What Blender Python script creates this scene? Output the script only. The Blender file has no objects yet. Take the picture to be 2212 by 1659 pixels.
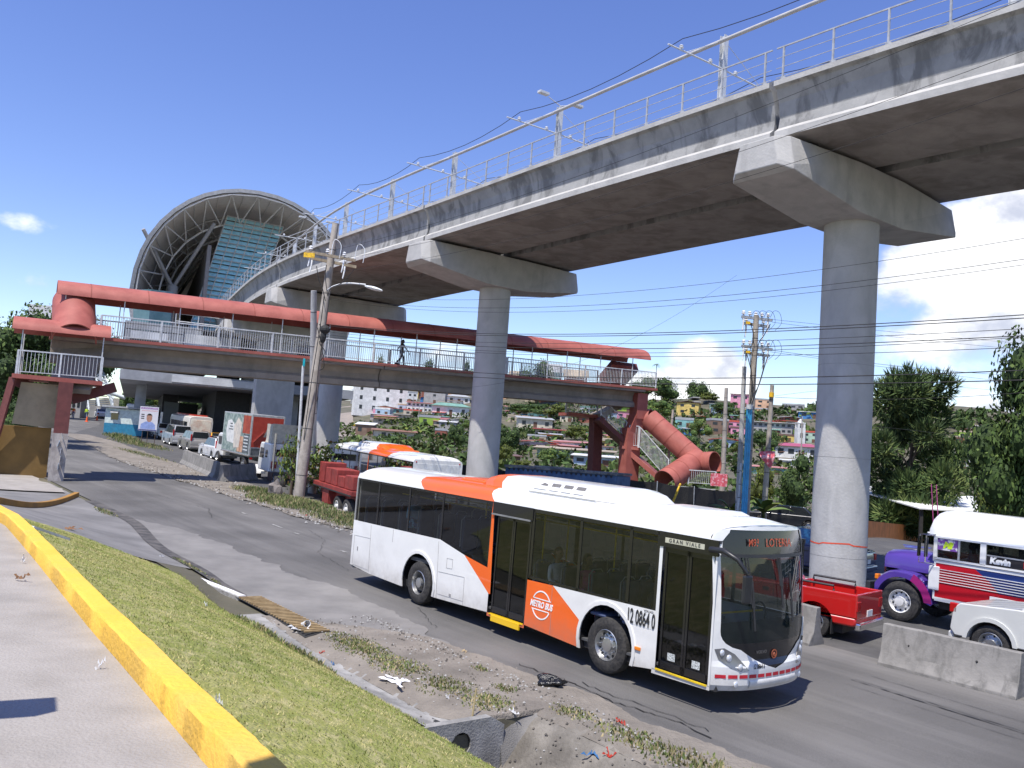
import bpy, bmesh, math, random
from math import sin, cos, pi, radians, sqrt, atan2
from mathutils import Vector, Matrix
random.seed(7)
scene = bpy.context.scene
# ---------------------------------------------------------------- camera
FPX, PITCH, ROLL, CAMH = 1872.4, .0781, .0712, 3.607      # solved from the bus and the piers, picture 2212 wide
_cp, _sp, _cr, _sr = cos(PITCH), sin(PITCH), cos(ROLL), sin(ROLL)
_f = Vector((0, _cp, _sp)); _u = Vector((0, -_sp, _cp)); _r = Vector((1, 0, 0))
RT = _r*_cr + _u*_sr; UP = -_r*_sr + _u*_cr; FW = _f
CAM = Vector((0, 0, CAMH))
cd = bpy.data.cameras.new('camera'); co = bpy.data.objects.new('camera', cd); scene.collection.objects.link(co)
mw = Matrix.Identity(4)
for i in range(3):
    mw[i][0] = RT[i]; mw[i][1] = UP[i]; mw[i][2] = -FW[i]; mw[i][3] = CAM[i]
co.matrix_world = mw
cd.sensor_width = 36; cd.lens = 36*FPX/2212; cd.clip_start = .1; cd.clip_end = 6000
scene.camera = co
# ---------------------------------------------------------------- sky, sun, exposure
SUN_EL = radians(65); SUN_H = Vector((-.50, -.866, 0)).normalized()
sund = bpy.data.lights.new('sun', 'SUN'); sund.energy = 5.0; sund.angle = radians(.5); sund.color = (1, .955, .88)
suno = bpy.data.objects.new('sun', sund); scene.collection.objects.link(suno)
SUN_D = SUN_H*cos(SUN_EL) + Vector((0, 0, sin(SUN_EL)))
suno.rotation_euler = SUN_D.to_track_quat('Z', 'Y').to_euler(); suno.location = (0, 0, 80)
w = bpy.data.worlds.new('World'); scene.world = w; w.use_nodes = True
nt = w.node_tree; N = nt.nodes; L = nt.links
for n in list(N): N.remove(n)
out = N.new('ShaderNodeOutputWorld'); bg = N.new('ShaderNodeBackground'); sky = N.new('ShaderNodeTexSky')
sky.sky_type = 'NISHITA'; sky.sun_disc = False; sky.sun_elevation = SUN_EL
sky.sun_rotation = atan2(SUN_H.x, SUN_H.y); sky.altitude = 100; sky.air_density = 1.0; sky.dust_density = .1; sky.ozone_density = 1.6
bg.inputs[1].default_value = .12
tc = N.new('ShaderNodeTexCoord')
def wmath(op, a, b=None, clamp=False):
    n = N.new('ShaderNodeMath'); n.operation = op; n.use_clamp = clamp
    for i, v in enumerate((a, b)):
        if v is None: continue
        if isinstance(v, (int, float)): n.inputs[i].default_value = v
        else: L.new(v, n.inputs[i])
    return n.outputs[0]
def ramp(x, a, b):
    n = N.new('ShaderNodeMapRange'); n.interpolation_type = 'SMOOTHSTEP'; L.new(x, n.inputs[0])
    n.inputs[1].default_value = a; n.inputs[2].default_value = b; return n.outputs[0]
def cloud_blob(az, el, ra, re, soft=.55):
    """1 inside an ellipse of sky round azimuth az (deg, 0 = +Y, + to +X) and elevation el"""
    sep = N.new('ShaderNodeSeparateXYZ'); L.new(tc.outputs['Generated'], sep.inputs[0])
    a = wmath('MULTIPLY', wmath('ARCTAN2', sep.outputs[0], sep.outputs[1]), 180/pi)
    e = wmath('MULTIPLY', wmath('ARCSINE', sep.outputs[2]), 180/pi)
    da = wmath('DIVIDE', wmath('SUBTRACT', a, az), ra); de = wmath('DIVIDE', wmath('SUBTRACT', e, el), re)
    d = wmath('SQRT', wmath('ADD', wmath('MULTIPLY', da, da), wmath('MULTIPLY', de, de)))
    return wmath('SUBTRACT', 1, wmath('MULTIPLY', d, soft))
mp = N.new('ShaderNodeMapping'); L.new(tc.outputs['Generated'], mp.inputs[0]); mp.inputs[3].default_value = (1, 1, 1.7)
nz = N.new('ShaderNodeTexNoise'); nz.inputs['Scale'].default_value = 7.5; nz.inputs['Detail'].default_value = 9; nz.inputs['Roughness'].default_value = .56
L.new(mp.outputs[0], nz.inputs[0])
nz2 = N.new('ShaderNodeTexNoise'); nz2.inputs['Scale'].default_value = 14; nz2.inputs['Detail'].default_value = 8; nz2.inputs['Roughness'].default_value = .55
mp2 = N.new('ShaderNodeMapping'); L.new(tc.outputs['Generated'], mp2.inputs[0]); mp2.inputs[3].default_value = (1, 1, 1.5); mp2.inputs[1].default_value = (.02, .03, .05)
L.new(mp2.outputs[0], nz2.inputs[0])
cov = None
for az, el, ra, re, amp in CLOUDS if 'CLOUDS' in globals() else [(29.5, 11, 7.5, 6.5, .80), (31, 3.5, 8, 4, .74), (13, 5.6, 3.2, 2.6, 1), (9, 4.2, 5, 2.3, .75), (-4, 5, 5.5, 2.6, .62), (-30.2, 8.0, 2.6, 1.3, .52), (-30.5, 11.2, 2.2, 1.1, .50), (-23.4, 7.6, 3.2, 1.5, .62), (20, 3, 8, 2.6, .7), (-10, 3, 12, 2, .5), (-27, 7, 3, 1.0, .5)]:
    b = wmath('MULTIPLY', ramp(cloud_blob(az, el, ra, re), .0, .95), amp)
    cov = b if cov is None else wmath('MAXIMUM', cov, b)
dens = wmath('SUBTRACT', wmath('ADD', cov, wmath('MULTIPLY', nz.outputs[0], 1.5)), 1.12)
alpha = ramp(dens, .0, .30)
shade = ramp(wmath('ADD', nz2.outputs[0], wmath('MULTIPLY', dens, .10)), .36, .62)
cm = N.new('ShaderNodeMix'); cm.data_type = 'RGBA'; L.new(shade, cm.inputs[0])
cm.inputs[6].default_value = (4.6, 4.85, 5.7, 1); cm.inputs[7].default_value = (9.3, 9.3, 9.3, 1)
hs = N.new('ShaderNodeHueSaturation'); hs.inputs['Hue'].default_value = .522; hs.inputs['Saturation'].default_value = 1.18; hs.inputs['Value'].default_value = 1.38; L.new(sky.outputs[0], hs.inputs['Color'])
mx = N.new('ShaderNodeMix'); mx.data_type = 'RGBA'; L.new(wmath('MULTIPLY', alpha, .93), mx.inputs[0]); L.new(hs.outputs[0], mx.inputs[6]); L.new(cm.outputs[2], mx.inputs[7])
L.new(mx.outputs[2], bg.inputs[0]); L.new(bg.outputs[0], out.inputs[0])
vs = scene.view_settings; vs.view_transform = 'Standard'; vs.look = 'None'; vs.exposure = .3; vs.gamma = 1; vs.use_curve_mapping = False
try:
    scene.cycles.max_bounces = 6; scene.cycles.transparent_max_bounces = 12
except Exception: pass

# ---------------------------------------------------------------- the lie of the land: t runs up the road away from the camera, q across it
OX, OY = -3.896, 22.98; YAW = -.897
AX, AY = -cos(YAW), -sin(YAW); QX, QY = -sin(YAW), cos(YAW)
ROADA = atan2(AY, AX)                                       # heading of traffic going away
def tq(X, Y): return ((X-OX)*AX+(Y-OY)*AY, (X-OX)*QX+(Y-OY)*QY)
def xy(t, q): return (OX+AX*t+QX*q, OY+AY*t+QY*q)
def sm(x, a=0., b=1.):
    x = (x-a)/(b-a); x = 0. if x < 0 else 1. if x > 1 else x
    return x*x*(3-2*x)
def gz(t):
    t = min(t, 230); k = .5*(t+sqrt(t*t+100)); return .018*t+.013*(k-5)+(.0001*(t-60)**2 if t > 60 else 0)
LOTZ = 1.85
def Htq(t, q):
    z = gz(t)
    if q > 32:
        r = q-32; z = min(z, 3.4)
        z += -2.2*sm(r, 0, 40)
        if r > 30: z += .00062*(min(r, 262)-30)**2*(1+.12*sin(t*.021)+.07*sin(t*.05+q*.03))*(.44+.56*sm(t, 20, 190))
        if r > 262: z += (1-sm(r, 262, 700))*14-14+.6*sin(t*.03)
    if q < -2.2:
        e = sm(t, -3, 3)                                    # 0 = grass bank, 1 = driveway
        toe = -4.35*(1-e)-2.3*e; top = (-8.5-.068*max(0, -t-4))*(1-e)-10.5*e
        k = (toe-q)/(toe-top); k = 0 if k < 0 else 1 if k > 1 else k
        s = k*(1-e)*(1.18-.18*k)+sm(k)*e if k < 1 else 1
        zt = LOTZ*(1-.55*sm(t, 4, 22)) if t < 22 else LOTZ*.45
        zt = max(zt, z) if t > 10 else zt
        z = z+(zt-z)*min(s, 1)*(1-sm(t, 17, 24))
        if t < -3 and -4.35 < q < -3.0:                     # shallow concrete channel
            c = 1-abs((q+3.85)/.55); z -= .16*max(0, c)*sm(-t, 3, 6)
        if t < -10.4 and q < -2.2:                          # pit in front of the culvert
            z -= .95*sm(-t, 10.4, 10.45)*(1-(sm(q+3.95, .45, 1.7) if q > -3.95 else sm(-3.95-q, .55, .95)))
    return z
def H(X, Y): return Htq(*tq(X, Y))
def ray(u, v): return (RT*((u-1106)/FPX)+UP*((829.5-v)/FPX)+FW)
def D(u, v, Y):
    d = ray(u, v); return CAM+d*(Y/d.y)
def Zp(u, v, z):
    d = ray(u, v); return CAM+d*((z-CAMH)/d.z)
def G(u, v, s0=2.5, far=600):
    d = ray(u, v); s = s0; st = .5; prev = s
    while s < far:
        P = CAM+d*s
        if P.z < H(P.x, P.y): break
        prev = s; s += max(.25, s*.01)
    lo, hi = prev, s
    for _ in range(30):
        m = (lo+hi)/2; P = CAM+d*m
        if P.z > H(P.x, P.y): lo = m
        else: hi = m
    P = CAM+d*hi; return Vector((P.x, P.y, H(P.x, P.y)))
# ---------------------------------------------------------------- materials
MATS = {}
def mat(name, col=(.5, .5, .5), rough=.6, metal=0., var=.12, scale=4., bump=0., bscale=30., col2=None, cstop=(.4, .62), spec=.5, coat=0., trans=0., emit=0., stretch=None, det=6., dirt=0., dcol=(.12, .11, .10)):
    if name in MATS: return MATS[name]
    m = bpy.data.materials.new(name); m.use_nodes = True; t = m.node_tree; b = t.nodes['Principled BSDF']
    b.inputs['Roughness'].default_value = rough; b.inputs['Metallic'].default_value = metal; b.inputs['Specular IOR Level'].default_value = spec
    b.inputs['Coat Weight'].default_value = coat
    tcn = t.nodes.new('ShaderNodeTexCoord'); src = tcn.outputs['Object']
    if stretch:
        mpn = t.nodes.new('ShaderNodeMapping'); mpn.inputs[3].default_value = stretch; t.links.new(src, mpn.inputs[0]); src = mpn.outputs[0]
    n = t.nodes.new('ShaderNodeTexNoise'); n.inputs['Scale'].default_value = scale; n.inputs['Detail'].default_value = det; n.inputs['Roughness'].default_value = .6; t.links.new(src, n.inputs[0])
    r = t.nodes.new('ShaderNodeValToRGB'); t.links.new(n.outputs[0], r.inputs[0])
    c2 = col2 or tuple(min(1, c*(1+var)) for c in col); c1 = col if col2 else tuple(c*(1-var) for c in col)
    r.color_ramp.elements[0].position = cstop[0]; r.color_ramp.elements[1].position = cstop[1]
    r.color_ramp.elements[0].color = (*c1, 1); r.color_ramp.elements[1].color = (*c2, 1)
    co_ = r.outputs[0]
    if dirt > 0:
        n3 = t.nodes.new('ShaderNodeTexNoise'); n3.inputs['Scale'].default_value = scale*.35; n3.inputs['Detail'].default_value = 8; n3.inputs['Roughness'].default_value = .7; t.links.new(src, n3.inputs[0])
        r3 = t.nodes.new('ShaderNodeMapRange'); r3.inputs[1].default_value = .5; r3.inputs[2].default_value = .72; r3.inputs[4].default_value = dirt; t.links.new(n3.outputs[0], r3.inputs[0])
        mxx = t.nodes.new('ShaderNodeMix'); mxx.data_type = 'RGBA'; t.links.new(r3.outputs[0], mxx.inputs[0]); t.links.new(co_, mxx.inputs[6]); mxx.inputs[7].default_value = (*dcol, 1); co_ = mxx.outputs[2]
    t.links.new(co_, b.inputs['Base Color'])
    if emit: b.inputs['Emission Color'].default_value = (*col, 1); b.inputs['Emission Strength'].default_value = emit
    if trans: b.inputs['Transmission Weight'].default_value = trans
    if bump:
        nb = t.nodes.new('ShaderNodeTexNoise'); nb.inputs['Scale'].default_value = bscale; nb.inputs['Detail'].default_value = 5; t.links.new(src, nb.inputs[0])
        bn = t.nodes.new('ShaderNodeBump'); bn.inputs['Strength'].default_value = bump; bn.inputs['Distance'].default_value = .05; t.links.new(nb.outputs[0], bn.inputs['Height']); t.links.new(bn.outputs[0], b.inputs['Normal'])
    MATS[name] = m; return m
def glass(name, tint=(.1, .12, .12), alpha=.35, rough=.03):
    if name in MATS: return MATS[name]
    m = bpy.data.materials.new(name); m.use_nodes = True; t = m.node_tree
    for n in list(t.nodes): t.nodes.remove(n)
    o = t.nodes.new('ShaderNodeOutputMaterial'); tr = t.nodes.new('ShaderNodeBsdfTransparent'); tr.inputs[0].default_value = (alpha*1.0, alpha*1.05, alpha*1.03, 1)
    gl = t.nodes.new('ShaderNodeBsdfGlossy'); gl.inputs['Roughness'].default_value = rough; gl.inputs[0].default_value = (.9, .92, .95, 1)
    df = t.nodes.new('ShaderNodeBsdfDiffuse'); df.inputs[0].default_value = (*tint, 1)
    fr = t.nodes.new('ShaderNodeFresnel'); fr.inputs[0].default_value = 1.5
    m1 = t.nodes.new('ShaderNodeMixShader'); m1.inputs[0].default_value = .25; t.links.new(tr.outputs[0], m1.inputs[1]); t.links.new(df.outputs[0], m1.inputs[2])
    m2 = t.nodes.new('ShaderNodeMixShader'); t.links.new(fr.outputs[0], m2.inputs[0]); t.links.new(m1.outputs[0], m2.inputs[1]); t.links.new(gl.outputs[0], m2.inputs[2]); t.links.new(m2.outputs[0], o.inputs[0])
    MATS[name] = m; return m
# ---------------------------------------------------------------- mesh building
COL = scene.collection
class MB:
    def __init__(s): s.v = []; s.f = []; s.m = []; s.k = 0
    def add(s, vs, fs):
        o = len(s.v); s.v += [tuple(v) for v in vs]; s.f += [tuple(i+o for i in f) for f in fs]; s.m += [s.k]*len(fs); return s
    def mt(s, k): s.k = k; return s
    def box(s, c, d, rz=0., M=None):
        hx, hy, hz = d[0]/2, d[1]/2, d[2]/2
        vs = [Vector((x, y, z)) for x in (-hx, hx) for y in (-hy, hy) for z in (-hz, hz)]
        if rz: R = Matrix.Rotation(rz, 3, 'Z'); vs = [R@v for v in vs]
        if M is not None: vs = [M@v for v in vs]
        c = Vector(c); vs = [v+c for v in vs]
        return s.add(vs, [(0, 1, 3, 2), (4, 6, 7, 5), (0, 4, 5, 1), (2, 3, 7, 6), (0, 2, 6, 4), (1, 5, 7, 3)])
    def bar(s, a, b, wd, hg, up=Vector((0, 0, 1))):
        a, b = Vector(a), Vector(b); d = (b-a); l = d.length
        if l < 1e-6: return s
        d /= l; sd = d.cross(up)
        sd = sd.normalized() if sd.length > 1e-4 else Vector((1, 0, 0)); u = sd.cross(d)
        vs = [p+sd*(x*wd/2)+u*(z*hg/2) for p in (a, b) for x, z in ((-1, -1), (1, -1), (1, 1), (-1, 1))]
        return s.add(vs, [(3, 2, 1, 0), (4, 5, 6, 7), (0, 1, 5, 4), (1, 2, 6, 5), (2, 3, 7, 6), (3, 0, 4, 7)])
    def tube(s, pts, r, n=8, r2=None, cap=True):
        pts = [Vector(p) for p in pts]; rings = []
        for i, p in enumerate(pts):
            d = (pts[min(i+1, len(pts)-1)]-pts[max(i-1, 0)]).normalized()
            a = Vector((0, 0, 1)) if abs(d.z) < .95 else Vector((1, 0, 0))
            x = d.cross(a).normalized(); y = x.cross(d)
            rr = r if r2 is None else r+(r2-r)*i/(len(pts)-1)
            rings.append([p+x*(cos(2*pi*j/n)*rr)+y*(sin(2*pi*j/n)*rr) for j in range(n)])
        return s.loft(rings, True, cap)
    def loft(s, rings, close=True, cap=False):
        n = len(rings[0]); vs = [v for r in rings for v in r]; fs = []
        for i in range(len(rings)-1):
            for j in range(n if close else n-1):
                k = (j+1) % n; fs.append((i*n+j, i*n+k, (i+1)*n+k, (i+1)*n+j))
        if cap: fs.append(tuple(range(n))[::-1]); fs.append(tuple((len(rings)-1)*n+j for j in range(n)))
        return s.add(vs, fs)
    def prism(s, poly, y0, y1, ax='y'):
        """poly of (a,b); ax y: a=x,b=z; ax x: a=y,b=z; ax z: a=x,b=y"""
        f = {'y': lambda a, b, h: (a, h, b), 'x': lambda a, b, h: (h, a, b), 'z': lambda a, b, h: (a, b, h)}[ax]
        n = len(poly); vs = [f(a, b, y0) for a, b in poly]+[f(a, b, y1) for a, b in poly]
        return s.add(vs, [tuple(range(n)), tuple(range(2*n-1, n-1, -1))]+[(i, i+n, (i+1) % n+n, (i+1) % n) for i in range(n)])
    def lathe(s, prof, c=(0, 0, 0), ax='y', n=24, a0=0, a1=2*pi):
        c = Vector(c); rings = []; full = abs(a1-a0-2*pi) < 1e-6
        for j in range(n if full else n+1):
            a = a0+(a1-a0)*j/n; ring = []
            for r, h in prof:
                x, y = r*cos(a), r*sin(a); ring.append(c+Vector({'y': (x, h, y), 'z': (x, y, h), 'x': (h, x, y)}[ax]))
            rings.append(ring)
        if full: rings.append(rings[0])
        return s.loft(rings, False)
    def sphere(s, c, r, n=10, m=7, sc=(1, 1, 1)):
        c = Vector(c); rings = [[c+Vector((r*sc[0]*sin(pi*i/m)*cos(2*pi*j/n), r*sc[1]*sin(pi*i/m)*sin(2*pi*j/n), r*sc[2]*cos(pi*i/m))) for j in range(n)] for i in range(m+1)]
        return s.loft(rings, True)
    def mesh(s, name, mats, smooth=None):
        me = bpy.data.meshes.new(name); me.from_pydata(s.v, [], s.f)
        for m_ in (mats if isinstance(mats, (list, tuple)) else [mats]): me.materials.append(m_)
        for p, k in zip(me.polygons, s.m): p.material_index = k
        bm = bmesh.new(); bm.from_mesh(me)
        if len(bm.faces) < 60000: bmesh.ops.recalc_face_normals(bm, faces=bm.faces)
        bm.to_mesh(me); bm.free()
        if smooth is not None:
            for p in me.polygons: p.use_smooth = True
            me.set_sharp_from_angle(angle=radians(smooth))
        me.update(); return me
    def build(s, name, mats, parent=None, smooth=None, bevel=0., seg=2, loc=None, rz=None):
        o = bpy.data.objects.new(name, s.mesh(name, mats, smooth)); COL.objects.link(o)
        if parent is not None: o.parent = parent
        if loc is not None: o.location = loc
        if rz is not None: o.rotation_euler = (0, 0, rz)
        if bevel:
            b = o.modifiers.new('bevel', 'BEVEL'); b.width = bevel; b.segments = seg; b.limit_method = 'ANGLE'; b.angle_limit = radians(35)
        return o
def tag(o, label=None, cat=None, group=None, kind=None):
    if label: o['label'] = label
    if cat: o['category'] = cat
    if group: o['group'] = group
    if kind: o['kind'] = kind
    return o
def empty(name, loc, rz=0., label=None, cat=None, group=None, rot=None):
    o = bpy.data.objects.new(name, None); COL.objects.link(o); o.location = loc; o.rotation_euler = rot or (0, 0, rz); o.empty_display_size = .2
    return tag(o, label, cat, group)
def copy_tree(o, parent=None, kids=None):
    if kids is None:
        kids = {}
        for x in bpy.data.objects:
            if x.parent: kids.setdefault(x.parent.name, []).append(x)
    c = o.copy(); COL.objects.link(c); c.parent = parent
    for ch in kids.get(o.name, []): copy_tree(ch, c, kids)
    return c
def dup(o, loc, rz=None, label=None, scale=None):
    c = copy_tree(o); c.location = loc
    if rz is not None: c.rotation_euler = (0, 0, rz)
    if scale is not None: c.scale = scale if hasattr(scale, '__len__') else (scale,)*3
    if label: c['label'] = label
    return c
def text(body, size, M, m, name='lettering', parent=None, depth=.004, align='CENTER', sx=1., bold=0., shear=0.):
    cu = bpy.data.curves.new('txt', 'FONT'); cu.body = body; cu.size = size; cu.align_x = align; cu.align_y = 'CENTER'; cu.extrude = depth; cu.offset = bold; cu.shear = shear; cu.resolution_u = 3
    o = bpy.data.objects.new('txt', cu); COL.objects.link(o); dg = bpy.context.evaluated_depsgraph_get(); me = bpy.data.meshes.new_from_object(o.evaluated_get(dg))
    bpy.data.objects.remove(o); bpy.data.curves.remove(cu)
    me.transform(Matrix.Diagonal((sx, 1, 1, 1))); me.transform(M); me.materials.clear(); me.materials.append(m)
    ob = bpy.data.objects.new(name, me); COL.objects.link(ob); ob.parent = parent; return ob
def TM(o, x, y):
    """matrix placing text at o with its x axis along x and its y axis along y"""
    x = Vector(x).normalized(); y = Vector(y); z = x.cross(y).normalized(); y = z.cross(x)
    return Matrix(((x.x, y.x, z.x, o[0]), (x.y, y.y, z.y, o[1]), (x.z, y.z, z.z, o[2]), (0, 0, 0, 1)))
def struct(mb, name, m, smooth=None, **k):
    return tag(mb.build(name, m, smooth=smooth, **k), kind='structure')
# ================================================================= materials
ASPH = mat('asphalt', (.062, .060, .060), .9, var=.12, scale=1.3, bump=.35, bscale=60, col2=(.098, .095, .092), cstop=(.3, .7), dirt=.5, dcol=(.15, .142, .13))
def dust_asphalt():
    """asphalt with long wear streaks along the road and dust drifting in from its edges"""
    m = mat('road_asphalt', (.09, .086, .082), .88, var=.1, scale=60, bump=.4, bscale=90, col2=(.14, .133, .126), cstop=(.35, .7)); t = m.node_tree; b = t.nodes['Principled BSDF']
    lk = b.inputs['Base Color'].links[0]; src = lk.from_socket
    g = t.nodes.new('ShaderNodeNewGeometry'); mpn = t.nodes.new('ShaderNodeMapping'); mpn.vector_type = 'POINT'
    mpn.inputs[2].default_value = (0, 0, -ROADA); t.links.new(g.outputs['Position'], mpn.inputs[0])
    mp3 = t.nodes.new('ShaderNodeMapping'); mp3.inputs[3].default_value = (.045, .9, 1); t.links.new(mpn.outputs[0], mp3.inputs[0])
    n = t.nodes.new('ShaderNodeTexNoise'); n.inputs['Scale'].default_value = 1.2; n.inputs['Detail'].default_value = 7; n.inputs['Roughness'].default_value = .65; t.links.new(mp3.outputs[0], n.inputs[0])
    r = t.nodes.new('ShaderNodeMapRange'); r.inputs[1].default_value = .44; r.inputs[2].default_value = .72; r.inputs[4].default_value = .62; t.links.new(n.outputs[0], r.inputs[0])
    mxx = t.nodes.new('ShaderNodeMix'); mxx.data_type = 'RGBA'; t.links.new(r.outputs[0], mxx.inputs[0]); t.links.new(src, mxx.inputs[6]); mxx.inputs[7].default_value = (.20, .19, .178, 1)
    n2 = t.nodes.new('ShaderNodeTexNoise'); n2.inputs['Scale'].default_value = .28; n2.inputs['Detail'].default_value = 6; t.links.new(g.outputs['Position'], n2.inputs[0])
    r2 = t.nodes.new('ShaderNodeMapRange'); r2.inputs[1].default_value = .35; r2.inputs[2].default_value = .7; r2.inputs[3].default_value = .8; r2.inputs[4].default_value = 1.3; t.links.new(n2.outputs[0], r2.inputs[0])
    mu = t.nodes.new('ShaderNodeMix'); mu.data_type = 'RGBA'; mu.blend_type = 'MULTIPLY'; mu.inputs[0].default_value = 1; t.links.new(mxx.outputs[2], mu.inputs[6]); t.links.new(r2.outputs[0], mu.inputs[7])
    t.links.new(mu.outputs[2], b.inputs['Base Color']); return m
ROADM = dust_asphalt()
SHOULD = mat('worn_concrete_road', (.155, .147, .138), .9, scale=.9, bump=.3, bscale=50, col2=(.235, .223, .208), cstop=(.3, .7), dirt=.6, dcol=(.1, .098, .095))
DIRT = mat('dirt', (.155, .136, .115), .95, scale=1.3, bump=.8, bscale=22, col2=(.27, .238, .20), cstop=(.3, .7), dirt=.5, dcol=(.1, .09, .07))
EARTH = mat('earth', (.075, .07, .045), .95, scale=.25, bump=.5, bscale=4, col2=(.15, .13, .09), cstop=(.35, .65), dirt=.7, dcol=(.045, .07, .025))
PAVE = mat('pavement_concrete', (.26, .235, .205), .9, scale=1.6, bump=.35, bscale=45, col2=(.37, .34, .305), cstop=(.25, .75), dirt=.35, dcol=(.2, .19, .18))
DRIVE = mat('driveway_concrete', (.14, .135, .13), .9, scale=.7, bump=.3, bscale=40, col2=(.24, .23, .22), cstop=(.3, .7), dirt=.6, dcol=(.11, .108, .105))
CONC = mat('concrete', (.30, .29, .275), .85, scale=1.1, bump=.25, bscale=18, col2=(.40, .39, .37), cstop=(.3, .7), dirt=.35, dcol=(.18, .175, .165))
YEL = mat('yellow_paint', (.76, .43, .04), .75, scale=1.2, col2=(.84, .50, .06), cstop=(.3, .7), bump=.35, bscale=22, dirt=.45, dcol=(.45, .30, .12))
WHITEP = mat('white_road_paint', (.55, .54, .52), .8, scale=3, col2=(.8, .79, .77), dirt=.35, dcol=(.3, .29, .27))
STEEL = mat('galvanised_steel', (.42, .43, .44), .45, metal=.6, scale=4, col2=(.58, .59, .6))
RAILP = mat('pale_rail_paint', (.50, .51, .52), .5, scale=4, col2=(.64, .65, .66), dirt=.2)
BLACK = mat('black_rubber', (.018, .018, .018), .8, scale=20, col2=(.035, .034, .033))
DARK = mat('dark_metal', (.03, .03, .032), .5, scale=5)
def grass_mat(name, c1, c2, c3):
    m = mat(name, c1, .9, scale=.85, col2=c2, cstop=(.32, .66), bump=.9, bscale=26, det=9)
    t = m.node_tree; b = t.nodes['Principled BSDF']; src = b.inputs['Base Color'].links[0].from_socket
    g = t.nodes.new('ShaderNodeNewGeometry'); n = t.nodes.new('ShaderNodeTexNoise'); n.inputs['Scale'].default_value = 3.5; n.inputs['Detail'].default_value = 8; n.inputs['Roughness'].default_value = .7
    mpn = t.nodes.new('ShaderNodeMapping'); mpn.inputs[2].default_value = (0, 0, -ROADA); mpn.inputs[3].default_value = (2.2, .8, 1); t.links.new(g.outputs['Position'], mpn.inputs[0]); t.links.new(mpn.outputs[0], n.inputs[0])
    r = t.nodes.new('ShaderNodeMapRange'); r.inputs[1].default_value = .45; r.inputs[2].default_value = .66; r.inputs[4].default_value = .8; t.links.new(n.outputs[0], r.inputs[0])
    x = t.nodes.new('ShaderNodeMix'); x.data_type = 'RGBA'; t.links.new(r.outputs[0], x.inputs[0]); t.links.new(src, x.inputs[6]); x.inputs[7].default_value = (*c3, 1); t.links.new(x.outputs[2], b.inputs['Base Color']); return m
TURF = grass_mat('turf', (.19, .215, .04), (.30, .30, .07), (.48, .42, .20))
# ================================================================= ground sheets
def lines(*seg):
    o = []
    for a, b, s in seg:
        x = a
        while x < b-1e-6: o.append(x); x += s
    o.append(seg[-1][1]); return o
tl = lines((-900, -100, 100), (-100, -20, 8), (-20, -10.5, .8), (-10.5, -10.3, .05), (-10.3, 6, .45), (6, 45, 1.3), (45, 130, 5), (130, 420, 14), (420, 3000, 160))
ql = lines((-2500, -200, 200), (-200, -20, 12), (-20, -11, 1), (-11, -2, .25), (-2, 2, .5), (2, 32, 2), (32, 120, 4), (120, 340, 8), (340, 3000, 150))
mb = MB(); mb.add([(*xy(t, q), Htq(t, q)-.035) for t in tl for q in ql], [(i*len(ql)+j, i*len(ql)+j+1, (i+1)*len(ql)+j+1, (i+1)*len(ql)+j) for i in range(len(tl)-1) for j in range(len(ql)-1)])
struct(mb, 'ground', EARTH, smooth=60)
from mathutils import noise as mnoise
def wob(x, a, s, ph=0.): return a*sum(mnoise.noise(Vector((x*s*k*.55, ph*7.3, k)))/k**.75 for k in (1, 2.3, 5.1, 11, 23))*2.2
def strip(name, m, ts, qa, qb, nq=8, dz=0., kind='structure', label=None, cat=None, jit=0.):
    mb = MB(); vs = []
    for t in ts:
        a, b = (qa(t) if callable(qa) else qa), (qb(t) if callable(qb) else qb)
        for j in range(nq+1):
            q = a+(b-a)*j/nq; vs.append((*xy(t, q), Htq(t, q)+dz+(random.uniform(-jit, jit) if jit else 0)))
    n = nq+1; mb.add(vs, [(i*n+j, i*n+j+1, (i+1)*n+j+1, (i+1)*n+j) for i in range(len(ts)-1) for j in range(nq)])
    o = mb.build(name, m, smooth=60); return tag(o, label, cat, kind=kind)
fr = lambda a, b, s: lines((a, b, s))
strip('road', ROADM, fr(-60, -16, 4)+fr(-15, 30, 1)+fr(34, 230, 6), lambda t: -2.3 if t < 45 else -2.3-.1*(t-45), lambda t: 6.9+14*sm(t, 60, 120), 12, .0)
strip('far_road', ASPH, fr(-60, -16, 4)+fr(-15, 30, 1)+fr(34, 230, 6), lambda t: 6.9+14*sm(t, 60, 120), lambda t: (46-22*sm(t, 8, 22))+10*sm(t, 60, 130), 14, .0)
strip('road_edge', SHOULD, fr(-16, 14, .09), lambda t: -3.34+.25*sm(-t, 5, 9)+.95*sm(t, 3.5, 12), lambda t: -1.05-.9*sm(-t, 3, 11)+wob(t, .22, .7)-1.5*sm(t, 7, 14), 6, .012)
strip('driveway', DRIVE, fr(1.5, 24, .45), lambda t: -10.5-5*sm(t, 9, 12), lambda t: -2.55, 22, .004)
strip('verge', DIRT, fr(-40, -15, 1)+fr(-15, -3.4, .08), lambda t: -3.8+(.2*sm(-t, 9.5, 10.4) if t > -10.4 else 1.35), lambda t: -1.45+.35*sm(-t, 6, 10)+wob(t, .12, 1.1, 2)-1.75*sm(t, -6.2, -3.6), 14, .024, jit=.008)
strip('drain_channel', mat('channel_concrete', (.20, .195, .185), .9, scale=2, bump=.3, bscale=30, col2=(.34, .33, .31), dirt=.4, dcol=(.13, .12, .1)), fr(-10.4, -3.2, .1), -4.5, lambda t: -3.70+wob(t, .05, 2)+.2*sm(-t, 9.5, 11), 8, .02)
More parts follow.
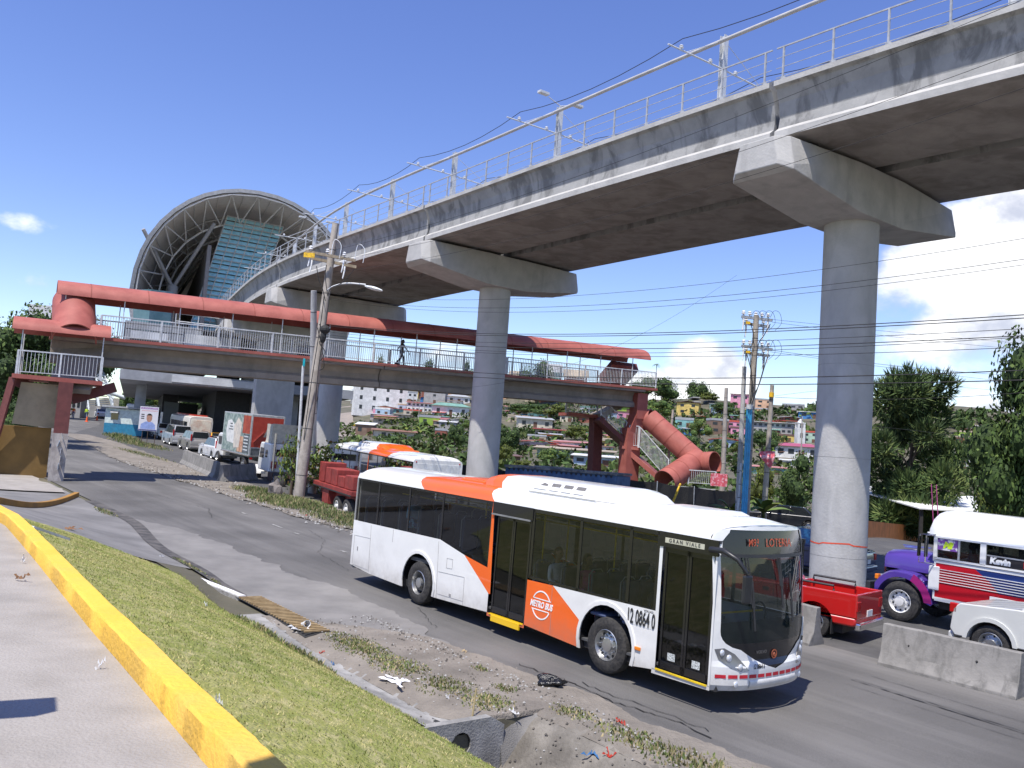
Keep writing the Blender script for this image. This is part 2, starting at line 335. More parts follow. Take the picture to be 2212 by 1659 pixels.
strip('culvert_apron', mat('silted_concrete', (.12, .108, .092), .95, scale=2.2, bump=.6, bscale=18, col2=(.23, .21, .18), cstop=(.35, .65), dirt=.6, dcol=(.09, .08, .065)), fr(-18, -10.46, .12), -4.75, lambda t: -2.3+wob(t, .1, 1.5, 4), 20, .022)
strip('median_dirt', DIRT, fr(7.5, 75, .2), lambda t: 4.45+wob(t, .14, .9)+1.2*(1-sm(t, 7, 11))+3*sm(t, 35, 70), lambda t: 8.0+wob(t, .1, 1.3, 1)+2.6*sm(t, 30, 70)-1.4*(1-sm(t, 7, 11)), 10, .03, jit=.02)
strip('pavement_corner', PAVE, fr(19.5, 29, .5), lambda t: -14, lambda t: -2.75+wob(t, .1, 1), 16, .06)
# turf bank (ground under the blades) and the blades
bank = strip('grass_bank', TURF, fr(-26, 2.8, .25), lambda t: -8.56-.068*max(0, -t-4)-1.2*sm(t, 1, 2.8), lambda t: -4.42+.0*t if t < -.5 else -4.42-1.5*sm(t, -.5, 2.8), 26, .03, jit=.008)
random.seed(3); mb = MB()
for i in range(40000):
    t = random.uniform(-17.5, 2.4); q = random.uniform(-8.5-.068*max(0, -t-4)-.9*sm(t, 1, 2.8), -4.38-1.4*sm(t, -.5, 2.8)+random.uniform(-.03, .1))
    x, y = xy(t, q); z = H(x, y)+.028; a = random.uniform(0, 2*pi); l = random.uniform(.012, .03)*(1.6 if q > -4.7 else 1); wd = .006; dx, dy = cos(a)*wd, sin(a)*wd; lx, ly = random.uniform(-.02, .02), random.uniform(-.02, .02); nv = mnoise.noise(Vector((x*.9, y*.9, 0)))+.6*mnoise.noise(Vector((x*3.1, y*3.1, 4)))+random.uniform(-.25, .25); mb.k = 2 if nv > .12 else 1 if nv < -.3 else 0
    mb.add([(x-dx, y-dy, z), (x+dx, y+dy, z), (x+lx, y+ly, z+l)], [(0, 1, 2)])
GB = [mat('grass_blade', (.23, .27, .06), .8, scale=1), mat('grass_blade_dark', (.18, .225, .05), .8, scale=1), mat('grass_blade_dry', (.44, .39, .17), .8, scale=1)]
tag(mb.build('grass', GB), 'short sunlit grass covering the bank', 'grass', kind='stuff')
# raised lot and its yellow kerb, from the photographed edge points carried onto the lot's level
cl = [(-60, 1094), (12, 1136), (45, 1174), (80, 1216), (135, 1285), (191, 1355), (260, 1434), (331, 1518), (390, 1588), (450, 1659), (520, 1742), (610, 1850)]
inner = [Zp(u, v, LOTZ) for u, v in cl]
vs = []; n = len(inner)
for P in inner: vs += [P, P+Vector((-3, -3, 0)), P+Vector((-14, -14, 0))]
mb = MB(); mb.add(vs+[(inner[-1].x+3, inner[-1].y-9, LOTZ), (-3, -9, LOTZ), (-20, -20, LOTZ)], [(i*3+j, i*3+j+1, i*3+j+4, i*3+j+3) for i in range(n) for j in range(2)])
struct(mb, 'pavement', PAVE)
rings = []
for i, P in enumerate(inner):
    d = (inner[min(i+1, n-1)]-inner[max(i-1, 0)]).normalized(); s_ = Vector((-d.y, d.x, 0))
    if s_.dot(Vector((1, 1, 0))) < 0: s_ = -s_
    j = random.uniform(-.006, .006)
    rings.append([P+Vector((0, 0, -.25)), P+s_*.0+Vector((0, 0, .17+j)), P+s_*.018+Vector((0, 0, .19+j)), P+s_*(.165+j)+Vector((0, 0, .19)), P+s_*.18+Vector((0, 0, .17)), P+s_*.19+Vector((0, 0, -.5))])
rr = []
for i in range(len(rings)-1):
    for k in range(6): rr.append([a.lerp(b, k/6)+Vector((random.uniform(-.003, .003), 0, random.uniform(-.003, .003))) for a, b in zip(rings[i], rings[i+1])])
rr.append(rings[-1]); mb = MB(); mb.loft(rr, True, True)
tag(mb.build('kerb', YEL, smooth=40), 'long sunlit yellow kerb edging the pavement above the grass bank', 'kerb')
mb = MB(); mb.box((0, 0, 0), (.18, .16, .20)); P = Zp(2, 1113, LOTZ); mb.build('kerb', YEL, bevel=.02, loc=P+Vector((-.35, -.3, .02)), rz=.3); tag(bpy.data.objects['kerb.001'], 'short stub of yellow kerb at the left edge of the photo', 'kerb')
# orange kerb of the left pavement
a, b = G(-40, 1081), G(165, 1072); mb = MB(); rg = []; s_ = Vector((-(b-a).y, (b-a).x, 0)).normalized()*.1
for k in range(25): p = a.lerp(b, k/24); z = H(p.x, p.y); rg.append([Vector((p.x, p.y, 0))+s_*x+Vector((0, 0, z+h)) for x, h in ((-1, -.3), (-1, .17), (1, .17), (1, -.3))])
mb.loft(rg, True, True)
tag(mb.build('kerb', mat('orange_kerb_paint', (.34, .17, .03), .8, scale=2, dirt=.5), bevel=.02), 'dull orange kerb across the driveway mouth below the footbridge stairs', 'kerb')
# white topped retaining kerb, gutter with grate
mb = MB(); pts = [(2.7, -4.15), (1.6, -4.0), (.4, -3.85), (-.7, -3.72), (-1.7, -3.62)]
mb2 = MB(); rg = []; rg2 = []
for t, q in pts:
    x, y = xy(t, q); z = gz(t)+.05; x2, y2 = xy(t, q+.17); rg.append([Vector((x, y, z-.75)), Vector((x, y, z)), Vector((x2, y2, z)), Vector((x2, y2, z-.75))]); rg2.append([Vector((x, y, z+.003)), Vector((x, y, z+.03)), Vector((x2, y2, z+.03)), Vector((x2, y2, z+.003))])
ro = empty('retaining_wall', (*xy(0, -3.9), gz(0)), 0, 'low stained concrete wall with a white painted top beside the gutter', 'wall')
def rel(mb, o): 
    l = o.location; mb.v = [(v[0]-l.x, v[1]-l.y, v[2]-l.z) for v in mb.v]; return mb
mb.loft(rg, True, True); rel(mb, ro).build('wall', mat('stained_concrete', (.17, .16, .15), .9, scale=2.5, col2=(.36, .35, .33), cstop=(.42, .56), bump=.3), ro); mb2.loft(rg2, True, True); rel(mb2, ro).build('painted_top', WHITEP, ro)
strip('hollow', EARTH, fr(-3.4, 2.4, .3), lambda t: -4.45, lambda t: -3.75, 3, .0)
strip('gutter', mat('dark_gutter', (.05, .047, .045), .8, scale=3, col2=(.12, .11, .10)), fr(-1.4, 17, .4), lambda t: -3.6+1.0*sm(t, 3.5, 12), lambda t: -3.3+1.0*sm(t, 3.5, 12)+.12*sm(t, -1, 2), 3, .022)  # flat strip in a dark mottled colour
mb = MB(); t = -1.75
while t > -5.0:
    a = Vector((*xy(t, -3.62), gz(t)+.05)); b = Vector((*xy(t-.05, -3.12), gz(t)+.05)); mb.bar(a, b, .05, .03); t -= .13
gr = tag(mb.build('drain_grate', mat('rusty_yellow_steel', (.27, .18, .08), .8, scale=5, col2=(.42, .30, .15), dirt=.4)), 'rusty yellow barred grate over the roadside drain', 'grate')
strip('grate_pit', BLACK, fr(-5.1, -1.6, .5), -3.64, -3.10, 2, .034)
# white line at the left of the driveway
a, b = G(64, 1143), G(142, 1169); mb = MB(); mb.bar(a+Vector((0, 0, .03)), b+Vector((0, 0, .03)), .16, .06); struct(mb, 'white_line', WHITEP)
mb = MB()
for t, ln in ((10.5, 1.0), (8.4, .5), (4.5, .45), (14, .7)):
    a = Vector((*xy(t, 1.9+.05*t), gz(t)+.012)); b = Vector((*xy(t-ln, 1.9+.05*(t-ln)), gz(t-ln)+.012)); mb.bar(a, b, .1, .004)
struct(mb, 'lane_marking', mat('worn_line_paint', (.14, .137, .13), .85, scale=9, col2=(.34, .33, .31), cstop=(.4, .6)))
# cracks and tar lines in the asphalt
def crack(pts, wd, m, nm, seed, dz=.014, jit=.05):
    r_ = random.Random(seed); P = []
    for (t0, q0), (t1, q1) in zip(pts, pts[1:]):
        n = max(2, int(abs(t1-t0)/.14)+int(abs(q1-q0)/.14))
        for k in range(n): f = k/n; P.append((t0+(t1-t0)*f+r_.uniform(-jit, jit), q0+(q1-q0)*f+r_.uniform(-jit, jit)))
    L_, R_ = [], []
    for t, q in P: w_ = wd*.55*r_.uniform(.2, 1.1); a = xy(t, q-w_); b = xy(t, q+w_); L_.append((*a, gz(t)+dz)); R_.append((*b, gz(t)+dz))
    return struct(MB().loft([L_, R_], False), nm, m)
CRK = mat('crack_dark', (.022, .021, .02), .95, scale=9); TAR = mat('tar_line', (.038, .037, .037), .6, scale=6, col2=(.06, .058, .056))
crack([(-8.2, -1.0), (-9.4, -.85), (-10.6, -.95), (-11.8, -.75), (-12.6, -.9)], .030, CRK, 'road_crack', 1); crack([(-9.6, -.7), (-10.4, -.72), (-11.2, -.6), (-12.4, -.62)], .018, CRK, 'road_crack', 2)
crack([(-2, 1.0), (-3, .2), (-4.2, -.4), (-5.5, -.9)], .014, CRK, 'road_crack', 3); crack([(9, 3.2), (6.5, 2.6), (4.2, 1.2), (1, .6)], .014, CRK, 'road_crack', 4); crack([(20, 1.0), (15, 1.6), (12, .7)], .02, CRK, 'road_crack', 5)
for q_, w_, s_ in ((4.3, .05, 6), (4.42, .03, 7), (5.0, .02, 8), (3.9, .015, 9)): crack([(-11.5, q_+.25), (-14, q_+.05), (-17, q_-.15), (-20, q_-.3)], w_, TAR, 'tar_line', s_, jit=.012)
# culvert head wall with pipe
hw = empty('culvert', (*xy(-10.45, -3.95), gz(-10.45)+.02), ROADA-pi/2, 'small concrete culvert wall with a dark round pipe opening', 'culvert')
mb = MB(); hc = (.14, -.30); R = .17; ns = 20; circ = [(hc[0]+R*cos(2*pi*i/ns)*(1+.08*sin(3*i)), hc[1]+R*sin(2*pi*i/ns)) for i in range(ns)]
def sq(c, s):
    m = max(abs(c), abs(s)); return c/m, s/m
outr = []
for i in range(ns):
    c, s = sq(cos(2*pi*i/ns), sin(2*pi*i/ns)); outr.append((c*.9, .02 if s > .999 else (s*.5-.48)))
for y in (0, .14):
    mb.add([(x, y, z) for x, z in circ]+[(x, y, z) for x, z in outr], [(i, (i+1) % ns, ns+(i+1) % ns, ns+i) for i in range(ns)])
mb.loft([[(x, y, z) for x, z in circ] for y in (0, .14)], True); mb.loft([[(x, y, z) for x, z in outr] for y in (0, .14)], True)
mb.build('wall', MATS['channel_concrete'], hw); mb = MB(); mb.loft([[(x*.98, y, z) for x, z in circ] for y in (.02, 1.6)], True, True); mb.f.pop(-2); mb.m.pop(); mb.build('pipe', BLACK, hw)
# ================================================================= vehicles: shared pieces
def paint(name, col, rough=.32, dirt=.12, coat=.6, dcol=(.25, .22, .19)): return mat(name, col, rough, var=.03, scale=1.2, coat=coat, dirt=dirt, dcol=dcol)
def grimy(m):
    t = m.node_tree; b = t.nodes['Principled BSDF']; src = b.inputs['Base Color'].links[0].from_socket; tcn = t.nodes.new('ShaderNodeTexCoord'); sp = t.nodes.new('ShaderNodeSeparateXYZ'); t.links.new(tcn.outputs['Object'], sp.inputs[0])
    r = t.nodes.new('ShaderNodeMapRange'); r.inputs[1].default_value = 1.0; r.inputs[2].default_value = .28; r.inputs[4].default_value = 1; t.links.new(sp.outputs[2], r.inputs[0])
    n = t.nodes.new('ShaderNodeTexNoise'); n.inputs['Scale'].default_value = 3; n.inputs['Detail'].default_value = 9; n.inputs['Roughness'].default_value = .75; t.links.new(tcn.outputs['Object'], n.inputs[0])
    k = t.nodes.new('ShaderNodeMath'); k.operation = 'MULTIPLY'; t.links.new(r.outputs[0], k.inputs[0]); t.links.new(n.outputs[0], k.inputs[1]); k2 = t.nodes.new('ShaderNodeMapRange'); k2.inputs[1].default_value = .18; k2.inputs[2].default_value = .7; k2.inputs[4].default_value = .6; t.links.new(k.outputs[0], k2.inputs[0])
    x = t.nodes.new('ShaderNodeMix'); x.data_type = 'RGBA'; t.links.new(k2.outputs[0], x.inputs[0]); t.links.new(src, x.inputs[6]); x.inputs[7].default_value = (.22, .19, .16, 1); t.links.new(x.outputs[2], b.inputs['Base Color']); return m
BWHITE = paint('white_paint', (.79, .78, .75), dirt=.22); ORANGE = paint('orange_paint', (.86, .13, .012), dirt=.05); grimy(BWHITE); grimy(ORANGE); BLKP = mat('gloss_black', (.012, .012, .014), .18, var=.05, coat=.3)
TINT = glass('tinted_glass', (.012, .013, .014), .70); TINTD = glass('dark_tinted_glass', (.012, .013, .014), .20); CLEARG = glass('windscreen_glass', (.03, .045, .042), .62); DGLASS = mat('dark_car_glass', (.015, .018, .02), .06, var=.1, coat=.5)
TYRE = mat('tyre', (.022, .021, .021), .85, scale=15, col2=(.05, .046, .042), bump=.3); RIM = mat('rim_steel', (.42, .42, .41), .35, metal=.85, scale=3, col2=(.6, .6, .6), dirt=.3); WRIM = mat('white_rim', (.72, .71, .68), .4, scale=3, dirt=.2)
RED_L = mat('red_lens', (.45, .01, .01), .2, var=.05); AMB_L = mat('amber_lens', (.8, .22, .02), .2, var=.05); CLR_L = mat('lamp_glass', (.75, .76, .78), .12, metal=.4, var=.05); CHROME = mat('chrome', (.75, .75, .76), .12, metal=1, var=.02)
SEATB = mat('seat_fabric', (.06, .08, .15), .8, scale=8); SEATG = mat('seat_shell', (.42, .43, .44), .5); YBAR = mat('yellow_bar', (.72, .50, .02), .4)
def wheel(parent, x, y, r, wd, side, rim=RIM, rr=.56, name='wheel', hub=.12, bolts=8, lip=0.):
    """wheel whose outside faces y*side; origin at its centre"""
    e = empty(name, (x, y, r)); e.parent = parent; s = side
    w2 = wd/2; mb = MB(); mb.lathe([(r*rr, -w2*s), (r*.86, -w2*s), (r*.97, -w2*.82*s), (r, -w2*.5*s), (r, w2*.5*s), (r*.97, w2*.82*s), (r*.86, w2*s), (r*.66, w2*1.02*s), (r*rr, w2*.9*s), (r*rr, -w2*s)], n=36); mb.build('tyre', TYRE, e, smooth=40)
    mb = MB(); q = r*rr
    mb.lathe([(q*1.01, w2*.9*s), (q*.97, w2*.96*s), (q*.9, w2*.6*s), (q*.82, (w2*.2+lip)*s), (q*.55, (w2*.35+lip)*s), (q*.42, (w2*.45+lip)*s), (q*.4, (w2*.45+hub)*s), (q*.2, (w2*.5+hub)*s), (.001, (w2*.5+hub)*s)], n=28)
    for i in range(bolts):
        a = 2*pi*i/bolts; mb.lathe([(q*.06, 0), (q*.06, .04*s), (.001, .045*s)], (q*.62*cos(a), (w2*.32+lip)*s, q*.62*sin(a)), n=6)
    mb.build('rim', rim, e, smooth=40)
    mb = MB()
    for i in range(bolts if bolts > 5 else 5):
        a = 2*pi*(i+.5)/(bolts if bolts > 5 else 5); mb.lathe([(q*.1, 0), (.001, .001*s)], (q*.76*cos(a), (w2*.27+lip+.006)*s, q*.76*sin(a)), n=8)
    mb.build('rim_holes', BLACK, e); return e
def arch(cx, cz, r, n=14, z0=None, a0=None):
    """points of a wheel arch over the top from +x to -x side (for a polygon running right to left)"""
    z0 = cz if z0 is None else z0; a = math.asin(max(-1, min(1, (z0-cz)/r)))
    return [(cx+r*cos(a+(pi-2*a)*i/n), cz+r*sin(a+(pi-2*a)*i/n)) for i in range(n+1)]
# ----------------------------------------------------------------- people
SKINT = mat('skin', (.30, .16, .10), .6, var=.05); SKIND = mat('dark_skin', (.12, .06, .04), .6, var=.05); HAIR = mat('dark_hair', (.015, .012, .01), .7); HAIRB = mat('brown_hair', (.10, .05, .025), .7)
def skin_body(name, joints, edges, m, parent=None, sub=1):
    me = bpy.data.meshes.new(name); me.from_pydata([j[:3] for j in joints], edges, []); o = bpy.data.objects.new(name, me); COL.objects.link(o); o.parent = parent
    bm = bmesh.new(); bm.from_mesh(me); ly = bm.verts.layers.skin.verify(); bm.to_mesh(me); bm.free()
    for i, j in enumerate(joints):
        sv = me.skin_vertices[0].data[i]; sv.radius = (j[3], j[4] if len(j) > 4 else j[3])
    me.skin_vertices[0].data[0].use_root = True
    s = o.modifiers.new('skin', 'SKIN'); s.use_smooth_shade = True; b = o.modifiers.new('sub', 'SUBSURF'); b.levels = sub; b.render_levels = sub
    dg = bpy.context.evaluated_depsgraph_get(); m2 = bpy.data.meshes.new_from_object(o.evaluated_get(dg)); o.modifiers.clear(); o.data = m2; m2.materials.clear(); m2.materials.append(m)
    for p in m2.polygons: p.use_smooth = True
    return o
def head(parent, p, turn=0., hair=HAIR, skin=SKINT, long=False, cap=None):
    """head centred at p facing +x, turned about z"""
    R = Matrix.Rotation(turn, 3, 'Z'); mb = MB(); n, m = 14, 10; rings = []
    for i in range(m+1):
        a = pi*i/m; ring = []
        for j in range(n):
            b = 2*pi*j/n; x, y, z = sin(a)*cos(b), sin(a)*sin(b), cos(a); k = .78+.22*min(1, (z+1)/.9)
            fx = x*.098*k+(.012 if x > 0 and z < -.2 else 0)
            ring.append(Vector(p)+R@Vector((fx, y*.075*k, z*.118)))
        rings.append(ring)
    mb.loft(rings, True); mb.tube([Vector(p)+Vector((-.015, 0, -.07)), Vector(p)+Vector((-.03, 0, -.19))], .05, 8)
    for c, s in (((.1, 0, -.015), (.6, .5, 1.0)), ((.0, .078, -.01), (.5, .25, 1)), ((.0, -.078, -.01), (.5, .25, 1)), ((.088, 0, -.062), (.5, 1.4, .45))): mb.sphere(Vector(p)+R@Vector(c), .022, 6, 5, s)
    h = mb.build('head', skin, parent, smooth=60)
    mb = MB(); [mb.sphere(Vector(p)+R@Vector((.088, y, .012)), .012, 6, 4) for y in (.032, -.032)]; mb.build('eyes', BLACK, h)
    mb = MB(); rings = []
    for i in range(7):
        a = pi*(.62 if not long else .8)*i/6; ring = []
        for j in range(n):
            b = 2*pi*j/n; x, y, z = sin(a)*cos(b), sin(a)*sin(b), cos(a)
            if x > .2 and z < .45: x *= .55; z = max(z, .3)
            ring.append(Vector(p)+R@Vector((x*.11-.008, y*.088, z*.128+.004)))
        rings.append(ring)
    mb.loft(rings, True)
    if long: mb.sphere(Vector(p)+R@Vector((-.06, 0, -.12)), .08, 8, 6, (.7, .9, 1.5))
    mb.build('hair', cap or hair, parent, smooth=60)
def hand(parent, p, d, skin, s=1.):
    p = Vector(p); d = Vector(d).normalized(); side = d.cross(Vector((0, 0, 1)))
    side = side.normalized() if side.length > .1 else Vector((0, 1, 0)); mb = MB()
    mb.tube([p, p+d*.05*s, p+d*.09*s], .028*s, 6, .024*s)
    for k, l in enumerate((.06, .075, .07, .05)):
        b = p+d*.085*s+side*(.016*(k-1.5)*s); mb.tube([b, b+d*l*.5*s, b+d*l*.85*s+Vector((0, 0, -.02*s))], .0085*s, 5)
    b = p+d*.03*s+side*.026*s; mb.tube([b, b+side*.03*s+d*.03*s, b+side*.03*s+d*.055*s], .009*s, 5); mb.build('hand', skin, parent, smooth=60)
def seated(loc, rz, label, shirt, trousers, skin=SKINT, hair=HAIR, turn=0., long=False, group=None, rot=None, parent=None):
    """seated figure, seat surface at z = 0 of its own frame, facing +x"""
    e = empty('person', loc, rz, label, 'person', group, rot=rot)
    skin_body('body', [(0, 0, .10, .13, .15), (.0, 0, .30, .12, .16), (-.02, 0, .47, .11, .17), (-.02, 0, .56, .055), (-.01, .18, .49, .055), (.05, .24, .24, .045), (.24, .16, .16, .035), (-.01, -.18, .49, .055), (.05, -.24, .24, .045), (.24, -.16, .16, .035), (.02, .1, .09, .09), (.44, .1, .09, .075), (.46, .1, -.33, .05), (.02, -.1, .09, .09), (.44, -.1, .09, .075), (.46, -.1, -.33, .05)],
              [(0, 1), (1, 2), (2, 3), (2, 4), (4, 5), (5, 6), (2, 7), (7, 8), (8, 9), (0, 10), (10, 11), (11, 12), (0, 13), (13, 14), (14, 15)], shirt, e)
    mb = MB()
    for s in (1, -1): mb.tube([(.05, .1*s, .1), (.44, .1*s, .1), (.47, .1*s, .02), (.47, .1*s, -.34)], .088, 8, .06); mb.box((.52, .1*s, -.38), (.25, .09, .08))
    mb.build('trousers', trousers, e, smooth=50)
    for s in (1, -1): hand(e, (.27, .15*s, .16), (1, -.3*s, -.1), skin)
    head(e, (.0, 0, .74), turn, hair, skin, long); return e
def standing(loc, rz, label, shirt, trousers, skin=SKINT, hair=HAIR, stride=.0, h=1.7, long=False, cap=None, arms=.0, group=None, vest=None):
    k = h/1.75; e = empty('person', loc, rz, label, 'person', group); S = stride
    J = [(0, 0, .95, .12, .15), (0, 0, 1.15, .11, .15), (.0, 0, 1.38, .11, .17), (0, 0, 1.50, .05), (0, .19, 1.42, .055), (-.1-S*.3, .24, 1.14, .042), (-.02-S*.5+arms*.2, .25, .90+arms*.3, .034), (0, -.19, 1.42, .055), (.06+S*.3, -.24, 1.14, .042), (.2+S*.5, -.22, .92+arms*.3, .034),
         (0, .10, .88, .09), (S*.5, .10, .50, .065), (S*.55, .10, .09, .045), (0, -.10, .88, .09), (-S*.25, -.10, .50, .065), (-S*.95, -.10, .16, .045)]
    J = [tuple(v*k for v in j) for j in J]
    skin_body('body', J, [(0, 1), (1, 2), (2, 3), (2, 4), (4, 5), (5, 6), (2, 7), (7, 8), (8, 9), (0, 10), (10, 11), (11, 12), (0, 13), (13, 14), (14, 15)], shirt, e)
    mb = MB()
    for a, b_, c in ((10, 11, 12), (13, 14, 15)): mb.tube([Vector(J[a][:3])+Vector((0, 0, .1)), J[a][:3], J[b_][:3], J[c][:3]], .095*k, 8, .065*k); mb.box(Vector(J[c][:3])+Vector((.06, 0, -.04)), (.26, .09, .08))
    mb.tube([(0, 0, .86*k), (0, 0, 1.04*k)], .155*k, 10); mb.build('trousers', trousers, e, smooth=50)
    if vest: mb = MB(); mb.loft([[(cos(a)*.15*k*(1 if z < 1.3 else .9), sin(a)*.2*k, z*k) for a in [2*pi*i/12 for i in range(12)]] for z in (.95, 1.2, 1.42)], True); mb.build('vest', vest, e, smooth=60)
    hand(e, J[6][:3], (.1, 0, -1), skin, k); hand(e, J[9][:3], (.3, 0, -1), skin, k); head(e, (.02, 0, 1.63*k), 0, hair, skin, long, cap); return e
# ================================================================= the city bus
def hw_dark(z):
    """half width of the dark windscreen mask at height z"""
    if z >= 2.45: return 1.10-.14*sm(z, 2.62, 2.83) if z < 2.9 else 0
    if z >= 1.25: return 1.13
    if z >= .98: return 1.13-.33*(1-sqrt(max(0, 1-((1.25-z)/.27)**2))) if z > .99 else .80
    return max(.0, .80*((z-.66)/.32)**.62) if z > .66 else 0
def xf(y, z):
    a = min(1, abs(y)/1.25); x = 11.68+.30*(1-a**2.6)
    x -= .15*max(0, (z-1.3)/1.6)**1.4
    if z < .8: x += .05*sm(.8-z, 0, .12)*(1-a**6)
    if z < .42: x -= (.42-z)*.5
    return x
def metrobus(label, doors=True):
    r = empty('city_bus', (0, 0, 0), 0, label, 'bus', 'white and orange city buses'); X = lambda p: [(a-6, b) for a, b in p]
    W = 1.25
    for sd, nm in ((-1, 'right'), (1, 'left')):
        y = sd*W; D_ = doors and sd < 0; mb = MB()
        def poly(p, k=0, dy=0): mb.mt(k).add([(a-6, y+dy, b) for a, b in p], [tuple(range(len(p)))])
        lo = [(3.91, .27), (3.9, .30)]
        aR = arch(3.25, .5, .66, 16, .29); aF = arch(9.39, .53, .66, 16, .30)
        poly([(0.0, .40), (1.0, .32), (2.6, .29)]+aR[::-1][1:-1]+[(3.9, .29), (5.0, .33), (5.94, .37), (5.94, .75), (4.99, 1.4), (4.02, 1.6), (0.0, 1.55)])
        poly([(4.99, 1.4), (5.94, .75), (6.0, .75), (5.92, 2.42), (5.86, 2.65), (5.84, 2.42), (5.84, 1.27)], 1)
        if D_:
            poly([(7.15, .37), (8.72, .30), (8.72, .77), (7.91, 1.27), (7.15, 1.25)], 1)
            poly([(8.72, .30)]+aF[::-1][0:]+[(10.05, .30), (10.50, .36), (10.50, 1.32), (7.91, 1.27), (8.72, .77)])
            poly([(10.50, .36), (10.57, .36), (10.57, 2.42), (10.50, 2.42)]); poly([(11.66, .38), (11.70, .38), (11.70, 2.65), (11.66, 2.65)])
            poly([(7.12, .37), (7.15, .37), (7.15, 2.42), (7.12, 2.42)], 2)
            poly([(5.94, .30), (7.15, .30), (7.15, .37), (5.94, .37)], 1); poly([(10.5, .30), (11.70, .33), (11.70, .40), (10.5, .38)])
        else:
            poly([(6.0, .37), (8.72, .30), (8.72, .77), (7.91, 1.27), (5.96, 1.27), (6.0, .75)], 1)
            poly([(8.72, .30)]+aF[::-1][0:]+[(10.05, .30), (11.70, .36), (11.70, 1.32), (7.91, 1.27), (8.72, .77)])
            poly([(5.94, .37), (6.0, .37), (6.0, .75), (5.94, .75)])
        for cx, cz in ((3.25, .5), (9.39, .53)):                  # arch flare
            for ra, rb, dy in ((.66, .73, .02),):
                A = arch(cx, cz, ra, 16, .30); B = arch(cx, cz, rb, 16, .30)
                mb.mt(0).loft([[(a[0]-6, y+sd*o1, a[1]) for a in P] for P, o1 in ((A, -.05), (A, dy), (B, dy), (B, .0))], False)
            A = arch(cx, cz, .655, 16, .30); mb.mt(2).loft([[(a[0]-6, y-sd*o1, a[1]) for a in A] for o1 in (.0, .5)], False)
            mb.add([(a[0]-6, y-sd*.5, a[1]) for a in A], [tuple(range(len(A)))])
        if D_:                                                    # panel seams, hatch lines, handles
            mb.mt(3)
            for a, b in (((.92, 1.52), (.98, .35)), ((.12, 1.17), (.93, 1.19)), ((3.98, 1.55), (4.06, .3)), ((8.75, .75), (8.73, .32)), ((7.9, 1.26), (7.93, .34)), ((2.0, 1.56), (2.0, 1.25)), ((4.06, .89), (5.04, .93)), ((5.06, .93), (5.08, .34)), ((4.08, .40), (5.06, .42)), ((.12, .42), (.95, .40)), ((.12, 1.17), (.12, .44))):
                mb.bar((a[0]-6, y-.0015, a[1]), (b[0]-6, y-.0015, b[1]), .004, .009, Vector((0, 1, 0)))
            for a in ((4.58, .46, .07, .05), (.33, .85, .035, .1)): mb.box((a[0]-6, y-.004, a[1]), (a[2], .01, a[3]))
            for q_ in ((4.35, 1.02), (4.55, 1.02), (4.35, 1.2), (4.55, 1.2)): pass
            for a, b in (((4.36, 1.02), (4.58, 1.03)), ((4.58, 1.03), (4.58, 1.24)), ((4.58, 1.24), (4.36, 1.23)), ((4.36, 1.23), (4.36, 1.02))): mb.bar((a[0]-6, y-.0015, a[1]), (b[0]-6, y-.0015, b[1]), .004, .008, Vector((0, 1, 0)))
        mb.build('side_panel', [BWHITE, ORANGE, BLKP, mat('seam', (.28, .27, .26), .8)], r)
        # glazing: a black frame band with panes
        mb = MB(); g = y-sd*.012
        edges = [.1, 1.15, 2.6, 4.02, 5.84] if D_ else [.1, 1.6, 3.1, 4.6, 5.84]
        bot = lambda x: 1.56+.04*(x/4) if x <= 4.02 else (1.6-.2*(x-4.02)/.97 if x <= 4.99 else 1.4-.13*(x-4.99)/.86)
        mb.add([(a-6, g, b) for a, b in ((.08, 2.67), (5.86, 2.67), (5.86, 2.60), (.08, 2.60))], [(0, 1, 2, 3)])
        segs = [(edges[i]+.035, edges[i+1]-.035) for i in range(len(edges)-1)]
        e2 = ([7.2, 8.57, 9.83, 10.47] if D_ else [5.86, 7.3, 8.75, 10.2, 11.6]); segs2 = [(e2[i]+.035, e2[i+1]-.035) for i in range(len(e2)-1)]
        for x in edges+e2: mb.box((x-6, g, (bot(x)+2.62)/2 if x < 5.9 else 1.96), (.07, .02, (2.62-bot(x)) if x < 5.9 else 1.34))
        if D_: mb.box((8.83-6, g, 2.62), (3.28, .02, .08)); mb.box((8.83-6, g, 1.31), (3.28, .02, .05)); mb.box((11.1-6, y+.0, 2.53), (1.22, .03, .25)); mb.box((6.53-6, y+.0, 2.53), (1.3, .03, .25))
        else: mb.box((8.75-6, g, 2.62), (5.8, .02, .08)); mb.box((8.75-6, g, 1.30), (5.8, .02, .05))
        mb.build('window_frame', BLKP, r)
        for a, b in segs:
            m2 = MB(); xs = [a]+[k for k in (4.02, 4.99) if a < k < b]+[b]; P = [(x-6, g, bot(x)+.01) for x in xs]+[(b-6, g, 2.60), (a-6, g, 2.60)]; m2.add(P, [tuple(range(len(P)))]); m2.build('window', TINT if D_ else TINTD, r)
        for a, b in segs2: m2 = MB(); m2.add([(a-6, g, 1.33), (b-6, g, 1.33), (b-6, g, 2.58), (a-6, g, 2.58)], [(0, 1, 2, 3)]); m2.build('window', TINT if D_ else TINTD, r)
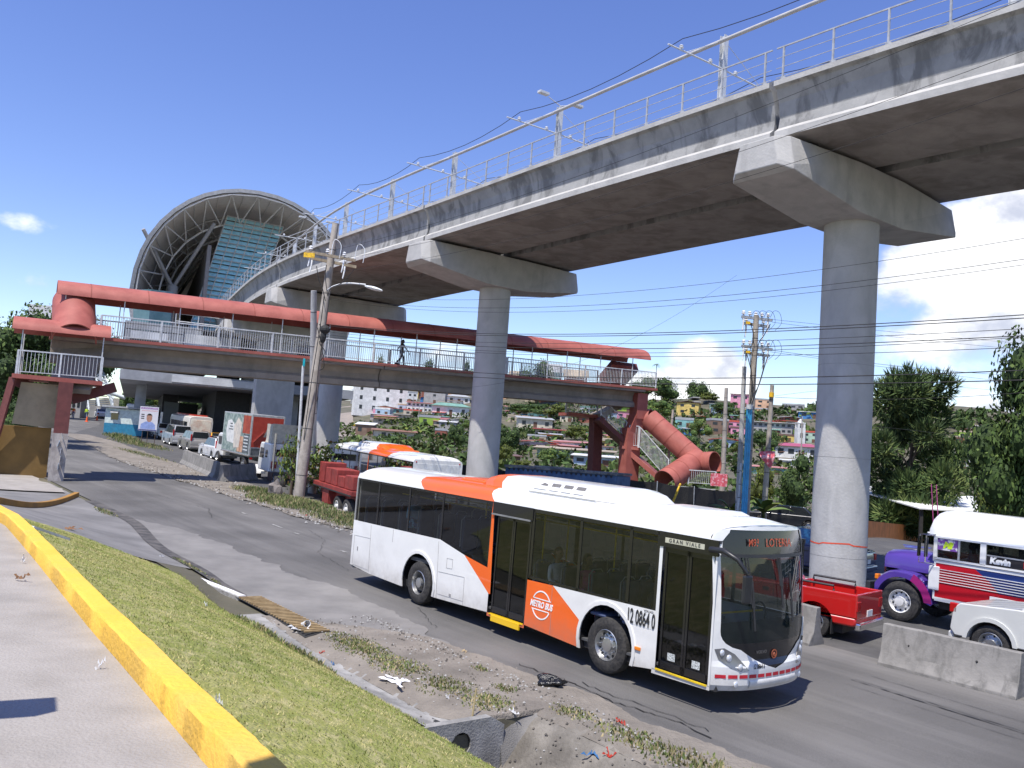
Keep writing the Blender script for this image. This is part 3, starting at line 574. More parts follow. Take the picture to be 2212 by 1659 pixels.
    if doors:
        for x0, x1, z0, z1 in ((6.02, 7.11, .40, 2.40), (10.60, 11.63, .42, 2.40)):
            d = empty('door', ((x0+x1)/2-6, -W+.05, z0)); d.parent = r; w2 = (x1-x0)/2; h = z1-z0
            for s in (-1, 1):
                mb = MB(); c = s*w2/2; lw = w2-.01
                for a, b, cx, cz in ((.045, h, c-lw/2+.022, h/2), (.045, h, c+lw/2-.022, h/2)): mb.box((cx, 0, cz), (a, .035, b))
                mb.box((c, 0, .06), (lw, .035, .12)); mb.box((c, 0, h-.04), (lw, .035, .08)); lf = mb.build('door_leaf', BLKP, d)
                mb = MB(); mb.box((c, 0, h/2+.02), (lw-.08, .008, h-.2)); mb.build('pane', TINTD, lf)
            mb = MB(); mb.box((0, .02, h+.02), (2*w2+.04, .08, .04)); mb.build('lintel', BLKP, d)
            if x0 < 7: mb = MB(); mb.box((.0, -.06, -.11), (.92, .03, .12)); mb.box((0, -.02, -.04), (1.1, .09, .02)); mb.build('folding_step', paint('step_yellow', (.85, .52, .01)), d)
            else:
                mb = MB(); mb.box((0, -.055, -.03), (1.06, .03, .025)); mb.build('step_edge', YBAR, d)
                [MB().box((x, -.022, .22), (.16, .004, .12)).build('sticker', mat('sticker', (.5, .52, .5), .6, scale=40, var=.6), d) for x in (-.24, .27)]
        mb = MB(); mb.box((6.5-6, -W-.012, 2.40), (1.25, .05, .03)); mb.build('rain_strip', mat('grey_strip', (.2, .2, .2), .5), r)
        text('G R A N   V I A L E', .085, TM((11.03-6, -W-.021, 2.52), (1, 0, 0), (0, 0, 1)), BLACK, 'route_lettering', r, .001, sx=.95, bold=.002); mb = MB(); mb.box((11.03-6, -W-.017, 2.52), (.82, .004, .085)); mb.build('route_plate', mat('sign_cream', (.50, .48, .36), .5), r)
        text('12 0864 0', .35, TM((10.19-6, -W-.012, 1.12), (1, 0, 0), (0, 0, 1)), BLACK, 'fleet_number', r, .002, sx=.46, bold=.006)
        mb = MB(); mb.box((10.17-6, -W-.001, 1.12), (.62, .003, .25)); mb.build('number_plate', mat('plate_white', (.72, .72, .70), .6), r)
        mb = MB(); mb.box((10.17-6, -W-.012, .62), (.13, .03, .06)); mb.build('side_lamp', AMB_L, r, bevel=.01)
        # round emblem with the two words
        lg = empty('emblem', (7.62-6, -W-.003, .84)); lg.parent = r; WH = mat('emblem_white', (.85, .84, .82), .5)
        mb = MB()
        for a0, a1 in ((radians(24), radians(156)), (radians(204), radians(336))): mb.lathe([(.25, 0), (.275, 0), (.275, -.003), (.25, -.003), (.25, 0)], ax='y', a0=a0, a1=a1, n=18)
        mb.box((.02, -.001, .11), (.50, .003, .018)); mb.box((-.02, -.001, -.10), (.50, .003, .018)); mb.build('ring', WH, lg)
        text('METRO BUS', .165, TM((0, -.002, 0), (1, 0, 0), (0, 0, 1)), WH, 'lettering', lg, .002, sx=.74, bold=.006, shear=.25)
    # roof
    xs = [(0., .35, 0), (.06, .75, 0), (.22, 1, 0), (3.2, 1, -1), (5.9, 1, 1), (10.7, 1, 0), (11.2, .97, 0), (11.45, .86, 0)]
    cs = [(1.25, 2.65), (1.243, 2.73), (1.20, 2.81), (1.11, 2.87), (.95, 2.92), (.7, 2.96), (.35, 2.985), (0, 2.99)]; cs = [(-a, b) for a, b in cs[:-1]]+cs[::-1]
    mb = MB(); rings = []
    for x, k, sl in xs:
        rg = []
        for y, z in cs:
            up_ = (z-2.65)/.34; xx = x
            if sl < 0: xx = x-.42*min(1, up_*1.25)+.5*sm(up_, .8, 1)
            if sl > 0: xx = x-.28*min(1, up_*1.3)+.1*sm(up_, .8, 1)
            rg.append((xx-6, y*(1-(1-k)*.03), 2.65+(z-2.65)*k))
        rings.append(rg)
    rings.append([(xf(y, 2.86)-.0-6, y, 2.65+(z-2.65)*.8) for y, z in cs])
    for i in range(len(rings)-1): mb.mt(1 if i == 3 else 0).loft(rings[i:i+2], False)
    mb.build('roof', [BWHITE, ORANGE], r, smooth=50)
    # roof pods
    def pod(nm, x0, x1, hw_, z0, h, m, parent=r, split=None, ms=None):
        mb = MB(); n = 14; rg = []
        for i in range(n+1):
            u_ = i/n; x = x0+(x1-x0)*u_; e_ = min(u_, 1-u_)*2; k = (1-(1-min(1, e_*3.2))**2.2); k = max(.02, k); wv = hw_*(.82+.18*k)
            rg.append([(x-6, -wv, z0), (x-6, -wv, z0+h*k*.45), (x-6, -wv*.86, z0+h*k*.88), (x-6, -wv*.5, z0+h*k), (x-6, wv*.5, z0+h*k), (x-6, wv*.86, z0+h*k*.88), (x-6, wv, z0+h*k*.45), (x-6, wv, z0)])
        for i in range(n): mb.mt(1 if (split and x0+(x1-x0)*(i+.5)/n < split) else 0).loft(rg[i:i+2], False)
        mb.mt(0).add(rg[0], [tuple(range(8))]); mb.add(rg[-1], [tuple(range(8))]); return mb.build(nm, ms or m, parent, smooth=50)
    ac = pod('air_conditioner', 4.75, 9.15, .92, 2.92, .30, None, split=5.7, ms=[BWHITE, ORANGE]); pod('roof_hatch', 3.75, 4.85, .7, 2.94, .09, ORANGE); pod('front_hatch', 9.35, 10.9, .8, 2.93, .10, BWHITE)
    GR = mat('vent_grey', (.16, .15, .145), .7)
    for i in range(4):
        mb = MB(); x = 6.85+i*.36; P = [(x, .03), (x+.27, .03), (x+.27, .18), (x+.02, .18)] if i else [(x-.12, .03), (x+.27, .03), (x+.25, .15), (x+.12, .17)]
        for sd in (-1, 1): MB().add([(a-6, sd*(.925-.62*max(0, b-.03)), 2.97+b+.02) for a, b in P], [(0, 1, 2, 3)]).build('vent', GR, ac)
    mb = MB(); mb.bar((6.6-6, -.93, 2.955), (9.1-6, -.93, 2.955), .012, .012); mb.build('pod_seam', MATS['seam'], ac)
    # front
    def zt_(y):
        c_ = sorted((a, b) for a, b in cs if a >= 0); y = abs(y)
        for (a0, b0), (a1, b1) in zip(c_, c_[1:]):
            if a0 <= y <= a1+1e-9: return 2.65+.8*((b0+(b1-b0)*(y-a0)/(a1-a0))-2.65)
        return 2.65
    zs = [.33, .36, .42, .50, .58, .64, .70, .74, .79, .84, .90, .96, 1.0, 1.06, 1.12, 1.18, 1.25, 1.4, 1.7, 2.0, 2.3, 2.42, 2.46, 2.56, 2.64, 2.72, 2.78, 2.83, 2.93]
    mb = MB(); mg = MB(); mk = MB(); mtp = MB(); ny = 14
    for z0, z1 in zip(zs, zs[1:]):
        h0, h1 = hw_dark(z0), hw_dark(z1)
        if z1 > 2.9: h0 = 0
        for s in (-1, 1):
            def row(z, h): return [(xf(s*(h+(1.25-h)*(j/8)), z)-6, s*(h+(1.25-h)*(j/8)), min(z, zt_(h+(1.25-h)*(j/8)))) for j in range(9)]
            mb.loft([row(z0, h0), row(z1, h1)], False)
        if h1 > 0 and z1 < 2.9:
            tgt = mg if (1.05 <= z0 and z1 <= 2.42) else (mk if z0 < 1.5 else mtp)
            row = lambda z, h: [(xf(-h+2*h*j/ny, z)-.012-6, -h+2*h*j/ny, z) for j in range(ny+1)]
            tgt.loft([row(z0, h0), row(z1, h1)], False)
    fr_ = mb.build('front_panel', BWHITE, r, smooth=50)
    mk.build('windscreen_mask', BLKP, r, smooth=50); mtp.build('destination_panel', BLKP, r, smooth=50); mg.build('windscreen', CLEARG, r, smooth=50)
    mb = MB(); row = lambda z, dx: [(xf(y, z)+dx-6, y, z) for y in [-1.13+2.26*j/14 for j in range(15)]]
    mb.loft([row(2.40, .0), row(2.40, .012), row(2.45, .012), row(2.45, 0)], False)
    mb.build('windscreen_bar', DARK, r)
    LED = mat('led_dim_orange', (.55, .10, .04), .6, scale=30, var=.5)
    for body, y0, sz in (('M93', -.52, .17), ('LOTERIA', .12, .19)):
        text(body, sz, TM((xf(y0, 2.62)-6+.0, y0, 2.63), (-.0, 1, 0), (-.08, 0, 1)), LED, 'destination_lettering', r, .001, sx=.95, bold=.001)
    mb = MB()
    for k in range(-6, 7):                                   # red and white tape on the bumper
        y = k*.185; 
        if abs(y) > 1.15: continue
        y0, y1 = y-.075, y+.075; mb.add([(xf(y0, .55)+.006-6, y0, .53), (xf(y1, .55)+.006-6, y1, .53), (xf(y1, .6)+.006-6, y1, .585), (xf(y0, .6)+.006-6, y0, .585)], [(0, 1, 2, 3)])
    mb.build('reflective_tape', mat('red_tape', (.55, .015, .03), .5), r)
    for s in (-1, 1):
        hl = empty('headlight', (0, 0, 0)); hl.parent = r; mb = MB(); C_ = [(.76, 1.02), (.90, 1.03), (1.12, .86), (1.19, .72), (1.06, .64), (.86, .64), (.74, .74), (.66, .90)] if False else [(1.205, .97), (1.06, .99), (.88, .90), (.72, .74), (.64, .65), (.80, .64), (.98, .70), (1.14, .82)]
        mb.add([(xf(s*a, b)+.008-6, s*a, b) for a, b in C_]+[(xf(s*.93, .81)+.012-6, s*.93, .81)], [(i, (i+1) % 8, 8) for i in range(8)]); mb.build('lens', mat('lamp_housing', (.22, .22, .23), .25, metal=.5), hl, smooth=60)
        for a, b, rr_, m_ in ((1.08, .915, .055, CLR_L), (.965, .83, .065, CLR_L), (.80, .70, .055, CLR_L)):
            mb = MB(); mb.sphere((xf(s*a, b)+.0-6, s*a, b), rr_, 12, 8, (.45, 1, 1)); mb.build('bulb', m_, hl, smooth=60)
        mb = MB(); mb.sphere((xf(s*.86, .43)-6, s*.86, .43), .055, 12, 8, (.3, 1, 1)); mb.build('fog_lamp', CLR_L, r, smooth=60)
    mb = MB(); row = lambda z, dx: [(xf(y, z)+dx-6, y, z) for y in [-.62+1.24*j/8 for j in range(9)]]; mb.loft([row(.36, .0), row(.40, .018), row(.47, .018), row(.50, .0)], False); mb.build('bumper', BWHITE, r, smooth=40)
    text('12 0864 0', .105, TM((xf(-.42, .71)+.006-6, -.42, .70), (.1, 1, 0), (0, 0, 1)), BLACK, 'front_number', r, .001, sx=.62, bold=.002)
    text('VOLVO', .07, TM((xf(-.33, .9)+.004-6, -.33, .915), (.06, 1, 0), (0, 0, 1)), CHROME, 'maker_lettering', r, .001, sx=1.1); text('VOLVO', .05, TM((10.35-6, -W-.004, 1.275), (1, 0, 0), (0, 0, 1)), BLACK, 'maker_lettering', r, .001, sx=1.3)
    em = MB(); em.lathe([(.055, 0), (.075, .004), (.075, .01), (.055, .01), (.055, 0)], (xf(.0, .86)+.0-6, 0, .86), ax='x', n=16); em.sphere((xf(0, .86)+.004-6, 0, .855), .035, 8, 6, (.3, 1, 1)); em.build('badge', mat('badge_copper', (.55, .16, .08), .3, metal=.5), r, smooth=50)
    # wipers, mirrors
    for y0, y1, z1 in ((-.72, -.58, 1.62), (.72, .42, 1.72), (.05, .12, 1.95)):
        mb = MB()
        for o_ in (-.03, .03): mb.bar((xf(y0, 2.4)+.03-6, y0+o_, 2.40), (xf(y1, z1)+.03-6, y1+o_, z1), .014, .02)
        mb.bar((xf(y1, z1+.35)+.04-6, y1-.06, z1+.42), (xf(y1, z1-.35)+.04-6, y1+.03, z1-.36), .02, .03); mb.build('wiper', DARK, r)
    for s in (-1,):
        mi = empty('mirror', (0, 0, 0)); mi.parent = r
        mb = MB(); mb.tube([(11.55-6, s*1.24, 2.50), (11.85-6, s*1.30, 2.52), (12.10-6, s*1.28, 2.42), (12.22-6, s*1.18, 2.22)], .055, 10, .03); mb.build('arm', mat('black_plastic', (.02, .02, .022), .4), mi, smooth=50)
        mb = MB(); mb.box((12.20-6, s*1.14, 1.98), (.07, .20, .44)); mb.build('mirror_head', MATS['black_plastic'], mi, bevel=.03)
    # rear
    mb = MB(); P = [(-1.25, .40), (1.25, .40), (1.25, 2.65), (1.2, 2.78), (-1.2, 2.78), (-1.25, 2.65)]; mb.add([(-6, a, b) for a, b in P], [tuple(range(6))]); mb.add([(-6, -1.25, .4), (-6, 1.25, .4), (-5.9, 1.2, .32), (-5.9, -1.2, .32)], [(0, 1, 2, 3)]); mb.build('rear_panel', BWHITE, r)
    mb = MB(); mb.prism([(-1.08, 1.72), (1.08, 1.72), (1.08, 2.60), (-1.08, 2.60)], -6.012, -6.002, 'x'); mb.build('rear_hatch', mat('rear_white', (.70, .70, .68), .35), r, bevel=.005)
    for s in (-1, 1):
        for z, m_ in ((.75, RED_L), (.92, AMB_L), (1.09, RED_L), (2.66, RED_L)): mb = MB(); mb.lathe([(.07 if z < 2 else .035, 0), (.06 if z < 2 else .03, -.02), (.001, -.025)], (-6.002, s*1.1, z), 'x', 12); mb.build('tail_lamp', m_, r)
    # underside, floor, inside
    mb = MB(); mb.box((0, 0, .38), (11.5, 2.3, .14)); mb.build('chassis', DARK, r)
    mb = MB(); mb.box((-3.2, 0, 1.0), (5.4, 2.4, .08)); mb.box((2.6, 0, .46), (6.1, 2.4, .04)); mb.box((0, 0, 2.62), (11.3, 2.3, .05)); mb.box((-5.93, 0, 1.7), (.05, 2.3, 1.9)); mb.build('floor', mat('bus_inside', (.07, .07, .072), .7), r)
    for x, z0 in [(.75, 1.04), (1.55, 1.04), (2.4, 1.04), (3.25, 1.04), (4.1, 1.04), (5.0, 1.04), (7.55, .48), (8.35, .55), (9.1, .55), (9.9, .55)]:
        for s in (-1, 1):
            if s < 0 and 5.2 < x < 7.4: continue
            st = empty('seat', (x-6, s*.78, z0)); st.parent = r; mb = MB()
            for dy in (-.22, .22):
                mb.box((.0, dy, .42), (.42, .40, .07)); mb.box((-.22, dy, .78), (.07, .40, .70))
            mb.build('cushion', SEATB, st, bevel=.04); mb = MB()
            for dy in (-.22, .22): mb.tube([(-.27, dy-.2, .5), (-.29, dy-.19, 1.08), (-.29, dy-.1, 1.17), (-.29, dy+.1, 1.17), (-.29, dy+.19, 1.08), (-.27, dy+.2, .5)], .014, 5)
            mb.box((0, 0, .19), (.06, .5, .38)); mb.build('seat_frame', SEATG, st)
    mb = MB()
    for x, y in ((5.9, -.95), (5.9, -.3), (7.2, -.95), (7.2, -.3), (10.4, -.95), (8.7, -.45), (4.6, -.45)): mb.tube([(x-6, y, .5), (x-6, y, 2.6)], .017, 6)
    mb.tube([(-5, -.45, 2.35), (4.6, -.45, 2.35)], .016, 6); mb.tube([(-5, .45, 2.35), (4.6, .45, 2.35)], .016, 6); mb.tube([(10.45-6, -1.0, 1.3), (11.45-6, -.75, 1.45), (11.5-6, .3, 1.45)], .02, 6); mb.build('grab_rail', YBAR, r)
    mb = MB(); mb.prism([(11.1-6, .5), (11.75-6, .5), (11.8-6, 1.02), (11.35-6, 1.25), (11.1-6, 1.1)], -.9, 1.1); mb.build('dashboard', mat('dash', (.05, .055, .055), .6), r)
    mb = MB(); mb.lathe([(.2, 0), (.225, .0), (.225, .02), (.2, .02), (.2, 0)], (11.2-6, .62, 1.3), 'x', 20); mb.build('steering_wheel', BLACK, r)
    for x in (3.25, 9.39):
        for s in (-1, 1): wheel(r, x-6, s*1.10, .49, .28, s, RIM, .56, lip=-.10 if x < 5 else .02, hub=.06 if x < 5 else .05, bolts=10)
    return r
bus = metrobus('white and orange low floor city bus marked 12 0864 0, passing in front')
def frame_rot(yaw, pitch): return (Matrix.Rotation(yaw, 4, 'Z')@Matrix.Rotation(-pitch, 4, 'Y')).to_euler()
PT = -.0179; dd = Vector((cos(YAW)*cos(PT), sin(YAW)*cos(PT), sin(PT))); BM = Matrix.Rotation(YAW, 4, 'Z')@Matrix.Rotation(-PT, 4, 'Y')
bl = Vector((OX, OY, 0))+dd*6+Vector((QX, QY, 0))*1.25
bus.location = bl; bus.rotation_euler = BM.to_euler()
def inbus(x, y, z): return bl+(BM.to_3x3()@Vector((x-6, y, z)))
BR = BM.to_euler()
SH = lambda n, c: mat(n, c, .85, scale=10, var=.15)
def seat_in_bus(x, y, z, *a, **k): return seated(inbus(x, y, z), 0, *a, rot=BR, **k)
seat_in_bus(2.45, -.95, 1.66, 'passenger in a light blue polo shirt at the rear windows of the front bus', SH('light_blue_shirt', (.30, .62, .85)), SH('jeans', (.05, .09, .2)), SKIND)
seat_in_bus(7.68, -.95, 1.10, 'passenger in a white shirt behind the middle door of the front bus', SH('white_shirt', (.88, .90, .92)), SH('dark_cloth', (.02, .02, .025)), SKINT, HAIRB)
seat_in_bus(8.5, -.95, 1.10, 'passenger in a pink top near the front axle of the front bus', SH('pink_top', (.85, .10, .38)), SH('dark_cloth', (.02, .02, .025)), SKIND, HAIR, long=True)
seat_in_bus(9.9, -.55, .95, 'passenger in a dark top by the front door of the front bus', SH('grey_top', (.08, .08, .09)), SH('dark_cloth', (.02, .02, .025)), SKIND)
# ================================================================= the viaduct
def conc_streak(name, c1, c2, dark=(.10, .10, .10), amt=.75, lo=.5, hi=.64, sc=1.0, low=0.):
    m = mat(name, c1, .88, scale=1.4, col2=c2, cstop=(.3, .7), bump=.2, bscale=12); t = m.node_tree; b = t.nodes['Principled BSDF']; src = b.inputs['Base Color'].links[0].from_socket
    g = t.nodes.new('ShaderNodeNewGeometry'); mpn = t.nodes.new('ShaderNodeMapping'); mpn.inputs[3].default_value = (.55*sc, .55*sc, .22*sc); t.links.new(g.outputs['Position'], mpn.inputs[0])
    n = t.nodes.new('ShaderNodeTexNoise'); n.inputs['Scale'].default_value = 1.6; n.inputs['Detail'].default_value = 9; n.inputs['Roughness'].default_value = .62; n.inputs['Distortion'].default_value = .6; t.links.new(mpn.outputs[0], n.inputs[0])
    r = t.nodes.new('ShaderNodeMapRange'); r.inputs[1].default_value = lo; r.inputs[2].default_value = hi; r.inputs[3].default_value = low; r.inputs[4].default_value = amt; t.links.new(n.outputs[0], r.inputs[0])
    x = t.nodes.new('ShaderNodeMix'); x.data_type = 'RGBA'; t.links.new(r.outputs[0], x.inputs[0]); t.links.new(src, x.inputs[6]); x.inputs[7].default_value = (*dark, 1); t.links.new(x.outputs[2], b.inputs['Base Color']); return m
WEB = conc_streak('girder_concrete', (.27, .268, .26), (.37, .362, .35), (.135, .133, .13), .75, .49, .60, 1.25)
SOFF = conc_streak('soffit_concrete', (.27, .245, .22), (.36, .325, .29), (.16, .14, .122), .6, .45, .62, .9)
PIERC = conc_streak('pier_concrete', (.42, .41, .395), (.50, .49, .475), (.31, .305, .295), .5, .45, .66, 1.5)
CAPC = conc_streak('cap_concrete', (.40, .39, .37), (.50, .485, .46), (.27, .26, .25), .5, .5, .68, 1.1)
AXP = [(38.5, -4.3), (25, 12.9), (11.6, 30.1), (-1.3, 47.7), (-13.5, 64.8), (-22.9, 83.5), (-31, 102), (-38.8, 120.5), (-46.5, 139), (-54, 158)]
AXZ = [15.3, 15.55, 16.1, 16.2, 16.15, 16.15, 16.15, 16.15, 16.15, 16.15]
def axp(s):
    """axis point at parameter s (pier index), smooth"""
    i = max(0, min(len(AXP)-2, int(math.floor(s)))); f = s-i; g = lambda k: Vector((*AXP[max(0, min(len(AXP)-1, k))], AXZ[max(0, min(len(AXZ)-1, k))]))
    p0, p1, p2, p3 = g(i-1), g(i), g(i+1), g(i+2)
    if i == 0: p0 = p1*2-p2
    if i == len(AXP)-2: p3 = p2*2-p1
    return .5*((2*p1)+(p2-p0)*f+(2*p0-5*p1+4*p2-p3)*f*f+(3*p1-p0-3*p2+p3)*f**3)
def axf(s):
    p = axp(s); d = (axp(s+.02)-axp(s-.02)); d.z = 0; d.normalize(); return p, d, Vector((d.y, -d.x, 0))      # point, forward, lateral (+ = far side)
PROF = [(-4.92, 0), (-4.92, -.17), (-4.77, -.24), (-4.59, -.65), (-4.51, -1.15), (-4.57, -1.48), (-4.76, -1.64), (-4.76, -1.86)]
ORD = ['', 'first', 'nearest', 'second', 'third', 'fourth', 'fifth', 'sixth', 'seventh']
def span(i, name_lab):
    a, b = i+.004, i+1-.004; n = 10; base = axp(i+.5)
    r = empty('viaduct_span', base-Vector((0, 0, 1.9)), 0, name_lab, 'viaduct', 'concrete spans of the elevated railway'); O3 = r.location
    for sd in (1, -1):
        mb = MB(); rg = []
        for k in range(n+1):
            p, d, l = axf(a+(b-a)*k/n); P = [(o*sd, z) for o, z in PROF]+[(-.32*sd, -1.86), (-.32*sd, -1.1), (-4.2*sd, -1.1), (-4.45*sd, 0)]
            rg.append([p+l*o+Vector((0, 0, z))-O3 for o, z in P])
        m = len(rg[0])
        vs = [v for q in rg for v in q]; mb.v = [tuple(v) for v in vs]
        for k in range(n):
            for j in range(m):
                j2 = (j+1) % m; mb.f.append((k*m+j, k*m+j2, (k+1)*m+j2, (k+1)*m+j)); mb.m.append(1 if j == 7 else 2 if j in (0, 5, 6) else 0)  # lip faces get paler concrete, standing for the sun on them
        mb.f += [tuple(range(m)), tuple(n*m+j for j in range(m))]; mb.m += [0, 0]
        mb.build('girder', [WEB, SOFF, CAPC], r)
    mb = MB(); rg = []
    for k in range(n+1):
        p, d, l = axf(a+(b-a)*k/n); rg.append([p+l*o+Vector((0, 0, z))-O3 for o, z in ((-.4, -1.2), (.4, -1.2), (.4, -1.1), (-.4, -1.1))])
    mb.loft(rg, True, True); mb.build('joint_slab', SOFF, r)
    for sd in (1, -1):
        mb = MB(); rg = []
        for k in range(n+1):
            p, d, l = axf(a+(b-a)*k/n); rg.append([p+l*(o*sd)+Vector((0, 0, z))-O3 for o, z in ((-4.4, 0.004), (-4.4, .30), (-4.15, .30), (-4.15, 0.004))])
        mb.loft(rg, True, True); mb.build('cable_duct', mat('duct_grey', (.16, .165, .19), .6, scale=2), r)
        ns = 12; mb = MB()
        for k in range(ns+1):
            s = a+(b-a)*(.012+.976*k/ns); p, d, l = axf(s); q = p+l*(-4.82*sd)-O3; mb.bar(q+Vector((0, 0, -.12)), q+Vector((0, 0, 1.12)), .055, .055, d); mb.box(q+Vector((0, 0, .03)), (.14, .14, .12))
        for z, th in ((1.12, .042), (.78, .018), (.44, .018), (.12, .018)):
            pts = []
            for k in range(n+1): p, d, l = axf(a+(b-a)*(k/n)); pts.append(p+l*(-4.82*sd)+Vector((0, 0, z))-O3)
            for x, y in zip(pts, pts[1:]): mb.bar(x, y, th, th)
        mb.build('railing', mat('viaduct_rail_grey', (.33, .34, .36), .5, scale=4, col2=(.44, .45, .47)), r)
    return r
for i in range(0, 8): span(i, {0: 'part of the railway viaduct passing out of the top right corner of the photo', 1: 'nearest long span of the railway viaduct, right of the joint over the nearest pier', 2: 'long span of the railway viaduct between the two nearest tall round piers', 3: 'span of the railway viaduct behind the tall leaning utility pole', 4: 'curving span of the railway viaduct that runs up to the station roof', 5: 'span of the railway viaduct just inside the station roof', 6: 'span of the railway viaduct deep under the station roof', 7: 'last span of the railway viaduct at the back of the station'}[i])
def pier(i, lab, rad=.87):
    rad = .92 if i == 2 else rad
    p, d, l = axf(i); z0 = H(p.x, p.y)-.3; r = empty('viaduct_pier', (p.x, p.y, z0), 0, lab, 'pier', 'round piers carrying the viaduct'); top = p.z-1.86-.12-z0; zc = top-1.72; CL = 5.5 if i == 2 else 5.3
    mb = MB()
    if i == 5: mb.box((0, 0, zc/2), (1.7, 3.6, zc), atan2(d.y, d.x)); mb.build('column', PIERC, r, bevel=.06)
    else: mb.lathe([(rad, 0), (rad, zc+.02), (rad*1.002, zc+.02)], ax='z', n=48); mb.build('column', PIERC, r, smooth=40)
    mb = MB(); rg = []
    for o, wz, zb, wt in ((-CL, .80, -1.06, .62), (.35-CL, 1.16, -1.22, .98), (-1.35, 1.16, -1.72, 1.16), (1.35, 1.16, -1.72, 1.16), (CL-.35, 1.16, -1.22, .98), (CL, .80, -1.06, .62)):
        rg.append([l*o+d*a+Vector((0, 0, top+z)) for a, z in ((-wt, -.02 if abs(o) < 5 else -.12), (wt, -.02 if abs(o) < 5 else -.12), (wz, zb*.86), (wz, zb), (-wz, zb), (-wz, zb*.86))])
    mb.loft(rg, True, True); mb.build('cap', CAPC, r, bevel=.03)
    mb = MB()
    for o in (-3.6, -1.2, 1.2, 3.6):
        for a in (-.55, .55): mb.box(l*o+d*a+Vector((0, 0, top+.06)), (.5, .4, .16), atan2(d.y, d.x))
    mb.build('bearing', DARK, r); return r, z0
pr, z0 = pier(2, 'nearest tall round concrete pier with an orange line sprayed round it')
# orange sprayed band
OB = mat('orange_spray', (.75, .09, .03), .6); mb = MB(); segs = 40
for k in range(segs):
    a0, a1 = 2*pi*k/segs, 2*pi*(k+1)/segs; hh = lambda a: 1.65+.05*(1 if cos(a+2.05) > .86 else 0)*1.0+.02*sin(3*a); th = .045
    mb.add([((.925)*cos(x), .925*sin(x), hh(a0 if x == a0 else a1)+dz) for x, dz in ((a0, 0), (a1, 0), (a1, th), (a0, th))], [(0, 1, 2, 3)])
mb.build('painted_line', OB, pr)
mb = MB(); [mb.lathe([(.924, z), (.926, z+.01)], ax='z', n=48) for z in (1.25, 4.6, 7.8)]; mb.build('pour_joint', MATS['seam'], pr)
for i, lab in ((3, 'second round viaduct pier, standing behind the middle of the front bus'), (4, 'third round viaduct pier, behind the tall leaning utility pole'), (5, 'wide rectangular viaduct pier, in shade above the box truck'), (6, 'fifth viaduct pier under the start of the station'), (7, 'sixth viaduct pier, lit low on its side under the station'), (8, 'last viaduct pier far back under the station')): pier(i, lab)
# catenary masts and the overhead rail
MST = mat('mast_paint', (.50, .52, .54), .5, scale=3, col2=(.62, .63, .65)); mast_t = []; s = 1.62; k = 0
mast_s = [1.76, 2.285, 2.78, 3.25, 3.62, 4.0, 4.4, 4.8, 5.2]
ml = {1.76: 'catenary mast near the top right corner of the photo', 2.285: 'tall catenary mast left of the gap over the nearest pier', 2.78: 'catenary mast with two lamps above the middle of the viaduct', 3.25: 'plain catenary mast left of the one with two lamps', 3.62: 'catenary mast above the second pier joint', 4.0: 'catenary mast just right of the leaning utility pole top', 5.2: 'catenary mast just inside the mouth of the station roof', 4.4: 'catenary mast just left of the leaning utility pole top', 4.8: 'catenary mast against the right edge of the station roof'}
for s in mast_s:
    p, d, l = axf(s); rz = atan2(d.y, d.x); r = empty('catenary_mast', p, rz, ml.get(s, 'catenary mast standing between the tracks of the viaduct'), 'mast', 'catenary masts along the viaduct')
    mb = MB(); mb.box((-.11, 0, 2.0), (.02, .26, 6.9)); mb.box((.11, 0, 2.0), (.02, .26, 6.9)); mb.box((0, 0, 2.0), (.2, .02, 6.9)); mb.build('post', MST, r)
    mb = MB(); mb.tube([(0, 3.3, 3.95), (0, .2, 4.0), (0, -2.9, 3.95)], .035, 6); mb.tube([(0, .1, 5.2), (0, 2.2, 4.0)], .018, 5); mb.tube([(0, -.1, 5.2), (0, -2.6, 3.95)], .014, 5); mb.build('cross_arm', MST, r)
    for y in (2.55, .8, -.8): MB().lathe([(.0, .14), (.05, .12), (.09, .08), (.05, .05), (.1, 0), (.03, -.03), (.001, -.05)], (0, y, 4.05), 'z', 10).build('insulator', mat('porcelain', (.75, .76, .78), .2), r, smooth=40)
    if s in (2.78, 4.4, 1.76):
        for sy in (1, -1): mb = MB(); mb.tube([(0, 0, 5.5), (0, sy*.8, 5.75)], .03, 6); mb.box((0, sy*1.15, 5.85), (.28, .6, .13)); mb.build('lamp', MST, r, bevel=.03)
mb = MB(); pts = []; s = .3
while s < 5.4: p, d, l = axf(s); pts.append(p+l*-.35+Vector((0, 0, 5.05))); s += .1
mb.tube(pts, .085, 8); tag(mb.build('overhead_rail', mat('rail_tube', (.42, .40, .385), .5, scale=2, col2=(.50, .48, .46)), smooth=50), 'long thick grey tube carried along the tops of the catenary masts', 'overhead rail')
for o, zz, lab in ((-2.5, 4.0, 'thin contact wire hung on the camera side of the catenary masts'), (2.5, 4.0, 'thin contact wire hung on the far side of the catenary masts')):
    mb = MB(); pts = []
    for a, b in zip(mast_s, mast_s[1:]):
        for k in range(6): f = k/6; p, d, l = axf(a+(b-a)*f); pts.append(p+l*o+Vector((0, 0, zz+.9*(abs(f-.5)*2)**2*.5)))
    mb.tube(pts, .016, 5); tag(mb.build('contact_wire', BLACK), lab, 'wire')
# ================================================================= the station
ST = axp(5.15); sd_ = (axp(6.5)-axp(5.0)); sd_.z = 0; sd_.normalize(); sl = Vector((sd_.y, -sd_.x, 0)); sc = Vector((-28.6, 91.5, 0)); SRZ = atan2(sd_.y, sd_.x)
stn = empty('station', (sc.x, sc.y, 0), SRZ-pi/2, 'metro station under a huge arched grey shell roof with blue glass inside', 'station')
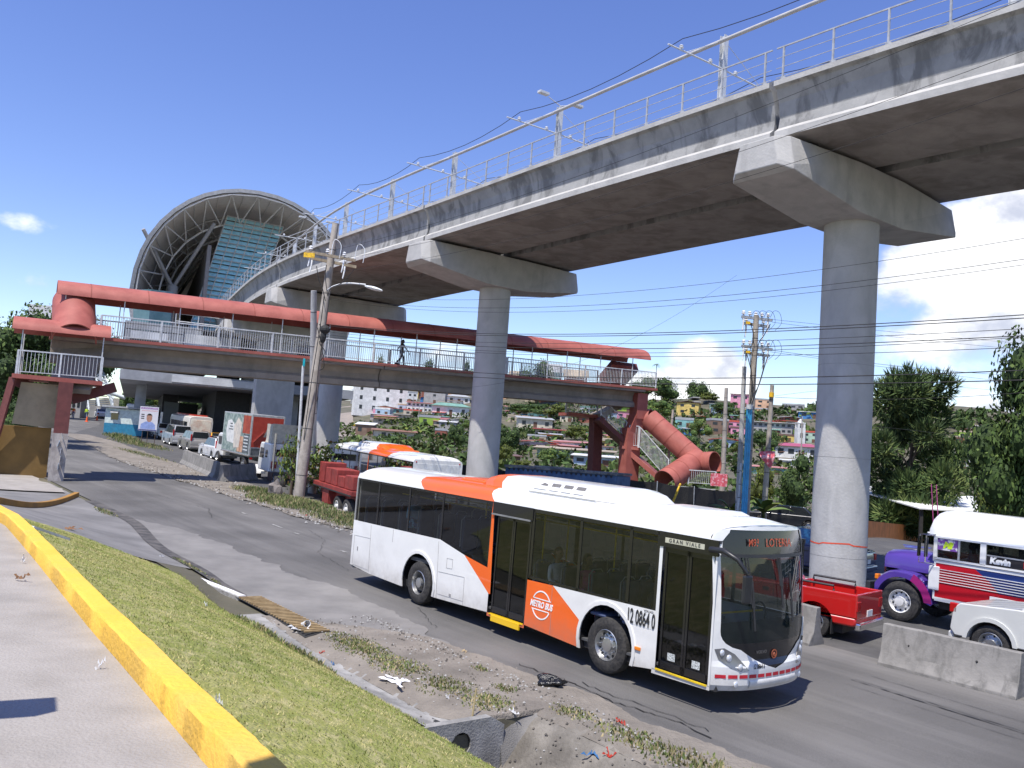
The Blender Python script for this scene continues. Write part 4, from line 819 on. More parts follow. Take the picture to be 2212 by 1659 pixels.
# local frame: x lateral to the right, y back along the tracks
ROOF = mat('roof_sheet', (.42, .43, .45), .35, metal=.7, scale=2, col2=(.55, .56, .58)); UND = mat('roof_underside', (.62, .57, .52), .6, scale=3, col2=(.70, .65, .60)); TRUSS = mat('truss_paint', (.55, .53, .50), .5, col2=(.66, .64, .61)); TEAL = mat('teal_glass', (.30, .58, .64), .25, scale=2, col2=(.42, .70, .74), emit=0)
W0, ZB, ZT = 11.7, 17.2, 29.6
def shell(a, y, off=0.):
    """a 0..1 over the arch left to right, y back"""
    k = 1-.20*sm(y, 0, 18)+.0*y; k *= (1-.5*sm(y, 55, 95)); fl = 1.0 if y > 0 else 1.0
    an = pi*(1.14-1.28*a) if False else pi*(1.09-1.18*a); w = (W0-off)*k; hgt = (ZT-ZB-off)*(1-.10*sm(y, 0, 20))*(1-.35*sm(y, 50, 95))
    lean = -3.2*(1-abs(sin(max(0, min(pi, an)))))*0
    ca, sa = cos(an), sin(an); sa_ = sa if sa < 0 else sa**.92
    return Vector((w*(abs(ca)**.95)*(1 if ca > 0 else -1)-.0, y-2.6*max(0, sa)+2.6, ZB+hgt*sa_*(1 if sa > 0 else .8)))
NA = 24; ys = [0, 2, 5, 9, 14, 20, 28, 38, 50, 62, 75, 88]
for nm, off, m in (('roof_shell', 0, ROOF), ('ceiling', .45, UND)):
    mb = MB(); mb.loft([[shell(a/NA, y, off) for a in range(NA+1)] for y in ys], False); mb.build(nm, m, stn, smooth=50)
mb = MB(); mb.loft([[shell(a/NA, 0, 0) for a in range(NA+1)], [shell(a/NA, 0, 0)+Vector((0, -.12, .0)) for a in range(NA+1)], [shell(a/NA, 0, .4)+Vector((0, -.12, 0)) for a in range(NA+1)], [shell(a/NA, 0, .4) for a in range(NA+1)]], False); mb.build('roof_edge', mat('roof_edge_paint', (.34, .34, .34), .5), stn)
mb = MB(); nb = 16
for a in range(nb):                                                     # rim truss: zigzag from rim to an inner ring set back
    A, B = shell(a/nb, 0, .6), shell((a+1)/nb, 0, .6); I = shell((a+.5)/nb, 5.5, 2.4); J = shell((a+1.5)/nb, 5.5, 2.4)
    mb.tube([A, I], .075, 5); mb.tube([B, I], .075, 5); mb.tube([A, B], .08, 5)
    if a < nb-1: mb.tube([I, J], .11, 5)
for yy in (9, 16, 24, 33):
    for a in range(nb):
        A, B = shell(a/nb, yy, .6), shell((a+1)/nb, yy, .6); I = shell((a+.5)/nb, yy+3, 2.2); J = shell((a+1.5)/nb, yy+3, 2.2); mb.tube([A, I], .06, 4); mb.tube([B, I], .06, 4); mb.tube([A, B], .07, 4)
        if a < nb-1: mb.tube([I, J], .11, 4)
for a in range(1, nb*2):
    for y0, y1 in zip(ys[:7], ys[1:8]): mb.tube([shell(a/nb/2, y0, .62), shell(a/nb/2, y1, .62)], .05, 4)
mb.build('roof_truss', TRUSS, stn)
for x, y in ((-7.4, 7), (-7.4, 22), (-7.4, 37), (8.2, 22)):
    mb = MB(); mb.tube([(x, y, 9), (x, y, 19.2)], .55, 12); 
    for dx, dy, dz in ((-3.6, -3, 5.2), (3.4, -4, 6.8), (-2.6, 4, 5), (3.4, 4, 7.4)): mb.tube([(x, y, 19.0), (x+dx, y+dy, 19.2+dz)], .2, 8)
    mb.build('branched_column', mat('column_grey', (.30, .29, .28), .6), stn, smooth=50)
mb = MB(); Q = [Vector((-2.6, 5.5, 27.6)), Vector((3.6, 5.5, 27.4)), Vector((.2, 5.5, 14.5)), Vector((-5.4, 5.5, 14.5))]; nn = 26
for k in range(nn):                                                   # louvred blue glass wall
    a, b = k/nn, (k+.86)/nn; L0, R0 = Q[0].lerp(Q[3], a), Q[1].lerp(Q[2], a); L1, R1 = Q[0].lerp(Q[3], b), Q[1].lerp(Q[2], b); mb.add([L0, R0, R1+Vector((0, -.25, 0)), L1+Vector((0, -.25, 0))], [(0, 1, 2, 3)])
mb.build('glass_wall', TEAL, stn)
mb = MB()
for k in range(7):
    f = k/6; mb.tube([Q[0].lerp(Q[1], f)+Vector((0, -.3, 0)), Q[3].lerp(Q[2], f)+Vector((0, -.3, 0))], .05, 4)
for k in range(0, nn, 2): f = k/nn; mb.tube([Q[0].lerp(Q[3], f)+Vector((0, -.3, 0)), Q[1].lerp(Q[2], f)+Vector((0, -.3, 0))], .035, 4)
mb.build('glass_wall_frame', TRUSS, stn)
mb = MB(); rg = [[(-11.4, 2.5, 17.6), (-10.9, 2.5, 13)], [(-9.6, 2.0, 17.8), (-9.5, 2.0, 13)], [(-7.4, 3.2, 18), (-7.4, 3.2, 13)]]; mb.loft(rg, False); mb.add([(-11.4, 2.5, 17.6), (-11.4, 60, 17.6), (-10.9, 60, 13), (-10.9, 2.5, 13)], [(0, 1, 2, 3)]); mb.build('lower_glass', mat('dim_teal_glass', (.10, .20, .22), .3, scale=1, col2=(.16, .27, .29)), stn)
mb = MB(); mb.box((-4.2, 34, 19), (.4, 60, 9.5)); mb.box((9.5, 45, 15), (.4, 80, 12)); mb.build('screen_wall', mat('dark_screen', (.22, .20, .19), .7), stn)
SG = mat('station_grey', (.33, .34, .36), .8, scale=.8, dirt=.3); SW = mat('station_white', (.62, .63, .64), .7, scale=.6, dirt=.2); SDK = mat('station_dark', (.045, .045, .05), .7)
mb = MB(); mb.box((-8.0, 32, 13.9), (7.5, 60, .8)); mb.box((8.2, 40, 13.9), (5, 60, .8)); mb.build('platform', SG, stn)
mb = MB(); mb.box((-7.3, 33, 11.6), (8.6, 62, 3.6)); mb.box((.3, 33, 8.7), (24, 64, 1.0)); mb.build('concourse', SG, stn)
mb = MB(); mb.box((-3.2, 1.2, 11.9), (5.5, .3, 3.2)); mb.box((-9.3, 1.4, 12.9), (3.5, .3, .7)); mb.box((-2, 1.0, 8.7), (9.5, .3, .7)); mb.build('concourse_panel', SW, stn)
mb = MB(); mb.box((-9.3, 1.3, 11.3), (3.6, .3, 2.2)); mb.box((3.8, 1.2, 11.6), (7.5, .3, 2.8)); mb.build('concourse_opening', SDK, stn)
[MB().box((x, y, 4.7), (1.1, 1.1, 8.4)).build('concourse_column', SG, stn) for x in (-9.5, 3.2, 10.5) for y in (10, 34, 58)]
mb = MB()
for z in (14.6, 15.4): mb.tube([(-7.0, .2, z), (-2.6, .2, z)], .05, 5)
for x in (-7, -4.8, -2.6): mb.tube([(x, .2, 13.4), (x, .2, 15.4)], .05, 5)
mb.build('platform_rail', RAILP, stn)
for x0, x1, y0, y1, m_ in ((-1.6, 2.2, 9, 30, SDK), (4.6, 7.2, 6, 9, SG), (7.5, 10.8, 14, 40, SDK), (-6.5, -4.5, 34, 58, SDK)): MB().box(((x0+x1)/2, (y0+y1)/2, 4.6), (x1-x0, y1-y0, 8.1)).build('fill_block', m_, stn)  # blocks added to fill the open bays; near-black ones stand for shade
# ================================================================= the footbridge
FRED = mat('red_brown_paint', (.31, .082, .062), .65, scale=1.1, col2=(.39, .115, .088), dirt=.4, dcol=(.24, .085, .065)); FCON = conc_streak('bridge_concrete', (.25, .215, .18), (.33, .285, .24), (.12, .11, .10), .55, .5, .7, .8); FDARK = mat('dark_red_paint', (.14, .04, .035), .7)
F0, F1 = Vector((-23.4, 44.1, 7.86)), Vector((8.9, 62.0, 8.76)); fd = F1-F0; FL = fd.length; fd.normalize(); fh = Vector((fd.x, fd.y, 0)).normalized(); fn = Vector((fh.y, -fh.x, 0))      # fn points to the camera side
fb = empty('footbridge', (*F0.lerp(F1, .5).xy, 0), 0, 'long concrete footbridge with a red barrel roof crossing the road', 'footbridge'); FO = fb.location.copy()
def fp(s, o=0., z=0.): return F0+fd*s+fn*o+Vector((0, 0, z))-FO
mb = MB()
for a, b in ((-.2, 17.3), (17.36, FL-.1)):
    P = [(1.25, -.12), (1.25, -.28), (.62, -.30), (.52, -.42), (.40, -.62), (.40, -.92), (.62, -1.08), (.62, -1.38), (-.62, -1.38), (-.62, -1.08), (-.40, -.92), (-.40, -.62), (-.52, -.42), (-.62, -.30), (-1.25, -.28), (-1.25, -.12)]
    mb.loft([[fp(s, o, z) for o, z in P] for s in (a, b)], True, True)
mb.build('beam', FCON, fb)
mb = MB(); mb.loft([[fp(s, o, z) for o, z in ((1.33, -.12), (1.33, .04), (-1.33, .04), (-1.33, -.12))] for s in (-.3, FL+.9)], True, True); mb.build('deck', FRED, fb)
def rail(nm, A, B, h=1.12, parent=fb, off=Vector((0, 0, 0)), ps=2.9, m=RAILP, bs=.125, b0=.12):
    A, B = Vector(A), Vector(B); l = (B-A).length; n = max(1, round(l/ps)); mb = MB(); up = Vector((0, 0, 1))
    for k in range(n+1): p = A.lerp(B, k/n); mb.bar(p, p+up*h, .08, .08, (B-A).normalized())
    mb.bar(A+up*h, B+up*h, .07, .06); mb.bar(A+up*b0, B+up*b0, .04, .04); k = 0; nb = int(l/bs)
    for k in range(nb): p = A.lerp(B, (k+.5)/nb); mb.bar(p+up*b0, p+up*h, .022, .022, (B-A).normalized())
    return mb.build(nm, m, parent)
for s0, s1 in ((1.9, 13.5), (13.6, 25.5), (25.6, FL+.75)): rail('railing', fp(s0, 1.27, .04), fp(s1, 1.27, .04))
for s0, s1 in ((0.2, 18.5), (18.6, FL-2.5)): rail('railing', fp(s0, -1.27, .04), fp(s1, -1.27, .04))
for k in range(14):
    s = .2+k*2.72
    for o in (1.27, -1.27): MB().bar(fp(s, o, .04), fp(s, o, 2.08), .045, .045, fd).build('roof_post', RAILP, fb)
def barrel(nm, A, B, r, rise, lat, n=12, th=.06, m=FRED, parent=fb, off=None, over=0., a0=-.0):
    """half tube roof from A to B; lat = sideways unit vector"""
    off = FO if off is None else off; A, B = Vector(A), Vector(B); d = (B-A).normalized(); u_ = lat.cross(d); u_ = u_ if u_.z > 0 else -u_; mb = MB(); rg = []
    for P in (A, B):
        o_ = [P+lat*(r*cos(a))+u_*(rise*sin(a))-off for a in [a0+(pi-2*a0)*k/n for k in range(n+1)]]; i_ = [P+lat*((r-th)*cos(a))+u_*((rise-th)*sin(a))-off for a in [a0+(pi-2*a0)*k/n for k in range(n+1)]][::-1]; rg.append(o_+i_)
    mb.loft(rg, True, True); return mb.build(nm, m, parent, smooth=40)
zc = 1.98
barrel('roof', F0+fd*-.2+Vector((0, 0, zc)), F0+fd*(FL+.1)+Vector((0, 0, zc)), 1.42, .86, fn)
for k in range(13): a_ = F0+fd*(1.3+k*2.72)+Vector((0, 0, zc)); barrel('roof_seam', a_, a_+fd*.05, 1.432, .872, fn, m=mat('red_seam', (.27, .065, .045), .7, dirt=.3))
# right end supports and stairs
RB = fb
def seg(nm, pts, wd, hg, m, parent=RB, bev=.0, up=Vector((0, 0, 1))):
    mb = MB(); pts = [Vector(p)-FO for p in pts]
    for a, b in zip(pts, pts[1:]): mb.bar(a, b, wd, hg, up)
    return mb.build(nm, m, parent, bevel=bev)
dR = 61.5
c1 = [D(1397, 845, dR), D(1392, 898, dR), D(1364, 912, dR), D(1349, 1075, dR)]
seg('column', [D(1381, 850, dR), D(1378, 905, dR)], .9, .9, FRED, up=fn); seg('column', [D(1380, 895, dR), D(1362, 940, dR)], .95, .85, FRED, up=fn); seg('column', [D(1363, 925, dR), D(1353, 1085, dR)], 1.15, .9, FRED, up=fn)
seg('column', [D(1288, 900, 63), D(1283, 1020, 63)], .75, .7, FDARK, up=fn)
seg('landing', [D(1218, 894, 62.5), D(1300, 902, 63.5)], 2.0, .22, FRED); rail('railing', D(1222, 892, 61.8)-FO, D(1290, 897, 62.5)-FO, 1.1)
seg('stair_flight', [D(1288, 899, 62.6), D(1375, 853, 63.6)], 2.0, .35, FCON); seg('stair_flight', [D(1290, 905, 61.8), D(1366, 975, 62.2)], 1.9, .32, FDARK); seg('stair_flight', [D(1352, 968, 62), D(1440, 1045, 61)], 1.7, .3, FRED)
seg('landing', [D(1340, 966, 62), D(1375, 970, 62)], 2.0, .2, FRED)
rail('railing', D(1358, 965, 61.1)-FO, D(1378, 967, 61.1)-FO, 1.5); rail('railing', D(1380, 967, 61.0)-FO, D(1442, 1038, 60.2)-FO, 1.45); rail('railing', D(1298, 898, 61)-FO, D(1352, 948, 61.5)-FO, 1.2, m=RAILP)
def tubeseg(A, B, r, parent=fb, off=None, m=FRED):
    off = FO if off is None else off; mb = MB(); A, B = Vector(A)-off, Vector(B)-off; d = (B-A).normalized(); x = d.cross(Vector((0, 0, 1))).normalized(); y = x.cross(d); n = 22; rg = []
    for P in (A, B):
        aa = [-.75+(pi+1.5)*k/n for k in range(n+1)]; rg.append([P+x*(r*cos(a))+y*(r*sin(a)) for a in aa]+[P+x*((r-.06)*cos(a))+y*((r-.06)*sin(a)) for a in aa[::-1]])
    mb.loft(rg, True, True); b = mb.build('stair_roof', m, parent, smooth=40)
    if r > .8 and m is FRED:
        L_ = (B-A).length; k = .9
        while k < L_-.3: tubeseg(Vector(A)+d*k+off, Vector(A)+d*(k+.05)+off, r*1.012, parent, off, MATS['red_seam']); k += 1.25
    return b
R_ = .86
tubeseg(D(1383, 911, 62.2), D(1408, 909, 61.8), R_); tubeseg(D(1400, 906, 61.8), D(1510, 1003, 60.2), R_*.97); tubeseg(D(1499, 1003, 60.2), D(1545, 1001, 59), R_*.95); tubeseg(D(1508, 994, 60.0), D(1436, 1042, 57.5), R_*.97)
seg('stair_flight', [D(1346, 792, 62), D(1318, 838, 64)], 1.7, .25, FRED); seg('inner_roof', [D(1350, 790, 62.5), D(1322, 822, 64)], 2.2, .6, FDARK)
rail('railing', D(1486, 1046, 58)-FO, D(1545, 1050, 58)-FO, .95)
mb = MB(); mb.bar(D(1455, 1052, 58)-FO, D(1486, 1018, 58)-FO, .06, .06); mb.bar(D(1420, 1046, 57)-FO, D(1545, 1058, 57.5)-FO, .05, .05); mb.build('handrail', RAILP, fb)
# left end: landing, flight roof, stairs
lp = Vector((-21.35, 40.9, 5.66)); Lf = fh; Ln = fn                # landing centre of its front edge
ls = tag(empty('footbridge_stairs', (lp.x, lp.y, H(lp.x, lp.y))), 'covered red stair tower with a railed landing at the left end of the footbridge', 'stairs'); LO = ls.location.copy()
A_, B_ = Vector((-23.3, 40.7, 5.62)), Vector((-20.1, 42.4, 5.68)); ld = (B_-A_); ld.z = 0; ld.normalize(); lb = Vector((-ld.y, ld.x, 0))
mb = MB(); mb.loft([[A_+ld*(s)+lb*o+Vector((0, 0, z))-LO for o, z in ((0, -.2), (0, 0), (2.9, 0), (2.9, -.2))] for s in (-.15, (B_-A_).length+.1)], True, True); mb.build('landing', FRED, ls)
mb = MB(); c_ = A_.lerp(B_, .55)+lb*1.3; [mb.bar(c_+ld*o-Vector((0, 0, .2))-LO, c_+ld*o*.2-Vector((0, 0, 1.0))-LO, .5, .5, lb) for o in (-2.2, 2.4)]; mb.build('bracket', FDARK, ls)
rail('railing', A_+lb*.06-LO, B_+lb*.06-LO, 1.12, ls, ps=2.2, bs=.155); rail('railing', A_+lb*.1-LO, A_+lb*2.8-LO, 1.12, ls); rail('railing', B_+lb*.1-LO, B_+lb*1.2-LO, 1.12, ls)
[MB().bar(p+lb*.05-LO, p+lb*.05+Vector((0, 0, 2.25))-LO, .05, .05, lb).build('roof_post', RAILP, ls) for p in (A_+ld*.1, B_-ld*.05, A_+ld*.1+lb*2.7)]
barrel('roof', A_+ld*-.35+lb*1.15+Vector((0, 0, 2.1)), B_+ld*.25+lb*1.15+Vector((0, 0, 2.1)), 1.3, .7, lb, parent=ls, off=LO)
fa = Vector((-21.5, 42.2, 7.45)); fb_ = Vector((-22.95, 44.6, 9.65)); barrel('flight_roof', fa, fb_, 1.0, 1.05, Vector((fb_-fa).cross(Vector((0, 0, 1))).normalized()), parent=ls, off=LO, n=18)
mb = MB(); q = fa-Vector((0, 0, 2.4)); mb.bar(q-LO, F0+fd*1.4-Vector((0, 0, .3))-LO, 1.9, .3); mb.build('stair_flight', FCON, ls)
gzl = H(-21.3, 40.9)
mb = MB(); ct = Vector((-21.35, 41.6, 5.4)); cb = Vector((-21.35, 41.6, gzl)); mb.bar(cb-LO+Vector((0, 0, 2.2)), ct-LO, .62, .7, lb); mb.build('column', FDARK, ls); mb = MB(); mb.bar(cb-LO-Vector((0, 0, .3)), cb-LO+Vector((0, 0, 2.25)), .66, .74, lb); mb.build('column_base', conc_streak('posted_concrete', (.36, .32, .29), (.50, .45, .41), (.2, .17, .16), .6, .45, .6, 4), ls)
rnd = random.Random(5); PST = [mat('poster_blue', (.30, .38, .48), .7, scale=9, var=.5), mat('poster_pale', (.55, .56, .56), .7, scale=9, var=.4), mat('poster_white', (.66, .66, .68), .7, scale=9, var=.3)]
for k in range(5): mb = MB(); z = .55+k*.36; mb.bar(cb-LO-lb*.375+ld*rnd.uniform(-.1, .12)+Vector((0, 0, z)), cb-LO-lb*.375+ld*rnd.uniform(-.1, .1)+Vector((0, 0, z+.28)), .015, .42, lb); mb.build('poster', PST[k % 3], ls)
# lower flight seen from beneath: beige soffit panel, then a yellow wall
mb = MB(); s0 = A_+ld*.35+lb*1.4-Vector((0, 0, .25)); pa, pb = s0, s0-lb*-.6+Vector((-.35, 1.4, -2.15)); mb.add([A_+ld*.25+lb*.5+Vector((0, 0, -.35))-LO, A_+ld*2.0+lb*.5+Vector((0, 0, -.35))-LO, A_+ld*1.85+lb*.9+Vector((0, 0, -2.45))-LO, A_+ld*.05+lb*.7+Vector((0, 0, -2.35))-LO, A_+ld*.25+lb*.75+Vector((0, 0, -.35))-LO, A_+ld*2.0+lb*.75+Vector((0, 0, -.35))-LO, A_+ld*1.85+lb*1.15+Vector((0, 0, -2.45))-LO, A_+ld*.05+lb*.95+Vector((0, 0, -2.35))-LO], [(0, 1, 2, 3), (4, 7, 6, 5), (0, 4, 5, 1), (1, 5, 6, 2), (2, 6, 7, 3), (3, 7, 4, 0)]); mb.build('stair_soffit', mat('beige_concrete', (.30, .255, .175), .85, scale=1.5, dirt=.3, dcol=(.18, .14, .08)), ls)
mb = MB(); mb.bar(A_+ld*-1.2+lb*1.6+Vector((0, 0, -3.7))-LO, A_+ld*1.75+lb*1.6+Vector((0, 0, -3.7))-LO, 1.2, 2.5); mb.build('stair_wall', mat('ochre_wall', (.20, .115, .03), .8, scale=1.2, dirt=.7, dcol=(.12, .08, .03)), ls)
mb = MB(); mb.bar(A_+ld*-.1+lb*.3+Vector((0, 0, -.2))-LO, A_+ld*-.8+lb*.9+Vector((0, 0, -4.9))-LO, .12, .35); mb.build('stringer', FDARK, ls)
# ================================================================= cars, trucks and buses in the far lanes
def at(t, q): x, y = xy(t, q); return Vector((x, y, H(x, y)))
SLOPE = lambda t: atan2(gz(t+2)-gz(t-2), 4)
def put(o, P, rz, sl=True):
    """stand a vehicle at ground point P heading rz, pitched with the road"""
    P = Vector(P); o.location = P; d = Vector((cos(rz), sin(rz), 0)); a = P+d*1.5; b = P-d*1.5; pt = atan2(H(a.x, a.y)-H(b.x, b.y), 3.) if sl else 0
    o.rotation_euler = (Matrix.Rotation(rz, 4, 'Z')@Matrix.Rotation(-pt, 4, 'Y')).to_euler(); return o
def car(label, col, L=4.3, W=1.74, Hh=1.45, hood=.95, belt=.93, xw=1.15, xr0=.45, xr1=-1.0, xb=-1.7, deck=.97, r=.32, wb=(1.32, -1.28), cat='car', group=None, rim=RIM, m=None, pickup=False, glassm=None, lower=.24, tail='side', rack=False, paintn=None):
    P = m or paint(paintn or ('car_%02x%02x%02x' % tuple(int(255*c) for c in col)), col, coat=1., dirt=.06); G_ = glassm or DGLASS; e = empty('pickup_truck' if pickup else 'car', (0, 0, 0), 0, label, cat, group); h = L/2
    f, b = wb; mb = MB(); aR = arch(b, r, r*1.18, 10, lower); aF = arch(f, r, r*1.18, 10, lower)
    prof = [(-h+.08, lower)]+aR[::-1]+aF[::-1]+[(h-.1, lower), (h, lower+.12), (h, .58), (h-.05, hood-.18), (h-.18, hood-.06), (xw, hood+.02), (xb, deck), (-h+.06, deck-.02), (-h, deck-.18), (-h, .42)]
    if pickup: prof = prof[:-4]+[(xw-.02, hood+.02), (xr1-.35, belt), (xr1-.35, .62), (-h+.0, .62), (-h, .45)]
    mb.prism(prof, -W/2, W/2); mb.build('body', P, e, smooth=30, bevel=.055, seg=2)
    mb = MB(); zb = belt if not pickup else belt; x3 = xb if not pickup else xr1-.3; base = [(xw, W/2-.06), (x3, W/2-.06)]; top = [(xr0, W/2-.20), (xr1, W/2-.20)]
    z0, z1 = min(hood, deck)-.03 if not pickup else belt-.05, Hh
    ring0 = [(xw, W/2-.06, z0), (x3, W/2-.06, z0), (x3, -W/2+.06, z0), (xw, -W/2+.06, z0)]; ring1 = [(xr0, W/2-.21, z1), (xr1, W/2-.21, z1), (xr1, -W/2+.21, z1), (xr0, -W/2+.21, z1)]
    mb.loft([ring0, ring1], True, True); cab = mb.build('cabin', P, e, smooth=30, bevel=.06, seg=3)
    def quadw(a, b_, c, d, nm='window', sh=.10, off=.012):
        a, b_, c, d = map(Vector, (a, b_, c, d)); cen = (a+b_+c+d)/4; n = (b_-a).cross(d-a).normalized(); n = n if n.dot(cen-Vector((0, 0, .8))) > 0 else -n
        mb = MB(); mb.add([p.lerp(cen, sh)+n*off for p in (a, b_, c, d)]+[p.lerp(cen, sh) for p in (a, b_, c, d)], [(0, 1, 2, 3), (0, 4, 5, 1), (1, 5, 6, 2), (2, 6, 7, 3), (3, 7, 4, 0)]); return mb.build(nm, G_, cab)
    L3 = lambda p, q_, k: Vector(p).lerp(Vector(q_), k)
    lo = .14
    quadw(L3(ring0[0], ring1[0], lo), L3(ring0[3], ring1[3], lo), ring1[3], ring1[0], 'windscreen', .07); quadw(L3(ring0[1], ring1[1], lo+.08), L3(ring0[2], ring1[2], lo+.08), ring1[2], ring1[1], 'rear_window', .1)
    ks = [0, .46, .97] if (xr0-xr1) < 2.0 else [0, .36, .68, .97]
    if pickup and (xr0-xr1) < 1.2: ks = [0, .97]
    for s in (0, 1):
        A, B, C, D_ = (ring0[0], ring0[1], ring1[1], ring1[0]) if s == 0 else (ring0[3], ring0[2], ring1[2], ring1[3])
        A, B = L3(A, D_, lo), L3(B, C, lo)
        for k0, k1 in zip(ks, ks[1:]): quadw(L3(A, B, k0), L3(A, B, k1), L3(D_, C, k1), L3(D_, C, k0), 'window', .06)
    for x in wb:
        for s in (-1, 1): wheel(e, x, s*(W/2-.12), r, .2, s, rim, .62, hub=.04, bolts=5)
    mb = MB(); mb.box((0, 0, r*1.0), (L*.86, W-.36, r*.9)); mb.build('underbody', DARK, e)
    for s in (-1, 1):
        mb = MB(); mb.box((h-.04, s*(W/2-.24), .66), (.1, .32, .15)); mb.build('headlight', CLR_L, e, bevel=.03)
        mb = MB()
        if tail == 'tall': mb.box((-h+.05, s*(W/2-.08), deck+.18), (.12, .13, .55))
        else: mb.box((-h+.03, s*(W/2-.14), deck-.22), (.1, .24, .24))
        mb.build('tail_lamp', RED_L, e, bevel=.02)
    mb = MB(); mb.box((h+.0, 0, .40), (.12, W-.1, .18)); mb.build('front_bumper', mat('bumper_grey', (.12, .12, .12), .5) if pickup else P, e, bevel=.04); mb = MB(); mb.box((-h-.02, 0, .43), (.14, W-.1, .18)); mb.build('rear_bumper', CHROME if pickup else P, e, bevel=.04)
    mb = MB(); mb.box((-h-.012, 0, .68), (.02, .34, .15)); mb.build('number_plate', mat('plate_white', (.7, .7, .7)), e)
    mb = MB(); mb.box((h+.01, 0, .62), (.03, .8, .12)); mb.build('grille', DARK, e)
    for s in (-1, 1): mb = MB(); mb.box((xw-.25, s*(W/2+.08), hood+.1), (.12, .18, .13)); mb.build('mirror', P, e, bevel=.03)
    SM = mat('panel_gap', (.03, .03, .03), .8)
    for s in (-1, 1):
        mb = MB(); y = s*(W/2+.001); xs_ = (xw-.22, (xr0+xr1)/2+.1, xr1-.05) if not (pickup and xr0-xr1 < 1.2) else (xw-.22, xr1-.15)
        for x in xs_: mb.bar((x, y, lower+.16), (x, y, belt-.07), .006, .014, Vector((1, 0, 0)))
        mb.bar((xs_[0], y, lower+.16), (xs_[-1], y, lower+.16), .006, .014); mb.build('door_gap', SM, e)
        for x in xs_[1:]: mb = MB(); mb.box((x+.2, s*(W/2+.012), belt-.17), (.16, .03, .03)); mb.build('door_handle', DARK, e)
    if rack:
        mb = MB(); [mb.tube([(xr0-.1, s*(W/2-.26), Hh+.05), (xr1+.1, s*(W/2-.26), Hh+.05)], .02, 5) for s in (-1, 1)]; mb.build('roof_rack', DARK, e)
    if pickup:
        x0, x1 = -h, xr1-.38; bz = belt+.02; mb = MB()
        for s in (-1, 1): mb.box(((x0+x1)/2, s*(W/2-.05), (.62+bz)/2), (x1-x0, .10, bz-.62))
        mb.box((x1, 0, (.62+bz)/2), (.06, W-.1, bz-.62)); mb.build('bed', P, e, bevel=.02); mb = MB(); mb.box((x0+.02, 0, (.60+bz)/2), (.06, W-.06, bz-.58)); mb.build('tailgate', P, e, bevel=.02)
        mb = MB(); mb.box(((x0+x1)/2, 0, .64), (x1-x0, W-.1, .05)); mb.build('bed_floor', DARK, e)
    return e
pk = car('red pickup truck with an empty bed, half hidden behind the front bus', (.50, .012, .010), L=5.0, W=1.72, Hh=1.62, hood=1.05, belt=1.13, xw=1.0, xr0=.45, xr1=-.35, xb=-.7, deck=1.1, r=.37, wb=(1.55, -1.52), cat='pickup truck', pickup=True, lower=.42, paintn='pickup_red')
mb = MB(); [mb.tube([(-.85, s*.7, 1.15), (-.85, s*.7, 1.26), (-1.9, s*.7, 1.26), (-1.9, s*.7, 1.15)], .03, 6) for s in (-1, 1)]; mb.build('bed_rail', DARK, pk)
for s in (-1, 1): mb = MB(); mb.box((-1.95, s*.78, .34), (.02, .2, .34)); mb.build('mud_flap', BLACK, pk)
P = at(-9.1, 7.62+.8); dA = Vector((AX, AY, 0)); pa_ = ROADA+.17; put(pk, P+Vector((cos(pa_), sin(pa_), 0))*1.95, pa_)
sv = car('white off-road car behind the long concrete barrier at the right edge', (.62, .62, .58), L=4.7, W=1.78, Hh=1.85, hood=1.16, belt=1.18, xw=1.05, xr0=.62, xr1=-2.1, xb=-2.28, deck=1.18, r=.38, wb=(1.55, -1.3), lower=.42, rack=False, rim=RIM); put(sv, at(-11.0, 9.9)-dA*2.8, ROADA); sv.scale = (1.06,)*3
mb = MB(); mb.box((2.30, .84, .98), (.16, .1, .2)); mb.build('side_lamp', RED_L, sv, bevel=.02)
for x, lab in ((1.55, ''), (-1.3, '')):
    mb = MB(); A = arch(x, .38, .45, 12, .42); B = arch(x, .38, .53, 12, .42); mb.loft([[(a[0], .89+o, a[1]) for a in Q_] for Q_, o in ((A, -.02), (A, .035), (B, .035), (B, -.02))], False); mb.build('fender_flare', MATS[sv.children[0].data.materials[0].name] if sv.children[0].data and sv.children[0].data.materials else BWHITE, sv, smooth=40)
b1 = car('black saloon car parked beside the nearest tall pier', (.012, .012, .013), L=4.5, Hh=1.38, cat='car', hood=.88, belt=.86, deck=.95, xb=-1.65); put(b1, D(1697, 1135, 51.5).xy.to_3d()+Vector((0, 0, H(*D(1697, 1135, 51.5).xy))), pi-.35)
b2 = car('dark blue car with pale blue rear glass, just left of the nearest pier', (.02, .03, .10), L=4.4, Hh=1.6, hood=1.0, belt=1.0, xr1=-1.5, xb=-1.95, deck=1.05, glassm=mat('blue_tint_glass', (.015, .10, .22), .15, scale=2, col2=(.08, .35, .5), cstop=(.52, .6), coat=.5)); Pb = D(1745, 1200, 33); put(b2, Vector((Pb.x, Pb.y, H(Pb.x, Pb.y))), ROADA+.2)
